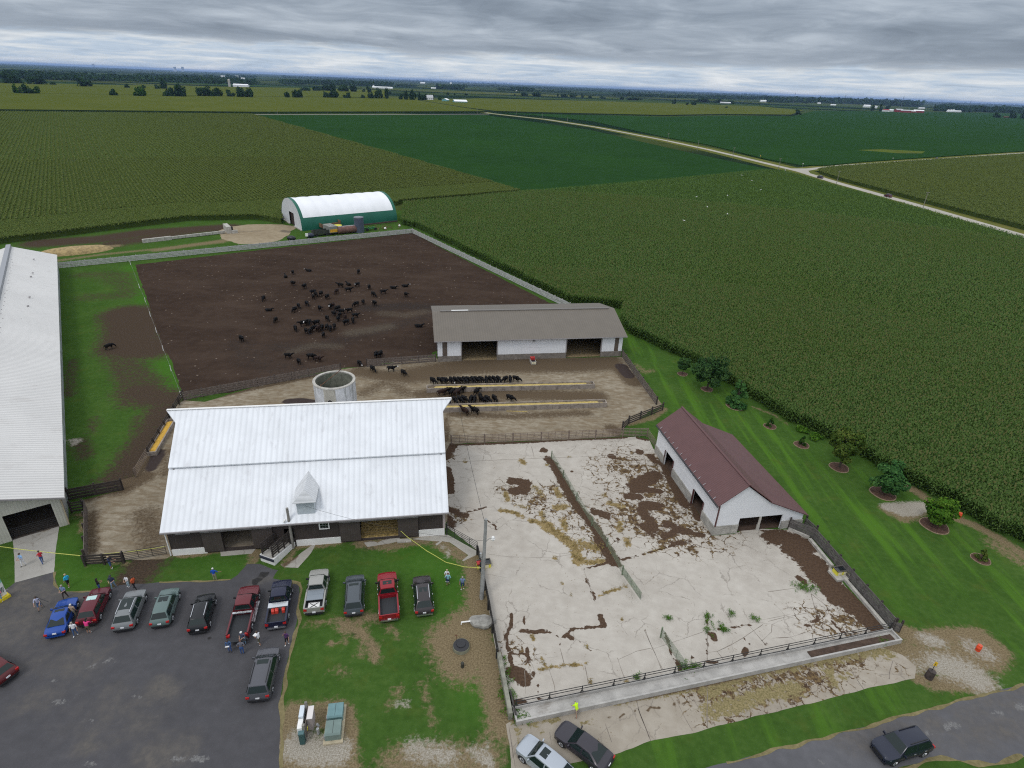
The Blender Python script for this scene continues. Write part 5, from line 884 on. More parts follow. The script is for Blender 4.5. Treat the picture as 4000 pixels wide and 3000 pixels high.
farw = mat('far_white', (.80, .81, .82), .6); farr = mat('far_grey_roof', (.45, .46, .47), .6); teal = mat('teal_siding', (.16, .38, .41), .6); redw = mat('far_red', (.26, .035, .035), .7); farwr = mat('far_white_roof', (.84, .85, .86), .5)
def far_at(f, x, y, wpx, hpx): p = g(f, x, y); s = math.hypot(p[0], p[1]) / FPX * FR[f][2]; return p, wpx * s, hpx * s
p, w, h = far_at('A', 1418, 303, 62, 40); hh = gable_house('white two-storey farmhouse between the dark grove and the teal barns', p, w * .7, w, h * .62, .25, farw, farr, 'house', 'farmhouse', None)
for k in range(3):
    for zz in (.18, .58): b = MB(); b.box(-w * .32 + k * w * .3, -w * .24 + k * w * .3, -w * .35 - .15, -w * .35 - .02, h * .62 * zz, h * .62 * zz + h * .13); b.obj('window', glass_m, hh)
p, w, h = far_at('A', 1575, 317, 48, 32); gable_house('small teal barn with white roof beside the white farmhouse', p, w, w * .9, h * .62, 1.2, teal, farwr, 'barn', 'teal_barn', None, roofh=.2)
p, w, h = far_at('A', 1712, 328, 125, 36); t = gable_house('large low teal barn with broad white roof', p, w * .6, w * .9, h * .45, .35, teal, farwr, 'barn', 'teal_barn', None, roofh=.16)
FB = [('A', 970, 186, 170, 14, farw, farwr, 'very long white livestock barn far beyond the groves'), ('A', 884, 180, 12, 28, farw, farwr, 'white gable at the left end of the long livestock barn'), ('A', 1458, 189, 40, 10, farw, farwr, 'small white shed left of the distant wood strip'), ('A', 1523, 189, 8, 22, farw, farwr, 'white silo-like building beside the distant wood strip'), ('A', 1355, 140, 40, 12, farw, farwr, 'pale farm cluster building just under the skyline'), ('A', 1625, 145, 16, 16, farw, farwr, 'tiny white building on the skyline right of centre'),
      ('B', 2085, 155, 110, 20, farw, farwr, 'white farm buildings beyond the field line near the silo'), ('B', 1795, 105, 60, 12, farw, farwr, 'white farmstead in the woods at left'), ('B', 1808, 95, 6, 30, farw, farwr, 'white grain leg in the left woods'), ('B', 2055, 70, 36, 9, farw, farwr, 'left pale shed near the skyline'), ('B', 2100, 87, 26, 9, farw, farwr, 'right pale shed near the skyline'), ('B', 1925, 70, 30, 10, farw, farwr, 'pale house roof above the left woods'), ('B', 810, -18, 12, 26, farr, farr, 'grey grain elevator standing on the left skyline'),
      ('D', 1842, 230, 78, 9, farr, farwr, 'long pale shed among dark trees on the far plain'), ('D', 2168, 219, 42, 14, farw, farwr, 'white barn at the right end of the far plain'), ('D', 30, 124, 26, 6, farw, farwr, 'white shed beside the low wood on the far plain'), ('D', 1675, 177, 22, 8, farw, farwr, 'small white shed under the skyline'),
      ('C', 178, 213, 34, 16, farw, farwr, 'white farm building by the first distant mast'), ('C', 440, 234, 22, 8, farw, farwr, 'small white shed before the long wood'), ('C', 562, 248, 38, 8, farw, farwr, 'long white shed before the long wood'), ('C', 850, 264, 42, 16, farw, farwr, 'white barn left of the red farm'), ('C', 926, 272, 20, 18, farw, farwr, 'white house between the trees of the red farm'), ('C', 1015, 302, 40, 16, farw, redw, 'white house with a red roof at the red farm'), ('C', 1058, 302, 30, 16, farw, farwr, 'white sheds beside the red-roofed house'), ('C', 1125, 306, 46, 22, redw, farr, 'leftmost red barn with grey roof of the red farm'), ('C', 1182, 310, 66, 18, redw, farr, 'middle red barn with grey roof of the red farm'), ('C', 1240, 310, 42, 14, redw, farwr, 'small red barn with pale roof of the red farm'), ('C', 1295, 311, 66, 18, redw, farwr, 'long red barn with white roof of the red farm'), ('C', 1325, 277, 40, 8, farw, farwr, 'long white shed behind the red farm'), ('C', 1635, 306, 44, 10, farw, farwr, 'low white shed right of the white domes'), ('C', 760, 206, 20, 7, farw, farwr, 'tiny white building near the right skyline'), ('C', 900, 224, 14, 8, farw, farwr, 'tiny white shed above the long wood'), ('C', 2060, 355, 40, 9, mat('far_brown', (.10, .055, .04), .8), MATS['far_brown'], 'low brown shed between trees at the right edge')]
for f, x, y, wp, hp, wm, rm, lab in FB:
    p, w, h = far_at(f, x, y, wp, hp); gable_house(lab, p, min(w * .5, h * 1.2), w, h * .7, random.uniform(-.1, .1), wm, rm, roofh=.25)
for i, x in enumerate((1556, 1580, 1600)):
    p, w, h = far_at('C', x, 304, 20, 16); b = MB(); b.tube([(0, 0, 0), (0, 0, h * .45)], w / 2, 14); b.sphere((0, 0, h * .45), w / 2, 14, 8, 0, (1, 1, .7)); tag(b.obj('grain_dome', farw, loc=(p[0], p[1], 0)), ['left', 'middle', 'right'][i] + ' white grain dome of the three beyond the red farm', 'silo', 'white grain domes')
p, w, h = far_at('B', 1985, 152, 16, 50); b = MB(); b.tube([(0, 0, 0), (0, 0, h * .85)], w / 2, 14); b.sphere((0, 0, h * .85), w / 2, 14, 6, 0, (1, 1, .8)); tag(b.obj('silo', mat('far_silo', (.5, .47, .42), .8), loc=(p[0], p[1], 0)), 'tall pale distant silo near the white farm buildings', 'silo')
for i, x in enumerate((1515, 1582)):
    p, w, h = far_at('v', x, 175, 22, 28); b = MB(); b.loft([[(w / 2 * r * math.cos(2 * math.pi * k / 14), w / 2 * r * math.sin(2 * math.pi * k / 14), z * h) for k in range(14)] for r, z in ((1, 0), (.8, .4), (.68, .75), (.74, 1))], 0, True); tag(b.obj('cooling_tower', mat('far_tower', (.40, .46, .54), .9), loc=(p[0], p[1], 0)), ['left', 'right'][i] + ' hazy cooling tower on the skyline', 'cooling tower', 'cooling towers on the skyline')
# ------------------------------------------------------------------ fences and gates
def lin(a, b, t): return tuple(a[i] + (b[i] - a[i]) * t for i in range(len(a)))
def plank_fence(label, a, b, h, boards, m, pm, gap=2.6, side=1, th=.05, grp=None, name='plank_fence', post_h=.12):
    """boards: list of (z0, z1); posts stand on the far side"""
    a, b = Vector((*a[:2], 0)), Vector((*b[:2], 0)); L = (b - a).length
    t = thing(name, label, 'fence', a, math.atan2((b - a).y, (b - a).x), grp); q = MB()
    n = max(1, round(L / gap))
    for z0, z1 in boards:
        for k in range(n):
            d = random.uniform(-.02, .02); e = random.uniform(-.02, .02); q.bar((L * k / n, 0, (z0 + z1) / 2 + d), (L * (k + 1) / n - .01, 0, (z0 + z1) / 2 + e), th, z1 - z0)
    q.obj('board_panel', m, t); pb = MB(); pb.box(-.09, .09, side * .04 if side > 0 else -.22, .22 if side > 0 else -.04, -.02, h + post_h); pm_ = pb.mesh('post', pm)
    for k in range(n + 1): link('post', pm_, t, (min(L * k / n, L), 0, 0))
    return t
def pipe_gate(label, a, b, h, nb, m, grp=None, posts=True, verts=4, r=.028, z0=.25):
    a, b = Vector((*a[:2], 0)), Vector((*b[:2], 0)); L = (b - a).length; t = thing('pipe_gate', label, 'gate', a, math.atan2((b - a).y, (b - a).x), grp)
    q = MB()
    for k in range(nb): z = z0 + (h - z0) * k / (nb - 1); q.tube([(.08, 0, z), (L - .08, 0, z)], r, 6)
    for k in range(verts + 1): u = .08 + (L - .16) * k / verts; q.tube([(u, 0, z0 - .03), (u, 0, h + .02)], r * .9, 6)
    q.obj('bar_frame', m, t)
    if posts: q = MB(); q.tube([(0, 0, -.02), (0, 0, h + .18)], .08, 8); q.obj('post', m, t)
    return t
greypipe = mat('weathered_pipe', (.20, .155, .125), .8, var=.3, vs=2); greenpipe = mat('green_pipe', (.16, .20, .13), .75, var=.35, vs=1.5, stain=((.16, .10, .06), .55, .7, (1.5, 1.5, 1.5)))
greypost = mat('grey_post', (.30, .29, .27), .9, var=.2, vs=2); pale4 = [(.12, .38), (.48, .74), (.84, 1.10), (1.18, 1.60)]
A1 = gm(('t', 640, 412))[0]; A2 = gm(('s', 1930, 668))[0]
n = 6
for k in range(2): plank_fence(['pale grey far plank fence of the lot, left half below the straw pile', 'pale grey far plank fence of the lot, right half below the hoop barn'][k], lin(A1, A2, k / 2), lin(A1, A2, (k + 1) / 2), 1.6, pale4, greywood, greypost, 3.0, 1, grp='pale plank fence round the cattle lot')
plank_fence('pale plank fence between the cattle lot and the tall corn', A2, gm(('W', 1230, 668))[0], 1.6, pale4, greywood, greypost, 3.0, 1, grp='pale plank fence round the cattle lot')
d4 = [(.1, .40), (.5, .78), (.88, 1.16), (1.25, 1.55)]
plank_fence('weathered plank fence running from the left line up to the silo', gm(('u', 1985, 455))[0], gm(('q', 1195, 1245))[0], 1.55, d4, oldwood, darkwood, 3.0, 1)
plank_fence('weathered plank fence joining the taupe-roofed shed to the lot opening', gm(('q', 1478, 1200))[0], gm(('q', 2218, 1143))[0], 1.55, d4, oldwood, darkwood, 3.0, 1)
plank_fence('weathered plank fence beside the lawn right of the taupe-roofed shed', gm(('o', 78, 812))[0], gm(('o', 445, 1330))[0], 1.5, d4, oldwood, darkwood, 2.6, 1)
plank_fence('dark four-board fence near the back of the maroon-roofed shed', gm(('o', 525, 1392))[0], gm(('o', 158, 1540))[0], 1.4, [(.15, .35), (.5, .70), (.85, 1.05), (1.18, 1.36)], darkwood, darkwood, 2.4, -1)
plank_fence('short end of the dark board fence by the pipe gates', gm(('o', 158, 1540))[0], gm(('o', 92, 1600))[0], 1.4, [(.15, .35), (.5, .70), (.85, 1.05), (1.18, 1.36)], darkwood, darkwood, 2.0, -1)
rowp = gm(('l', 172, 378), ('l', 532, 366), ('l', 838, 354), ('l', 1142, 342), ('l', 1440, 326), ('l', 1728, 316), ('l', 2022, 300), ('m', 352, 572))
for i in range(7): pipe_gate(f'rusty pipe gate between barnyard and concrete yard, {ORD[i]} from the white-roofed barn', rowp[i], rowp[i + 1], 1.55, 6, greypipe, 'row of pipe gates behind the concrete yard', r=.045)
pipe_gate('pipe gate from the row of gates to the back corner of the maroon-roofed shed', gm(('m', 352, 572))[0], gm(('m', 440, 700))[0], 1.4, 6, greypipe)
dg = gm(('l', 1255, 530), ('l', 1382, 738), ('l', 1525, 985), ('l', 1690, 1252), ('l', 1852, 1480), ('Y', 1215, 1275), ('Y', 1480, 1655))
for i in range(5): pipe_gate(f'leaning greenish pipe gate across the weedy yard, {ORD[i]} from the back', dg[i], dg[i + 1], 1.15, 6, greenpipe, 'greenish pipe gates across the concrete yard', verts=2, r=.02)
pipe_gate('greenish mesh-lined gate at the near end of the yard dividing line', dg[5], dg[6], 1.2, 9, greenpipe, verts=4, r=.024)
pipe_gate('rusty green gate standing alone by the long feed trough', gm(('j', 497, 250))[0], gm(('j', 750, 615))[0], 1.25, 7, greenpipe, verts=3, r=.024)
# feed trough along the south side with its neck rail
TA, TB = Vector((*g('i', 560, 1000, .6)[:2], 0)), Vector((*g('k', 790, 152, .6)[:2], 0)); TL = (TB - TA).length
tr = thing('feed_trough', 'very long concrete feed trough along the near side of the yard', 'feed trough', TA, math.atan2((TB - TA).y, (TB - TA).x)); q = MB()
q.box(0, TL, -.08, .12, 0, .6); q.box(0, TL, -1.32, -1.16, 0, .55); q.box(.14, TL - .14, -1.16, -.08, 0, .27); q.box(0, .14, -1.16, -.08, 0, .52); q.box(TL - .14, TL, -1.16, -.08, 0, .52); q.obj('trough_shell', mat('trough_concrete', (.40, .385, .36), .9, var=.16, vs=.9, stain=((.22, .19, .16), .56, .6, (.5, 1.5, 1))), tr)
q = MB(); q.box(TL - 10.2, TL - .5, -1.0, -.35, .272, .33); q.obj('wet_litter', MATS['manure_floor'], tr)
nr = thing('neck_rail', 'black pipe neck rail standing along the long feed trough', 'rail', TA + Vector((0, 0, .6)), tr.rotation_euler.z); q = MB()
for z in (.05, .55, .85): q.tube([(.2, .02, z), (TL - .2, .02, z)], .035, 6)
q.obj('rail', black_m, nr); q = MB(); q.tube([(0, 0.02, .0), (0, .02, .88)], .045, 6); q.tube([(-.18, .02, 0), (0, .02, .45)], .03, 6); q.tube([(.18, .02, 0), (0, .02, .45)], .03, 6); pmesh = q.mesh('rail_post', black_m)
for k in range(14): link('rail_post', pmesh, nr, (.3 + k * (TL - .6) / 13, 0, 0))
# west side of the yard
blackp = mat('black_plank', (.035, .032, .030), .85, var=.4, vs=2)
wfp = gm(('f', 1847, 735), ('f', 1890, 985), ('f', 1968, 1330), ('i', 342, 180), ('i', 402, 470))
plank_fence('black plank fence beside the utility pole, upper part', wfp[0], wfp[2], 1.25, [(.05, .32), (.38, .66), (.72, .98), (1.02, 1.25)], blackp, blackp, 2.4, -1, grp='black plank fence west of the yard')
plank_fence('black plank fence beside the manhole and concrete lump, lower part', wfp[2], wfp[4], 1.25, [(.05, .32), (.38, .66), (.72, .98), (1.02, 1.25)], blackp, blackp, 2.4, -1, grp='black plank fence west of the yard')
wl = gm(('i', 410, 480), ('i', 535, 1140)); q = MB(); q.bar((*wl[0], .45), (*wl[1], .45), .35, .9); tag(q.obj('low_wall', mat('mossy_concrete', (.24, .235, .19), .9, var=.3, vs=1.5)), 'low mossy concrete wall at the left end of the feed trough', 'wall')
wl = gm(('i', 500, 860), ('i', 560, 1130)); q = MB(); q.bar((wl[0][0] + .25, wl[0][1], .3), (wl[1][0] + .25, wl[1][1], .3), .14, .6); tag(q.obj('low_wall', mat('dark_board', (.06, .055, .05), .9, var=.3, vs=2)), 'dark board kerb beside the mossy low wall', 'wall')
pipe_gate('black pipe gate running from the brown barn corner to the black fence', gm(('f', 1508, 522))[0], gm(('f', 1842, 712))[0], 1.5, 6, black_m, verts=4)
# east side
ef = gm(('E', 258, 222), ('E', 578, 352), ('E', 1600, 1535))
eb = [(.12, .36), (.42, .66), (.72, .96), (1.02, 1.26), (1.34, 1.62)]
grey5 = mat('grey_plank', (.105, .095, .088), .88, var=.3, vs=2, stain=((.20, .19, .18), .5, .6, (2, 2, 8)))
plank_fence('grey plank fence from the open shed bay to the corner post', ef[0], ef[1], 1.6, eb, grey5, darkwood, 2.4, 1)
plank_fence('long grey plank fence along the lawn on the right of the yard', ef[1], ef[2], 1.6, eb, grey5, darkwood, 2.4, 1)
plank_fence('short grey plank return behind the maroon-roofed shed corner', gm(('E', 462, 175))[0], gm(('E', 596, 300))[0], 1.4, eb[:4], grey5, darkwood, 2.0, 1)
plank_fence('short plank end panel where the feed trough meets the long fence', ef[2], gm(('E', 1690, 1568))[0], 1.5, eb[:4], grey5, darkwood, 2.0, 1)
for i, (p0, p1, w, lab) in enumerate([(('E', 535, 365), ('E', 830, 720), .34, 'pale concrete kerb under the long fence, far part'), (('E', 960, 850), ('E', 1530, 1515), .34, 'pale concrete kerb under the long fence, near part'), (('E', 262, 226), ('E', 530, 345), .2, 'pale concrete kerb under the short fence by the shed bay')]):
    a, b_ = gm(p0, p1); q = MB(); q.bar((*a, .17), (*b_, .17), w, .34); tag(q.obj('concrete_kerb', conc_l), lab, 'kerb')
# left corral
plank_fence('tall dark plank fence from the pale cattle building into the corral', gm(('u', 750, 1532))[0], gm(('u', 1330, 1425))[0], 1.7, [(.05, .42), (.5, .86), (.94, 1.3), (1.36, 1.66)], darkwood, darkwood, 2.6, 1)
plank_fence('dark rail panel by the corner of the pale cattle building', gm(('a', 775, 290))[0], gm(('a', 912, 268))[0], 1.6, [(.2, .4), (.6, .8), (1.0, 1.2), (1.35, 1.55)], darkwood, darkwood, 2.0, 1)
plank_fence('weathered plank fence running toward the camera beside the drive', gm(('a', 945, 260))[0], gm(('a', 945, 800))[0], 1.5, [(.05, .4), (.45, .8), (.85, 1.15), (1.2, 1.5)], oldwood, darkwood, 2.2, -1)
plank_fence('low dark plank fence facing the parked cars', gm(('a', 930, 850))[0], gm(('a', 1345, 820))[0], 1.4, [(.08, .32), (.42, .66), (.78, 1.0), (1.12, 1.36)], darkwood, darkwood, 2.4, -1)
pipe_gate('black pipe gate between the low plank fence and the brown barn', gm(('a', 1350, 818))[0], gm(('a', 1815, 740))[0], 1.4, 6, black_m, verts=3)
plank_fence('dark board fence behind the orange-filled feed bunk', gm(('u', 1975, 420))[0], gm(('u', 1600, 1050))[0], 1.3, [(.2, .42), (.6, .82), (1.0, 1.22)], darkwood, darkwood, 2.6, 1)
pipe_gate('rusty pipe gate at the lower end of the orange-filled bunk', gm(('u', 1470, 1285))[0], gm(('u', 1600, 1060))[0], 1.3, 5, greypipe, verts=3)
lp = gm(('t', 1412, 372), ('t', 1508, 625), ('t', 1572, 775), ('t', 1626, 930), ('t', 1692, 1105), ('t', 1766, 1302), ('t', 1850, 1520), ('u', 1958, 420)); wfn = thing('wire_fence', 'thin electric wire fence on white posts along the grass strip', 'fence', (*lp[0], 0)); q = MB(); q.tube([(0, 0, 0), (0, 0, 1.1)], .06, 6); pmw = q.mesh('post', white_paint)
for p in lp: link('post', pmw, wfn, (p[0] - lp[0][0], p[1] - lp[0][1], 0))
q = MB()
for a, b_ in zip(lp[:-1], lp[1:]): q.tube([(a[0] - lp[0][0], a[1] - lp[0][1], .95), (b_[0] - lp[0][0], b_[1] - lp[0][1], .95)], .012, 4)
q.obj('wire', steel, wfn)

# ------------------------------------------------------------------ feed bunks
bunk_c = mat('bunk_concrete', (.29, .25, .215), .9, var=.2, vs=1.2, stain=((.12, .10, .085), .5, .6, (1, 1, 2))); corn_y = mat('yellow_feed', (.46, .35, .115), .9, var=.2, vs=6, bump=.04, bs=12); corn_o = mat('orange_feed', (.56, .33, .05), .9, var=.2, vs=6, bump=.04, bs=12)
def bunk(label, a, b, w, h, fm, fill, gaps=()):
    a, b = Vector((*a[:2], 0)), Vector((*b[:2], 0)); L = (b - a).length; t = thing('feed_bunk', label, 'feed bunk', a, math.atan2((b - a).y, (b - a).x), 'concrete feed bunks'); q = MB()
    n = max(1, round(L / 3.2))
    for k in range(n):
        u0, u1 = L * k / n + .012, L * (k + 1) / n - .012; hh = h + random.uniform(-.02, .02)
        q.box(u0, u1, 0, .16, 0, hh); q.box(u0, u1, w - .16, w, 0, hh + .04); q.box(u0, u1, .16, w - .16, 0, h * .4)
    q.box(-.14, .0, 0, w, 0, h); q.box(L, L + .14, 0, w, 0, h); q.obj('bunk_shell', bunk_c, t); V = []; m = int(L / .4)
    for k in range(m + 1):
        u = .2 + (L - .4) * k / m; e = 1 if fill[0] < k / m < fill[1] else .15
        for j, (v, z) in enumerate(((.165, .44), (.45, .60), (w * .6, .62), (w - .165, .46))): V.append((u, v, h * (.42 + (z + .3 - .42) * e) * random.uniform(.93, 1.05)))
    q = MB(); q.add(V, [(k * 4 + j, k * 4 + j + 1, k * 4 + j + 5, k * 4 + j + 4) for k in range(m) for j in range(3)], 0, True); q.obj('feed', fm, t); return t
bunk('far concrete feed bunk with yellow feed, crowded with black cattle', gm(('p', 172, 945))[0], gm(('p', 1768, 905))[0], 1.3, .85, corn_y, (.03, .97))
bunk('near concrete feed bunk with yellow feed behind the white barn corner', gm(('p', 120, 1142))[0], gm(('p', 1885, 1085))[0], 1.3, .85, corn_y, (.0, .97))
bunk('short feed bunk full of orange feed left of the barn', gm(('u', 1700, 1042))[0], gm(('u', 1905, 690))[0], 1.2, .62, corn_o, (.0, .98))
q = MB(); zz = g('p', 965, 1124); 
for k in range(7): q.box(k * .5, k * .5 + .45, 0, .16 + .05 * (k % 2), 0, .025)
tag(q.obj('spilled_feed', corn_y, loc=(zz[0] - .6, zz[1], .014)), 'thin line of spilled yellow feed below the near bunk', 'feed')

# ------------------------------------------------------------------ poles, signs, wires
def power_pole(label, base, h, arm=True, grp='power poles along the county road', rz=0.6, r=.14):
    t = thing('power_pole', label, 'utility pole', base, rz, grp); q = MB(); q.tube([(0, 0, -.05), (0, 0, h)], [r * 1.25, r * .8], 8); q.obj('shaft', pole_m, t)
    if arm:
        q = MB(); q.bar((-1.2, 0, h - .35), (1.2, 0, h - .35), .14, .16); q.obj('crossarm', pole_m, t); q = MB()
        for u in (-1.1, 0, 1.1): q.tube([(u, 0, h - .27), (u, 0, h - .05)], .06, 6)
        q.obj('insulator', steel, t)
    return t
up = thing('utility_pole', 'tall grey utility pole with a lamp beside the black plank fence', 'utility pole', g('f', 1885, 1212)); q = MB(); q.tube([(0, 0, -.05), (.25, .3, 10.3)], [.21, .15], 12); q.obj('shaft', mat('pale_pole', (.30, .30, .29), .85, var=.2, vs=1.5), up)
q = MB(); q.tube([(.2, .2, 7.4), (.55, .1, 8.0), (.95, 0, 8.25)], .03, 6); q.obj('lamp_arm', steel, up); q = MB(); q.sphere((1.0, 0, 8.28), .17, 10, 6); q.tube([(1.0, 0, 8.15), (1.0, 0, 7.98)], [.22, .15], 10); q.obj('lamp', white_paint, up); q = MB(); q.box(-.28, -.1, -.1, .1, 5.7, 6.2); q.obj('meter_can', steel, up); q = MB(); q.tube([(-.2, -.05, .1), (-.05, .1, 5.7)], .045, 6); q.obj('conduit', steel, up)
pb = Vector(up.location) + Vector((.2, .25, 9.6))
def wire(label, a, b, sag, r=.018):
    q = MB(); q.tube([Vector(a).lerp(Vector(b), t) - Vector((0, 0, sag * 4 * t * (1 - t))) for t in np.linspace(0, 1, 20)], r, 4); return tag(q.obj('power_line', black_m), label, 'wire')
dmw = B.matrix_basis @ Vector((14.7, .1, 5.5)); wire('thin wire from the barn dormer to the utility pole', dmw, pb + Vector((0, 0, -2)), .7); wire('thin wire from the utility pole over the back of the concrete yard', pb, Vector((-9, 82, 6.5)), .9)
RPL = [('x', 10, 410, 52), ('x', 195, 458, 53), ('x', 412, 505, 50), ('x', 693, 582, 64), ('x', 1050, 674, 62), ('x', 1583, 822, 80)]
for i, (f, x, y, hp) in enumerate(RPL):
    p, w, h = far_at(f, x, y, 1, hp); power_pole(f'wooden power pole at the county road, {ORD[i]} from the right end' if 0 else f'wooden power pole with crossarm along the county road, {ORD[5 - i]} from the right', p, max(8.5, h * 1.02), True, rz=math.radians(25))
for i, (f, x, y, hp) in enumerate([('w', 190, 442, 42), ('w', 617, 444, 28), ('w', 1912, 440, 52), ('w', 1718, 382, 28), ('D', 37, 328, 34), ('D', 260, 368, 42), ('D', 478, 392, 36)]):
    p, w, h = far_at(f, x, y, 1, hp); power_pole(f'thin distant power pole by the section road, {ORD[i]} in a scattered line' if i < 3 else f'thin distant power pole near the road bend, {ORD[i - 3]} one', p, h * 1.03, False, 'distant thin power poles', r=.18)
for i, (f, x, y0, y1) in enumerate([('C', 215, 238, 162), ('C', 650, 246, 180), ('C', 1145, 272, 198), ('C', 1725, 296, 236), ('A', 1832, 138, 108)]):
    p, w, h = far_at(f, x, y0, 1, y0 - y1); q = MB()
    for a in (0, 2.1, 4.2): q.tube([(1.5 * math.cos(a), 1.5 * math.sin(a), 0), (.5 * math.cos(a), .5 * math.sin(a), h)], .35, 5)
    tag(q.obj('radio_mast', mat('mast_grey', (.10, .11, .13), .7), loc=(p[0], p[1], 0)), f'thin mast on the right skyline, {ORD[i]} from the left' if f == 'C' else 'thin mast on the skyline right of the teal barns', 'mast', 'thin masts on the skyline')
def road_sign(label, f, x, y, hp, col, diamond):
    p, w, h = far_at(f, x, y, 1, hp); h = max(2.2, h); t = thing('road_sign', label, 'sign', p, .2); q = MB(); q.tube([(0, .05, 0), (0, .05, h)], .05, 6); q.obj('post', steel, t); q = MB(); s = .55
    P = [(0, -.02, h - s), (s, -.02, h), (0, -.02, h + s), (-s, -.02, h)] if diamond else [(-.4, -.02, h - .8), (.4, -.02, h - .8), (.4, -.02, h), (-.4, -.02, h)]
    q.prism(P, (0, .04, 0)); q.obj('sign_plate', mat(col[0], col[1], .5), t)
yel = ('sign_yellow', (.75, .45, .03)); whs = ('sign_back', (.5, .5, .5))
road_sign('yellow diamond sign on the far verge before the junction', 'x', 583, 505, 12, yel, True); road_sign('small yellow diamond sign farther up the county road', 'x', 252, 460, 10, yel, True); road_sign('grey sign at the mouth of the branch road', 'x', 843, 562, 24, whs, False); road_sign('grey sign along the branch road', 'x', 1400, 516, 12, whs, False); road_sign('small grey sign on the near verge at the junction', 'x', 735, 592, 14, whs, False)

# ------------------------------------------------------------------ yard clutter
yelp = mat('yellow_plastic', (.72, .66, .06), .5, var=.06, vs=3); redp = mat('red_plastic', (.42, .035, .03), .5); cremp = mat('cream_plastic', (.72, .66, .45), .5)
def waterer(label, p, rz, red, pad):
    t = thing('cattle_waterer', label, 'water tank', (p[0], p[1], .0), rz, 'yellow cattle waterers'); q = MB()
    if pad: q.box(-1.1, 1.1, -1.0, .6, .02, .28); q.obj('pad', conc_l, t)
    z = .28 if pad else 0; q = MB(); q.box(-.75, .75, -.38, .38, z, z + .55); q.obj('tank', yelp, t); q = MB(); q.box(-.62, -.15, -.41, -.382, z + .06, z + .5); q.box(.1, .5, -.41, -.382, z + .06, z + .5); q.obj('panel', cremp, t); q = MB()
    q.box(-.8, .8, -.44, -.34, z + .55, z + .66); q.box(-.8, .8, .34, .44, z + .55, z + .66); q.box(-.8, -.7, -.34, .34, z + .55, z + .66); q.box(.7, .8, -.34, .34, z + .55, z + .66); q.obj('rim', mat('rim_grey', (.10, .09, .08), .7), t); q = MB(); q.box(-.7, .7, -.34, .34, z + .551, z + .57); q.obj('water', glass_m, t)
    if red: q = MB(); q.box(-.8, -.3, -.45, .1, z + .66, z + .8); q.obj('lid', redp, t)
waterer('red-lidded yellow waterer at the foot of the utility pole', gm(('f', 1905, 860))[0], .25, True, False); waterer('yellow waterer on a concrete pad against the long grey fence', gm(('E', 925, 810))[0], .22, False, True)
t = thing('cattle_waterer', 'small concrete waterer with red lid in front of the taupe-roofed shed', 'water tank', (*gm(('p', 1183, 655))[0], .004), .17); q = MB(); q.box(-.5, .5, -.9, .9, 0, .55); q.obj('tank', conc_l, t); q = MB(); q.box(-.4, .4, -.8, .1, .551, .58); q.obj('water', glass_m, t); q = MB(); q.box(-.42, .42, .15, .85, .551, .95); q.obj('lid', redp, t); q = MB(); q.box(-.35, -.05, -.95, -.905, .1, .5); q.box(.08, .38, -.95, -.905, .1, .5); q.obj('panel', cremp, t)
orng = mat('orange_plastic', (.72, .075, .02), .5)
for lab, p in (('orange barrel on the gravel patch at lower right', g('k', 1710, 388)), ('orange barrel half behind the bright green tree at the corn edge', g('n', 1508, 886))):
    t = thing('orange_barrel', lab, 'barrel', p, 0, 'orange barrels'); t.scale = (.75, .75, .78); q = MB(); q.tube([(0, 0, 0), (0, 0, .34), (0, 0, .36), (0, 0, .62), (0, 0, .64), (0, 0, .92)], [.29, .29, .31, .31, .28, .27], 16); q.obj('body', orng, t); q = MB(); q.tube([(0, 0, .92), (0, 0, .95)], [.24, .2], 14); q.obj('lid', mat('orange_lid', (.6, .10, .05), .5), t)
t = thing('standpipe', 'rusty standpipe with a yellow marker plate beside the road', 'standpipe', g('k', 1180, 682)); q = MB(); q.tube([(0, 0, 0), (.1, .05, .85)], [.36, .34], 14); q.obj('pipe', mat('dark_rust', (.055, .042, .038), .7, var=.4, vs=3), t); q = MB(); q.tube([(.08, .1, .7), (.2, .2, 1.75)], .03, 6); q.obj('rod', black_m, t); q = MB(); q.prism([(.02, .16, 1.45), (.36, .16, 1.35), (.42, .2, 1.75), (.12, .2, 1.95)], (0, .03, 0)); q.obj('marker_plate', mat('sign_amber', (.72, .45, .02), .5), t)
# septic lid, rod, stub, concrete lump, white pipe
t = thing('manhole', 'round concrete manhole with black lid on the bare patch', 'manhole', g('h', 1940, 360)); q = MB(); q.tube([(0, 0, 0), (0, 0, .38)], [.82, .78], 24); q.obj('ring', mat('manhole_ring', (.20, .20, .14), .9, var=.2, vs=2), t); q = MB(); q.tube([(0, 0, .38), (0, 0, .42)], [.76, .72], 24); q.tube([(-.02, .08, .42), (-.02, .08, .50)], [.45, .43], 20); q.obj('lid', mat('manhole_lid', (.03, .03, .033), .6), t)
q = MB(); q.tube([(0, 0, 0), (.02, 0, 1.0)], .03, 6); q.tube([(-.12, 0, 1.0), (.12, 0, 1.0)], .05, 6); tag(q.obj('marker_rod', rust, loc=g('h', 1885, 305)), 'thin rusty rod standing by the manhole', 'rod')
q = MB(); q.tube([(0, 0, 0), (0, 0, .5)], .15, 12); q.tube([(0, 0, .5), (0, 0, .6)], [.17, .12], 12); tag(q.obj('pipe_stub', mat('stub_dark', (.045, .045, .035), .7), loc=g('h', 1953, 568)), 'short dark pipe stub below the manhole', 'pipe')
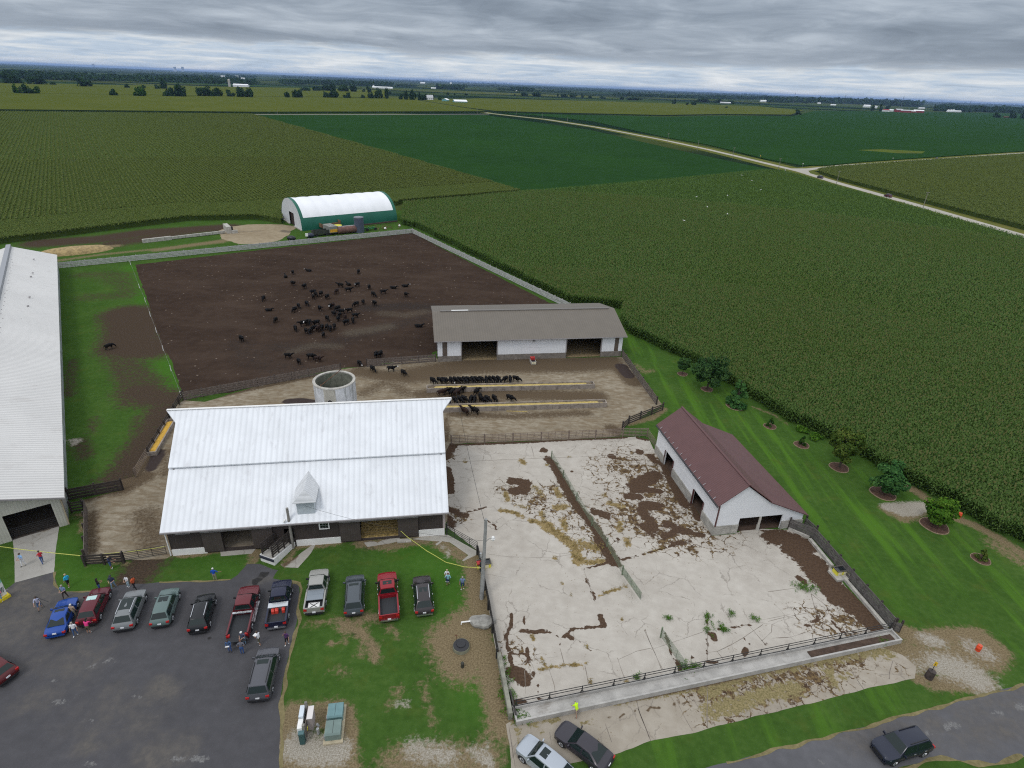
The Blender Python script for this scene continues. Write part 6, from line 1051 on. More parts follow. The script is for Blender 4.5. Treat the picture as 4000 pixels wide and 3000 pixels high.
t = tag(link('concrete_lump', None, loc=g('f', 1890, 1480)), 'broken flat lump of concrete against the black fence', 'concrete lump'); q = MB(); q.loft([[(r * 1.25 * math.cos(a) * (1 + .12 * math.sin(3 * a + z)), r * .72 * math.sin(a) * (1 + .1 * math.cos(5 * a)), z) for a in np.linspace(0, 6.283, 18, endpoint=False)] for r, z in ((1.0, 0), (1.08, .25), (1.0, .45), (.4, .52))], 0); q.obj('slab', mat('lump_grey', (.27, .26, .235), .95, var=.25, vs=2, bump=.03, bs=5), t)
q = MB(); q.tube([(-.9, 0, .1), (-.9, .05, .32), (.75, .35, .36)], .07, 8); tag(q.obj('white_pipe', white_paint, loc=g('f', 1762, 1500)), 'bent white drain pipe beside the concrete lump', 'pipe')
q = MB(); q.box(-1.0, .6, -.25, .25, 0, .16); tag(q.obj('concrete_step', conc_l, loc=(*gm(('f', 1068, 592))[0], .01), rz=.15), 'small concrete step right of the straw-filled barn door', 'step')
# electrical cabinets
t = thing('meter_rack', 'post-mounted rack of white electric cabinets and a wooden backboard', 'electric rack', g('H', 700, 1390), math.radians(100)); q = MB(); q.box(-.1, .1, -.1, .1, 0, 1.9); q.box(1.55, 1.75, -.1, .1, 0, 2.3); q.obj('post', pole_m, t); q = MB(); q.box(-.05, 1.7, -.16, -.11, .35, 1.75); q.obj('backboard', oldwood, t)
q = MB(); q.box(-.1, .72, .12, .50, .6, 1.62); q.obj('cabinet', white_paint, t); q = MB(); q.box(.75, 1.75, .12, .48, .7, 1.85); q.obj('cabinet', mat('bluish_cabinet', (.62, .68, .73), .45), t); q = MB(); q.box(.55, 1.6, -.58, -.165, .35, 1.75); q.obj('meter_box', mat('mauve_box', (.36, .31, .30), .6), t); q = MB(); q.box(.5, 1.65, -.62, -.165, 1.751, 1.80); q.obj('box_top', mat('pink_white', (.68, .64, .62), .5), t)
q = MB(); q.tube([(.3, -.95, .1), (.3, -.95, .75)], .12, 8); q.tube([(.55, -1.0, .7), (.55, -.9, .95)], .1, 8); q.obj('meter', steel, t); q = MB(); q.box(.25, .4, -.2, -.17, .7, 1.1); q.obj('warning_tag', yelp, t)
t = thing('cable_pedestal', 'narrow dark green cable pedestal in front of the meter rack', 'pedestal', g('H', 615, 1500), math.radians(98)); q = MB(); q.box(-.12, .30, -.2, .2, 0, 1.25); q.obj('body', mat('pedestal_green', (.030, .085, .085), .5), t); q = MB(); q.box(-.14, .32, -.22, .22, 1.25, 1.36); q.obj('cap', mat('pedestal_cap', (.09, .17, .18), .5), t)
t = thing('transformer_pad', 'long pale concrete pad carrying two green transformers', 'concrete pad', g('H', 1480, 1540), math.radians(100)); q = MB(); q.box(0, 3.3, -.78, .78, 0, .16); q.obj('slab', mat('pad_tan', (.42, .36, .25), .9, var=.15, vs=2), t)
for i, (u, lab, c, h) in enumerate([(.25, 'nearer sage-green transformer box', (.16, .22, .20), .75), (1.85, 'farther blue-green transformer box with peeling pink edges', (.14, .25, .26), .62)]):
    tt = thing('transformer', lab + ' on the pale pad', 'transformer', Vector(t.location) + Vector((math.cos(math.radians(100)), math.sin(math.radians(100)), 0)) * u + Vector((0, 0, .16)), math.radians(100), 'pad transformers'); q = MB(); q.prism([(0, -.62, 0), (1.25, -.62, 0), (1.25, -.62, h), (.12, -.62, h), (0, -.62, h - .12)], (0, 1.24, 0)); q.obj('tank', mat(f'transformer_{i}', c, .45, var=.08, vs=2, stain=((.45, .20, .18), .66, .9, (2, 2, 2)) if i else None), tt); q = MB(); q.box(.14, 1.2, -.01, .01, h, h + .012); q.obj('lid_seam', MATS['dark_inside'], tt); q = MB(); q.box(.05, .35, .62, .72, .1, .45); q.obj('side_fin', trim_m, tt)
# caution tape
def tape(label, pts):
    P = [Vector(p) for p in pts]; q = MB(); V = []; 
    for i in range(len(P) - 1):
        for k in range(6): V.append(P[i].lerp(P[i + 1], k / 6))
    V.append(P[-1]); n = len(V); VV = [v + Vector((0, 0, s * .035)) + Vector((.02 * math.sin(i), 0, 0)) for i, v in enumerate(V) for s in (-1, 1)]
    q.add(VV, [(2 * i, 2 * i + 1, 2 * i + 3, 2 * i + 2) for i in range(n - 1)]); o = q.obj('caution_tape', mat('tape_yellow', (.66, .66, .16), .5)); sm = o.modifiers.new('thick', 'SOLIDIFY'); sm.thickness = .03; sm.offset = 0; return tag(o, label, 'tape')
tape('yellow caution tape sagging from the barn door to the utility pole', [g('f', 978, 455, 1.25), g('f', 1100, 560, .9), g('f', 1300, 702, .55), g('f', 1500, 820, .35), g('f', 1700, 870, .5), g('f', 1885, 880, 1.0)])
tape('yellow caution tape across the drive to the plank fence and pipe gate', [g('a', -200, 630, 1.0), g('a', 0, 650, 1.0), g('a', 240, 682, 1.0), g('a', 600, 722, 1.05), g('a', 905, 752, 1.2), g('a', 1300, 714, 1.2), g('a', 1530, 690, 1.2), g('a', 1790, 650, 1.2)])
# ------------------------------------------------------------------ around the hoop barn
t = thing('dump_trailer', 'rusty brown dump trailer nearest the green wall', 'trailer', g('T', 300, 305), math.radians(42)); q = MB(); q.box(0, 7, 0, 2.6, .9, 1.0); q.box(0, 7, 0, .12, 1, 2.2); q.box(0, 7, 2.48, 2.6, 1, 2.2); q.box(0, .12, 0, 2.6, 1, 2.2); q.prism([(6.9, .0, 1), (6.9, 2.6, 1), (6.9, 2.6, 2.8), (6.9, 0, 2.8)], (.12, 0, 0)); q.obj('bed', mat('rust_brown', (.20, .11, .06), .8, var=.35, vs=1.5), t)
q = MB(); q.tube([(-.02, 0, 0), (.02, 0, 0)], .4, 12); wb = MB(); wb.tube([(0, 0, 0), (0, .3, 0)], .5, 14); wbm = wb.mesh('wheel', black_m)
for u in (1.2, 2.5, 5.6): 
    for v in (.0, 2.2): link('wheel', wbm, t, (u, v, .5))
t = thing('farm_cart', 'dark green open cart behind the pale fence', 'cart', g('T', 140, 432), math.radians(40)); q = MB(); q.box(0, 5.6, 0, 2.2, .6, .7); q.box(0, 5.6, 0, .1, .7, 1.9); q.box(0, 5.6, 2.1, 2.2, .7, 1.9); q.box(0, .1, 0, 2.2, .7, 1.9); q.box(5.5, 5.6, 0, 2.2, .7, 1.9); q.obj('box', mat('cart_green', (.045, .05, .04), .8, var=.3, vs=1), t)
for u in (1, 4.4):
    for v in (-.1, 1.9): link('wheel', wbm, t, (u, v, .5))
t = thing('feed_wagon', 'grey box wagon with a yellow-orange front panel', 'wagon', g('T', 455, 405), math.radians(42)); q = MB(); q.box(0, 2.8, 0, 5.2, .8, 2.9); q.obj('box', mat('wagon_grey', (.22, .22, .20), .7, var=.15, vs=1), t); q = MB(); q.box(.1, 2.7, -.06, -.003, 1.0, 2.0); q.obj('front_panel', mat('wagon_yellow', (.62, .33, .03), .6, var=.3, vs=2), t); q = MB(); q.box(.8, 2.0, 1.2, 2.2, 2.9, 3.02); q.obj('hatch', trim_m, t)
for u in (.1, 2.4):
    for v in (.6, 3.8): link('wheel', wbm, t, (u, v, .5))
t = thing('rusty_tank', 'rusty red cylindrical tank lying behind the pale fence', 'tank', g('T', 620, 392), math.radians(36)); q = MB(); q.tube([(0, 1.2, 1.3), (.25, 1.2, 1.3), (8, 1.2, 1.3), (8.25, 1.2, 1.3)], [.9, 1.2, 1.2, .9], 20); q.obj('shell', mat('tank_rust', (.16, .085, .07), .8, var=.3, vs=1), t); q = MB(); q.box(.5, 6.5, .85, 1.6, 2.42, 2.55); q.obj('walkway', trim_m, t)
for u in (1, 5): 
    q = MB(); q.box(u, u + .3, .3, 2.1, 0, .9); q.obj('cradle', black_m, t)
q = MB(); q.tube([(0, 0, 1.2), (0, 0, 2.6)], [.3, 1.5], 16); tag(q.obj('yellow_hopper', mat('hopper_yellow', (.62, .56, .05), .6), loc=g('T', 610, 350)), 'bright yellow hopper beside the grey wagon', 'hopper')
t = thing('storage_tank', 'upright slate-blue storage tank in front of the hoop barn', 'tank', g('T', 1030, 335)); q = MB(); q.tube([(0, 0, 0), (0, 0, 5.0)], 1.62, 28); q.obj('shell', mat('slate_blue', (.075, .090, .13), .5, var=.1, vs=.6), t); q = MB(); q.tube([(0, 0, 5.0), (0, 0, 5.15), (0, 0, 5.35)], [1.68, 1.68, .3], 28); q.obj('roof', mat('slate_top', (.16, .175, .20), .5), t)
t = thing('green_implement', 'low green farm implement right of the blue tank', 'implement', g('T', 1130, 320), math.radians(36)); q = MB(); q.box(0, 4.6, .2, .5, .5, .8); q.box(0, 4.6, 1.4, 1.7, .5, .8)
for u in (.4, 2, 3.6): q.box(u, u + .25, .0, 2.0, .8, 1.1)
q.obj('frame', mat('implement_green', (.03, .16, .05), .6, var=.3, vs=2), t); link('wheel', wbm, t, (1, -.2, .5)); link('wheel', wbm, t, (4, -.2, .5))
t = thing('scrap_heap', 'tangle of rusty bars and white bits near the fence corner', 'scrap', g('T', 1480, 290), math.radians(36)); q = MB()
for k in range(16): a = random.uniform(0, 3.1); c = Vector((random.uniform(-2, 9), random.uniform(-1, 3), .1)); q.bar(c, c + Vector((math.cos(a) * 1.6, math.sin(a) * 1.2, random.uniform(.3, 1.5))), .1, .1)
q.obj('bar', mat('scrap_rust', (.15, .07, .05), .8, var=.4, vs=2), t); q = MB(); q.sphere((1, 0, .4), .45, 8, 6); q.sphere((7.5, 2, .4), .4, 8, 6); q.obj('drum', white_paint, t)
q = MB(); q.bar((*g('T', 1110, 225)[:2], .6), (*g('T', 1770, 150)[:2], .6), .25, .5); tag(q.obj('beam', mat('beam_brown', (.075, .05, .045), .9)), 'long brown beam at the foot of the green wall', 'beam')
for lab, f, x, y, c in [('black plastic bale at the pad edge by the pale fence', 's', 440, 758, (.015, .016, .02)), ('navy plastic heap left of the dark cart', 's', 668, 722, (.02, .025, .05))]:
    p = g(f, x, y); t = thing('wrapped_bale', lab, 'bale', p); q = MB(); q.sphere((0, 0, .8), 1.0, 12, 8, 0, (1.5, .9, .8)); q.obj('wrap', mat('wrap_' + lab[:4], c, .4), t)
    if 'navy' in lab: q = MB(); q.box(-1.2, -.3, -.9, -.6, .6, 1.5); q.obj('white_flap', white_paint, t)
p = g('r', 255, 790); t = thing('straw_pile', 'tan straw pile behind the pale cattle building roof', 'straw pile', p, GA); q = MB(); q.loft([[(r * 9 * math.cos(a) * (1 + .06 * math.sin(4 * a)), r * 3.4 * math.sin(a), z) for a in np.linspace(0, 6.283, 28, endpoint=False)] for r, z in ((1.05, 0), (.95, .7), (.8, 1.2), (.45, 1.5), (.05, 1.55))], 0, True); q.obj('heap', mat('straw_tan', (.34, .25, .12), .95, var=.3, vs=1.2, bump=.2, bs=2), t)
a, b_ = gm(('r', 990, 688), ('r', 1880, 585)); q = MB(); n = 12
for k in range(n): c0, c1 = lin(a, b_, k / n), lin(a, b_, (k + .97) / n); q.bar((*c0, .55), (*c1, .55), .9 if k < 4 else .6, 1.1 if k < 4 else .8)
tag(q.obj('low_wall', conc_l), 'long low pale concrete wall in the brown strip behind the lot', 'wall')
p = g('r', 1905, 590); t = thing('concrete_block', 'pale concrete structure at the right end of the low wall', 'structure', p, GA); q = MB(); q.box(0, 1.4, 0, 6, 0, 2.2); q.box(1.4, 3.2, -.5, .3, 0, 1.0); q.obj('wall', conc_l, t); q = MB(); q.box(1.42, 2.0, .4, 1.6, 1.0, 2.0); q.obj('opening', MATS['dark_inside'], t)
# display board at the left edge
t = thing('display_board', 'tall painted display board behind the person in pink at the left edge', 'display board', g('L', -190, 1040), math.radians(65)); q = MB(); q.box(-1.5, 1.5, .0, .06, .3, 2.6); q.obj('panel', white_paint, t); q = MB(); q.box(-1.5, 1.5, -.02, -.003, 1.9, 2.58); q.obj('top_picture', mat('board_teal', (.22, .45, .36), .6, var=.4, vs=1.5), t); q = MB()
for k in range(9): q.prism([(.3 + k * .12, -.02, .75), (.36 + k * .12, -.02, .75), (.5 + k * .12, -.02, 1.35), (.44 + k * .12, -.02, 1.35)], (0, .017, 0))
q.obj('stripe_panel', mat('board_green', (.03, .08, .06), .6), t); q = MB(); q.box(-1.6, 1.6, -.35, .35, 0, .3); q.obj('base', mat('board_yellow', (.70, .56, .03), .5, stain=((.03, .03, .03), .55, .95, (4, 4, 4))), t)
# birds over the corn
bird = MB(); bird.sphere((0, 0, 0), .16, 8, 6, 0, (1, 2.2, .9)); bird.prism([(0, -.15, .04), (.75, -.35, .22), (.75, -.15, .22), (0, .2, .04)], (0, 0, .03)); bird.prism([(0, -.15, .04), (-.75, -.35, .22), (-.75, -.15, .22), (0, .2, .04)], (0, 0, .03)); bme = bird.mesh('white_bird', white_paint)
for i, (x, y) in enumerate([(472, 608), (533, 641), (585, 698), (382, 733), (190, 741), (258, 804), (382, 847), (116, 888)]):
    p = g('x', x, y, 4.5); o = link('white_bird', bme, None, p, random.uniform(0, 6)); o.scale = (.9, .9, .9); tag(o, 'white bird flying over the cornfield, ' + ['nearest the road and bean corner', 'just right of the topmost bird', 'rightmost of the flock', 'above the middle of the flock', 'left of the middle, high', 'lower left of the flock', 'lowest on the right', 'lowest and leftmost'][i], 'bird', 'white birds over the corn')
# ------------------------------------------------------------------ vehicles
tyre_m = mat('tyre', (.018, .018, .019), .85); rim_m = mat('alloy', (.50, .51, .53), .3, .8); lampw = mat('lamp_clear', (.70, .72, .74), .15); lampr = mat('lamp_red', (.42, .015, .015), .25); plate_m = mat('plate', (.78, .78, .80), .5); chrome = mat('chrome', (.6, .61, .63), .15, .9)
carglass = mat('car_glass', (.011, .020, .019), .06, spec=.42); liner = mat('bed_liner', (.030, .032, .036), .75, ribs=('Y', .16, .01, .3)); blk = mat('black_trim', (.02, .02, .022), .6)
def paint(nm, c, met=.15): return mat('paint_' + nm, c, .35, met, coat=.35, spec=.35)
_wheel = {}
def wheel_mesh(r):
    if r not in _wheel:
        q = MB(); n = 22
        def rg(rr, y): return [(rr * math.cos(2 * math.pi * k / n), y, rr * math.sin(2 * math.pi * k / n)) for k in range(n)]
        q.loft([rg(r * .6, -.11), rg(r * .94, -.11), rg(r, -.08), rg(r, .08), rg(r * .94, .11), rg(r * .6, .11)], 0, True); t_ = q.mesh('tyre', tyre_m); q = MB(); q.loft([rg(r * .66, .095), rg(r * .62, .118), rg(r * .15, .105), rg(r * .08, .12)], 0, False)
        for k in range(5): a = 2 * math.pi * k / 5; q.bar((r * .1 * math.cos(a), .118, r * .1 * math.sin(a)), (r * .6 * math.cos(a), .122, r * .6 * math.sin(a)), .06, .02)
        _wheel[r] = (t_, q.mesh('rim', rim_m))
    return _wheel[r]
def car(name, label, cat, p, ang, kind, L, W, H, col, sunroof=None, rails=None, grp='vehicles parked on the farm', plate=True, nocar=False, extras=''):
    t = thing(name, label, cat, (p[0], p[1], .012), math.radians(ang), grp); w = W / 2; X = lambda f: L / 2 - f * L
    pick = kind == 'pickup'; belt = {'sedan': .92, 'suv': 1.06, 'van': 1.05, 'pickup': 1.16}[kind]; hood = {'sedan': .86, 'suv': 1.02, 'van': 1.0, 'pickup': 1.13}[kind]
    fr = dict(sedan=(.27, .43, .70, .865), suv=(.255, .39, .86, .955), van=(.20, .36, .90, .975), pickup=(.235, .335, extras == 'crew' and .56 or .50, .575))[kind]
    if kind == 'pickup': fr = (.235, .335, .555 if 'short' in extras else .535, .58 if 'short' in extras else .555)
    c0, c1, c2, c3 = fr; q = MB(); rings = []
    def sec(f, ww, zl, zt, wt, z_belt=None):
        zb = min(belt if z_belt is None else z_belt, zt - .04); x = X(f)
        half = [(0, zl), (ww * .85, zl), (ww, zl + .2), (ww, zb - .16), (ww * .965, zb), (wt, zt - .045), (wt * .84, zt), (0, zt + .025)]
        return [(x, y, z) for y, z in half] + [(x, -y, z) for y, z in half[-2:0:-1]]
    S_ = [sec(0, w * .58, .40, .66, w * .50), sec(.008, w * .72, .30, hood - .20, w * .62), sec(.03, w * .88, .25, hood - .10, w * .76), sec(.07, w * .97, .22, hood - .045, w * .84), sec(.14, w, .22, hood, w * .88), sec(c0, w, .22, hood + .05, w * .90)]
    top = w * (.70 if kind != 'van' else .76)
    S_ += [sec(c1, w, .22, H - .05, top), sec(c1 + .05, w, .22, H, top), sec((c1 + c2) / 2, w, .22, H + .01, top * 1.01), sec(c2 - .04, w, .22, H - .015, top * .98), sec(c2, w, .22, H - .06, top * .96)]
    if pick: S_ += [sec(c3, w, .28, belt + .02, w * .90)]
    elif kind == 'sedan': S_ += [sec(c3, w, .24, belt + .04, w * .84), sec(.96, w * .95, .28, belt + .01, w * .80), sec(.99, w * .88, .32, belt - .1, w * .72), sec(1.0, w * .82, .38, .72, w * .66)]
    else: S_ += [sec(c3, w * .98, .26, belt + .04, w * .88), sec(.985, w * .94, .30, belt - .12, w * .82), sec(1.0, w * .88, .36, .74, w * .74)]
    q.loft(S_, 0, True); wb0, wb1 = X(.185), X(.80 if kind != 'pickup' else .775)
    r = .36 if kind in ('suv', 'pickup') else .33; r = .40 if pick else r
    for x in (wb0, wb1):
        for s in (-1, 1):
            a = [(x + (r + .07) * math.cos(k), s * (w - .02), max(r + (r + .07) * math.sin(k), .2)) for k in np.linspace(-.35, math.pi + .35, 18)]; q.prism(a, (0, s * .028, 0), 1)
    q.box(X(.985), X(.02), -w * .8, w * .8, .18, .3, 1); bo = q.obj('body', [col, blk], t); bo.data.set_sharp_from_angle(angle=math.radians(33))
    tm, rm = wheel_mesh(r)
    for x in (wb0, wb1):
        for s in (-1, 1):
            o = link('wheel', tm, t, (x, s * (w - .10), r)); o.rotation_euler = (0, 0, 0 if s > 0 else math.pi); link('rim', rm, o)
    def panel(nm, P, n, m=carglass, th=.02):
        n = Vector(n).normalized(); b = MB(); b.prism([Vector(v) + n * .006 for v in P], n * th); return b.obj(nm, m, t)
    def lerp(a, b_, k): return a + (b_ - a) * k
    z0, z1 = hood + .07, H - .06; y0, y1 = w * .86, top * .92
    panel('windscreen', [(X(c0) - .06, -y0 * .97, z0 + .02), (X(c0) - .06, y0 * .97, z0 + .02), (X(c1) + .05, y1, z1), (X(c1) + .05, -y1, z1)], (z1 - z0, 0, (X(c0) - X(c1))), th=.025)
    zr0 = belt + .1; 
    if pick: panel('rear_window', [(X(c3) + .02, -w * .76, belt + .16), (X(c3) + .02, w * .76, belt + .16), (X(c2) - .01, y1 * .92, H - .14), (X(c2) - .01, -y1 * .92, H - .14)], (-1, 0, .25))
    else: panel('rear_window', [(X(c3) + .05, -w * .80, zr0), (X(c3) + .05, w * .80, zr0), (X(c2) - .03, y1 * .92, H - .10), (X(c2) - .03, -y1 * .92, H - .10)], (-(H - .1 - zr0), 0, X(c2) - X(c3)))
    ya, yb = w * .965, top * .985
    yz = lambda z: lerp(ya, yb, (z - belt) / (H - .05 - belt)); zb, zt = belt + .06, H - .13; xf0, xf1 = X(c0) - .10, X(c1) - .02; xr1, xr0 = X(c2) + .06, X(c3) + (.16 if not pick else .05)
    xm = lerp(xf1, xr1, .46)
    for s in (-1, 1):
        for nm, P in (('side_window', [(lerp(xf0, xf1, .12), zb), (xm + .05, zb), (xm + .05, zt), (xf1, zt)]), ('side_window', [(xm - .05, zb), (lerp(xr0, xr1, .15), zb), (xr1, zt), (xm - .05, zt)])):
            panel(nm, [(x, s * yz(z), z) for x, z in P], (0, s * 1, .35), th=.012)
        b = MB(); b.prism([(X(.012), s * w * .56, hood - .25), (X(.06), s * w * .93, hood - .25), (X(.075), s * w * .955, hood - .16), (X(.022), s * w * .60, hood - .16)], (.02, 0, .025)); b.obj('headlight', lampw, t)
        b = MB(); b.box(X(1.0) - .01, X(.965), *sorted((s * w * .66, s * w * .955)), belt - .30 if not pick else .82, belt - .12 if not pick else 1.04); b.obj('taillight', lampr, t)
        b = MB(); b.bar((X(c0) - .30, s * (w - .02), belt + .04), (X(c0) - .28, s * (w + .2), belt + .10), .10, .18); b.obj('mirror', col if not pick else blk, t)
        b = MB(); 
        for xx in (xm + .22, lerp(xm, xr1, .75)): b.box(xx - .1, xx + .1, *sorted((s * (w + .002), s * (w + .03))), belt - .22, belt - .17)
        b.obj('door_handle', chrome if pick or 'chrome' in extras else blk, t)
    if plate: b = MB(); b.box(X(1.0) - .02, X(.99), -.16, .16, .66 if not pick else .52, .80 if not pick else .66); b.obj('number_plate', plate_m, t)
    b = MB(); b.box(X(.02), X(0) + .005, -w * .5, w * .5, .45, .66 if kind == 'sedan' else hood - .25); b.obj('grille', blk, t)
    b = MB(); b.box(X(1.0) - .035, X(.97), -w * .84, w * .84, .36, .52); b.obj('bumper', chrome if 'chrome' in extras else blk if kind != 'sedan' else col, t)
    if sunroof: x_, l_, ww_, m_ = sunroof; b = MB(); b.box(X(x_ + l_), X(x_), -ww_ / 2, ww_ / 2, H + .012, H + .03); b.obj('sunroof', m_, t)
    if rails:
        for s in (-1, 1): b = MB(); b.bar((X(c1 + .08), s * top * .88, H + .04), (X(c2 - .04), s * top * .88, H + .03), .05, .06); b.obj('roof_rail', rails, t)
    if pick:
        xb0, xb1 = X(c3) - .04, X(.985); zf, zw = .78, 1.16; bd = MB(); bd.box(xb1, xb0, w * .84, w * .985, .42, zw); bd.box(xb1, xb0, -w * .985, -w * .84, .42, zw); bd.box(xb0 - .08, xb0, -w * .84, w * .84, .42, zw); bd.box(xb1, xb0, -w * .84, w * .84, .42, zf - .02); bd.obj('bed', col, t)
        b = MB(); b.box(xb1 + .01, xb0 - .08, -w * .84, w * .84, zf - .018, zf); b.box(xb1 + .1, xb0 - .09, -w * .839, -w * .80, zf, zw - .02); b.box(xb1 + .1, xb0 - .09, w * .80, w * .839, zf, zw - .02); b.obj('bed_floor', liner, t)
        b = MB()
        if 'open' in extras: b.box(xb1 - .62, xb1 + .02, -w * .84, w * .84, zf - .06, zf + .0)
        else: b.box(xb1 - .045, xb1 + .05, -w * .84, w * .84, .55, zw + .01)
        b.obj('tailgate', col if 'open' not in extras else liner, t)
        if 'steps' in extras:
            for s in (-1, 1): b = MB(); b.bar((wb0 - .6, s * (w + .08), .42), (wb1 + .55, s * (w + .08), .42), .14, .06); b.obj('side_step', chrome, t)
    return t
def ctr(rear, ang, L): a = math.radians(ang); return rear[0] + math.cos(a) * L / 2, rear[1] + math.sin(a) * L / 2
tanp = mat('sunshade', (.45, .62, .60), .25); 
CARS = [('blue_coupe', 'blue coupe with open sunroof, first in the parked row at left', 'car', (-41.65, 37.82), 110, 'sedan', 4.55, 1.78, 1.40, paint('blue', (.012, .062, .30)), (.47, .07, .8, carglass), None, ''),
        ('maroon_suv', 'maroon SUV with pale sunroof next to the blue coupe', 'car', (-39.60, 39.20), 105.5, 'suv', 4.45, 1.80, 1.66, paint('maroon', (.105, .010, .018)), (.44, .12, .85, tanp), None, ''),
        ('grey_suv', 'grey SUV with black glass roof, third in the parked row', 'car', (-35.91, 38.79), 105, 'suv', 4.75, 1.92, 1.72, paint('grey', (.19, .20, .205)), (.42, .30, 1.05, carglass), chrome, ''),
        ('green_wagon', 'pale sage green SUV with white roof edge, fourth in the row', 'car', (-32.72, 39.38), 105, 'suv', 4.55, 1.79, 1.68, paint('sage', (.115, .165, .155)), (.44, .14, .85, carglass), None, ''),
        ('black_suv', 'small black SUV with silver roof rails on the asphalt', 'car', (-28.84, 38.88), 105, 'suv', 4.5, 1.84, 1.66, paint('black', (.010, .011, .013)), None, chrome, ''),
        ('maroon_pickup', 'long maroon pickup with chrome side steps and empty black bed', 'pickup', (-24.76, 38.25), 102, 'pickup', 6.35, 2.02, 1.93, paint('wine', (.125, .018, .024)), None, None, 'steps long chrome'),
        ('navy_pickup', 'dark navy pickup with silver toolbox and red cans in the bed', 'pickup', (-21.71, 39.74), 103.5, 'pickup', 5.85, 2.0, 1.92, paint('navy', (.014, .017, .042)), None, None, 'chrome'),
        ('tan_pickup', 'silver-tan pickup with a folded bed cover parked on grass', 'pickup', (-18.67, 41.65), 101, 'pickup', 5.6, 2.0, 1.90, paint('pewter', (.33, .325, .30)), None, None, 'short'),
        ('grey_minivan', 'dark blue-grey minivan on the grass left of the red pickup', 'car', (-14.72, 41.66), 102.5, 'van', 5.1, 1.96, 1.72, paint('slate', (.075, .088, .10)), (.42, .06, .95, carglass), blk, ''),
        ('red_pickup', 'bright red crew cab pickup parked on the grass', 'pickup', (-11.09, 41.2), 104.0, 'pickup', 6.1, 2.02, 1.95, paint('red', (.26, .012, .020)), (.38, .08, .9, carglass), None, 'chrome'),
        ('brown_suv', 'dark brown SUV with chrome bumper at the right end of the row', 'car', (-7.75, 42.05), 102.5, 'suv', 4.95, 1.92, 1.74, paint('brown', (.038, .031, .032)), (.52, .12, .8, carglass), chrome, 'chrome'),
        ('charcoal_minivan', 'charcoal minivan parked alone below the row of vehicles', 'car', (-20.47, 32.27), 100.0, 'van', 5.1, 1.98, 1.73, paint('charcoal', (.085, .086, .098)), (.40, .09, .95, carglass), blk, '')]
car_o = {}
for nm, lab, cat, rear, ang, kind, L, W_, H_, pm_, sr, rl, ex in CARS:
    if kind == 'pickup' and 'long' in ex: ex = ex + ' open'
    car_o[nm] = car(nm, lab, cat, ctr(rear, ang, L), ang, kind, L, W_, H_, pm_, sr, rl, extras=ex)
a_ = 204.0; rr = gm(('b', 105, 700), z=.4)[0]; car('dark_red_car', 'dark red car cut off by the left edge of the photo', 'car', ctr(rr, 158, 4.7), 158, 'suv', 4.7, 1.85, 1.62, paint('darkred', (.10, .012, .014)), None, None)
car('silver_suv', 'silver SUV with dark sunroof on the concrete at the bottom edge', 'car', (3.75, 28.1), 142, 'suv', 4.7, 1.86, 1.70, paint('silver', (.42, .455, .50), .35), (.44, .13, .80, carglass), None)
car('black_sedan', 'dark plum-black sedan half on the grass strip', 'car', (6.95, 29.45), 142.5, 'sedan', 4.85, 1.85, 1.47, paint('plum', (.040, .036, .045)), None, None)
car('navy_suv', 'dark navy SUV with chrome grille driving on the farm road', 'car', (33.25, 30.55), 196.5, 'suv', 4.85, 1.94, 1.76, paint('navysuv', (.018, .022, .040)), None, rl or chrome, extras='chrome')
car('dark_blue_suv', 'dark blue SUV on the county road just past the junction', 'car', g('x', 952, 626), 98, 'suv', 4.8, 1.9, 1.75, paint('dkblue', (.015, .018, .05)), None, None, 'cars on the distant roads'); car('wine_suv', 'wine red SUV on the county road farther right', 'car', g('x', 1370, 742), 98, 'suv', 4.8, 1.9, 1.75, paint('dkwine', (.09, .015, .025)), None, None, 'cars on the distant roads'); car('dark_sedan', 'dark car on the branch road half hidden by corn', 'car', g('x', 1672, 508), 60, 'sedan', 4.7, 1.85, 1.45, paint('dkgrey', (.03, .035, .045)), None, None, 'cars on the distant roads')
# loads in the pickups
def on(carname, name, label, cat, lx, ly, lz, build, grp=None, rz=0.):
    c = car_o[carname]; a = c.rotation_euler.z; p = Vector(c.location) + Vector((math.cos(a) * lx - math.sin(a) * ly, math.sin(a) * lx + math.cos(a) * ly, lz)); t = thing(name, label, cat, p, a + rz, grp); build(t); return t
def toolbox(t): q = MB(); q.prism([(-.25, -.92, 0), (.25, -.92, 0), (.25, -.92, .42), (-.25, -.92, .36)], (0, 1.84, 0)); q.obj('chest', alum, t); q = MB(); q.prism([(-.28, -.93, .37), (.28, -.93, .43), (.28, -.93, .47), (-.28, -.93, .41)], (0, 1.86, 0)); q.obj('lid', alum, t)
on('navy_pickup', 'tool_box', 'bright aluminium toolbox across the bed of the navy pickup', 'toolbox', -.72, 0, .78, toolbox)
canr = mat('can_red', (.62, .055, .035), .45)
def can(t): q = MB(); q.box(-.19, .19, -.14, .14, 0, .36); q.prism([(-.19, -.13, .36), (.19, -.13, .36), (.08, -.1, .46), (-.08, -.1, .46)], (0, .24, 0)); q.obj('tank', canr, t); q = MB(); q.tube([(-.1, 0, .46), (-.05, 0, .55), (.08, 0, .55), (.1, 0, .46)], .025, 6); q.obj('handle', canr, t); q = MB(); q.tube([(.14, 0, .38), (.2, 0, .46)], .04, 6); q.obj('spout', blk, t)
for ly, lab in ((.42, 'leftmost red fuel can behind the toolbox'), (.08, 'middle red fuel can behind the toolbox, close to the left one'), (-.55, 'lone red fuel can at the right of the navy pickup bed')): on('navy_pickup', 'fuel_can', lab, 'fuel can', -1.28, ly, .78, can, 'red fuel cans in the navy pickup')
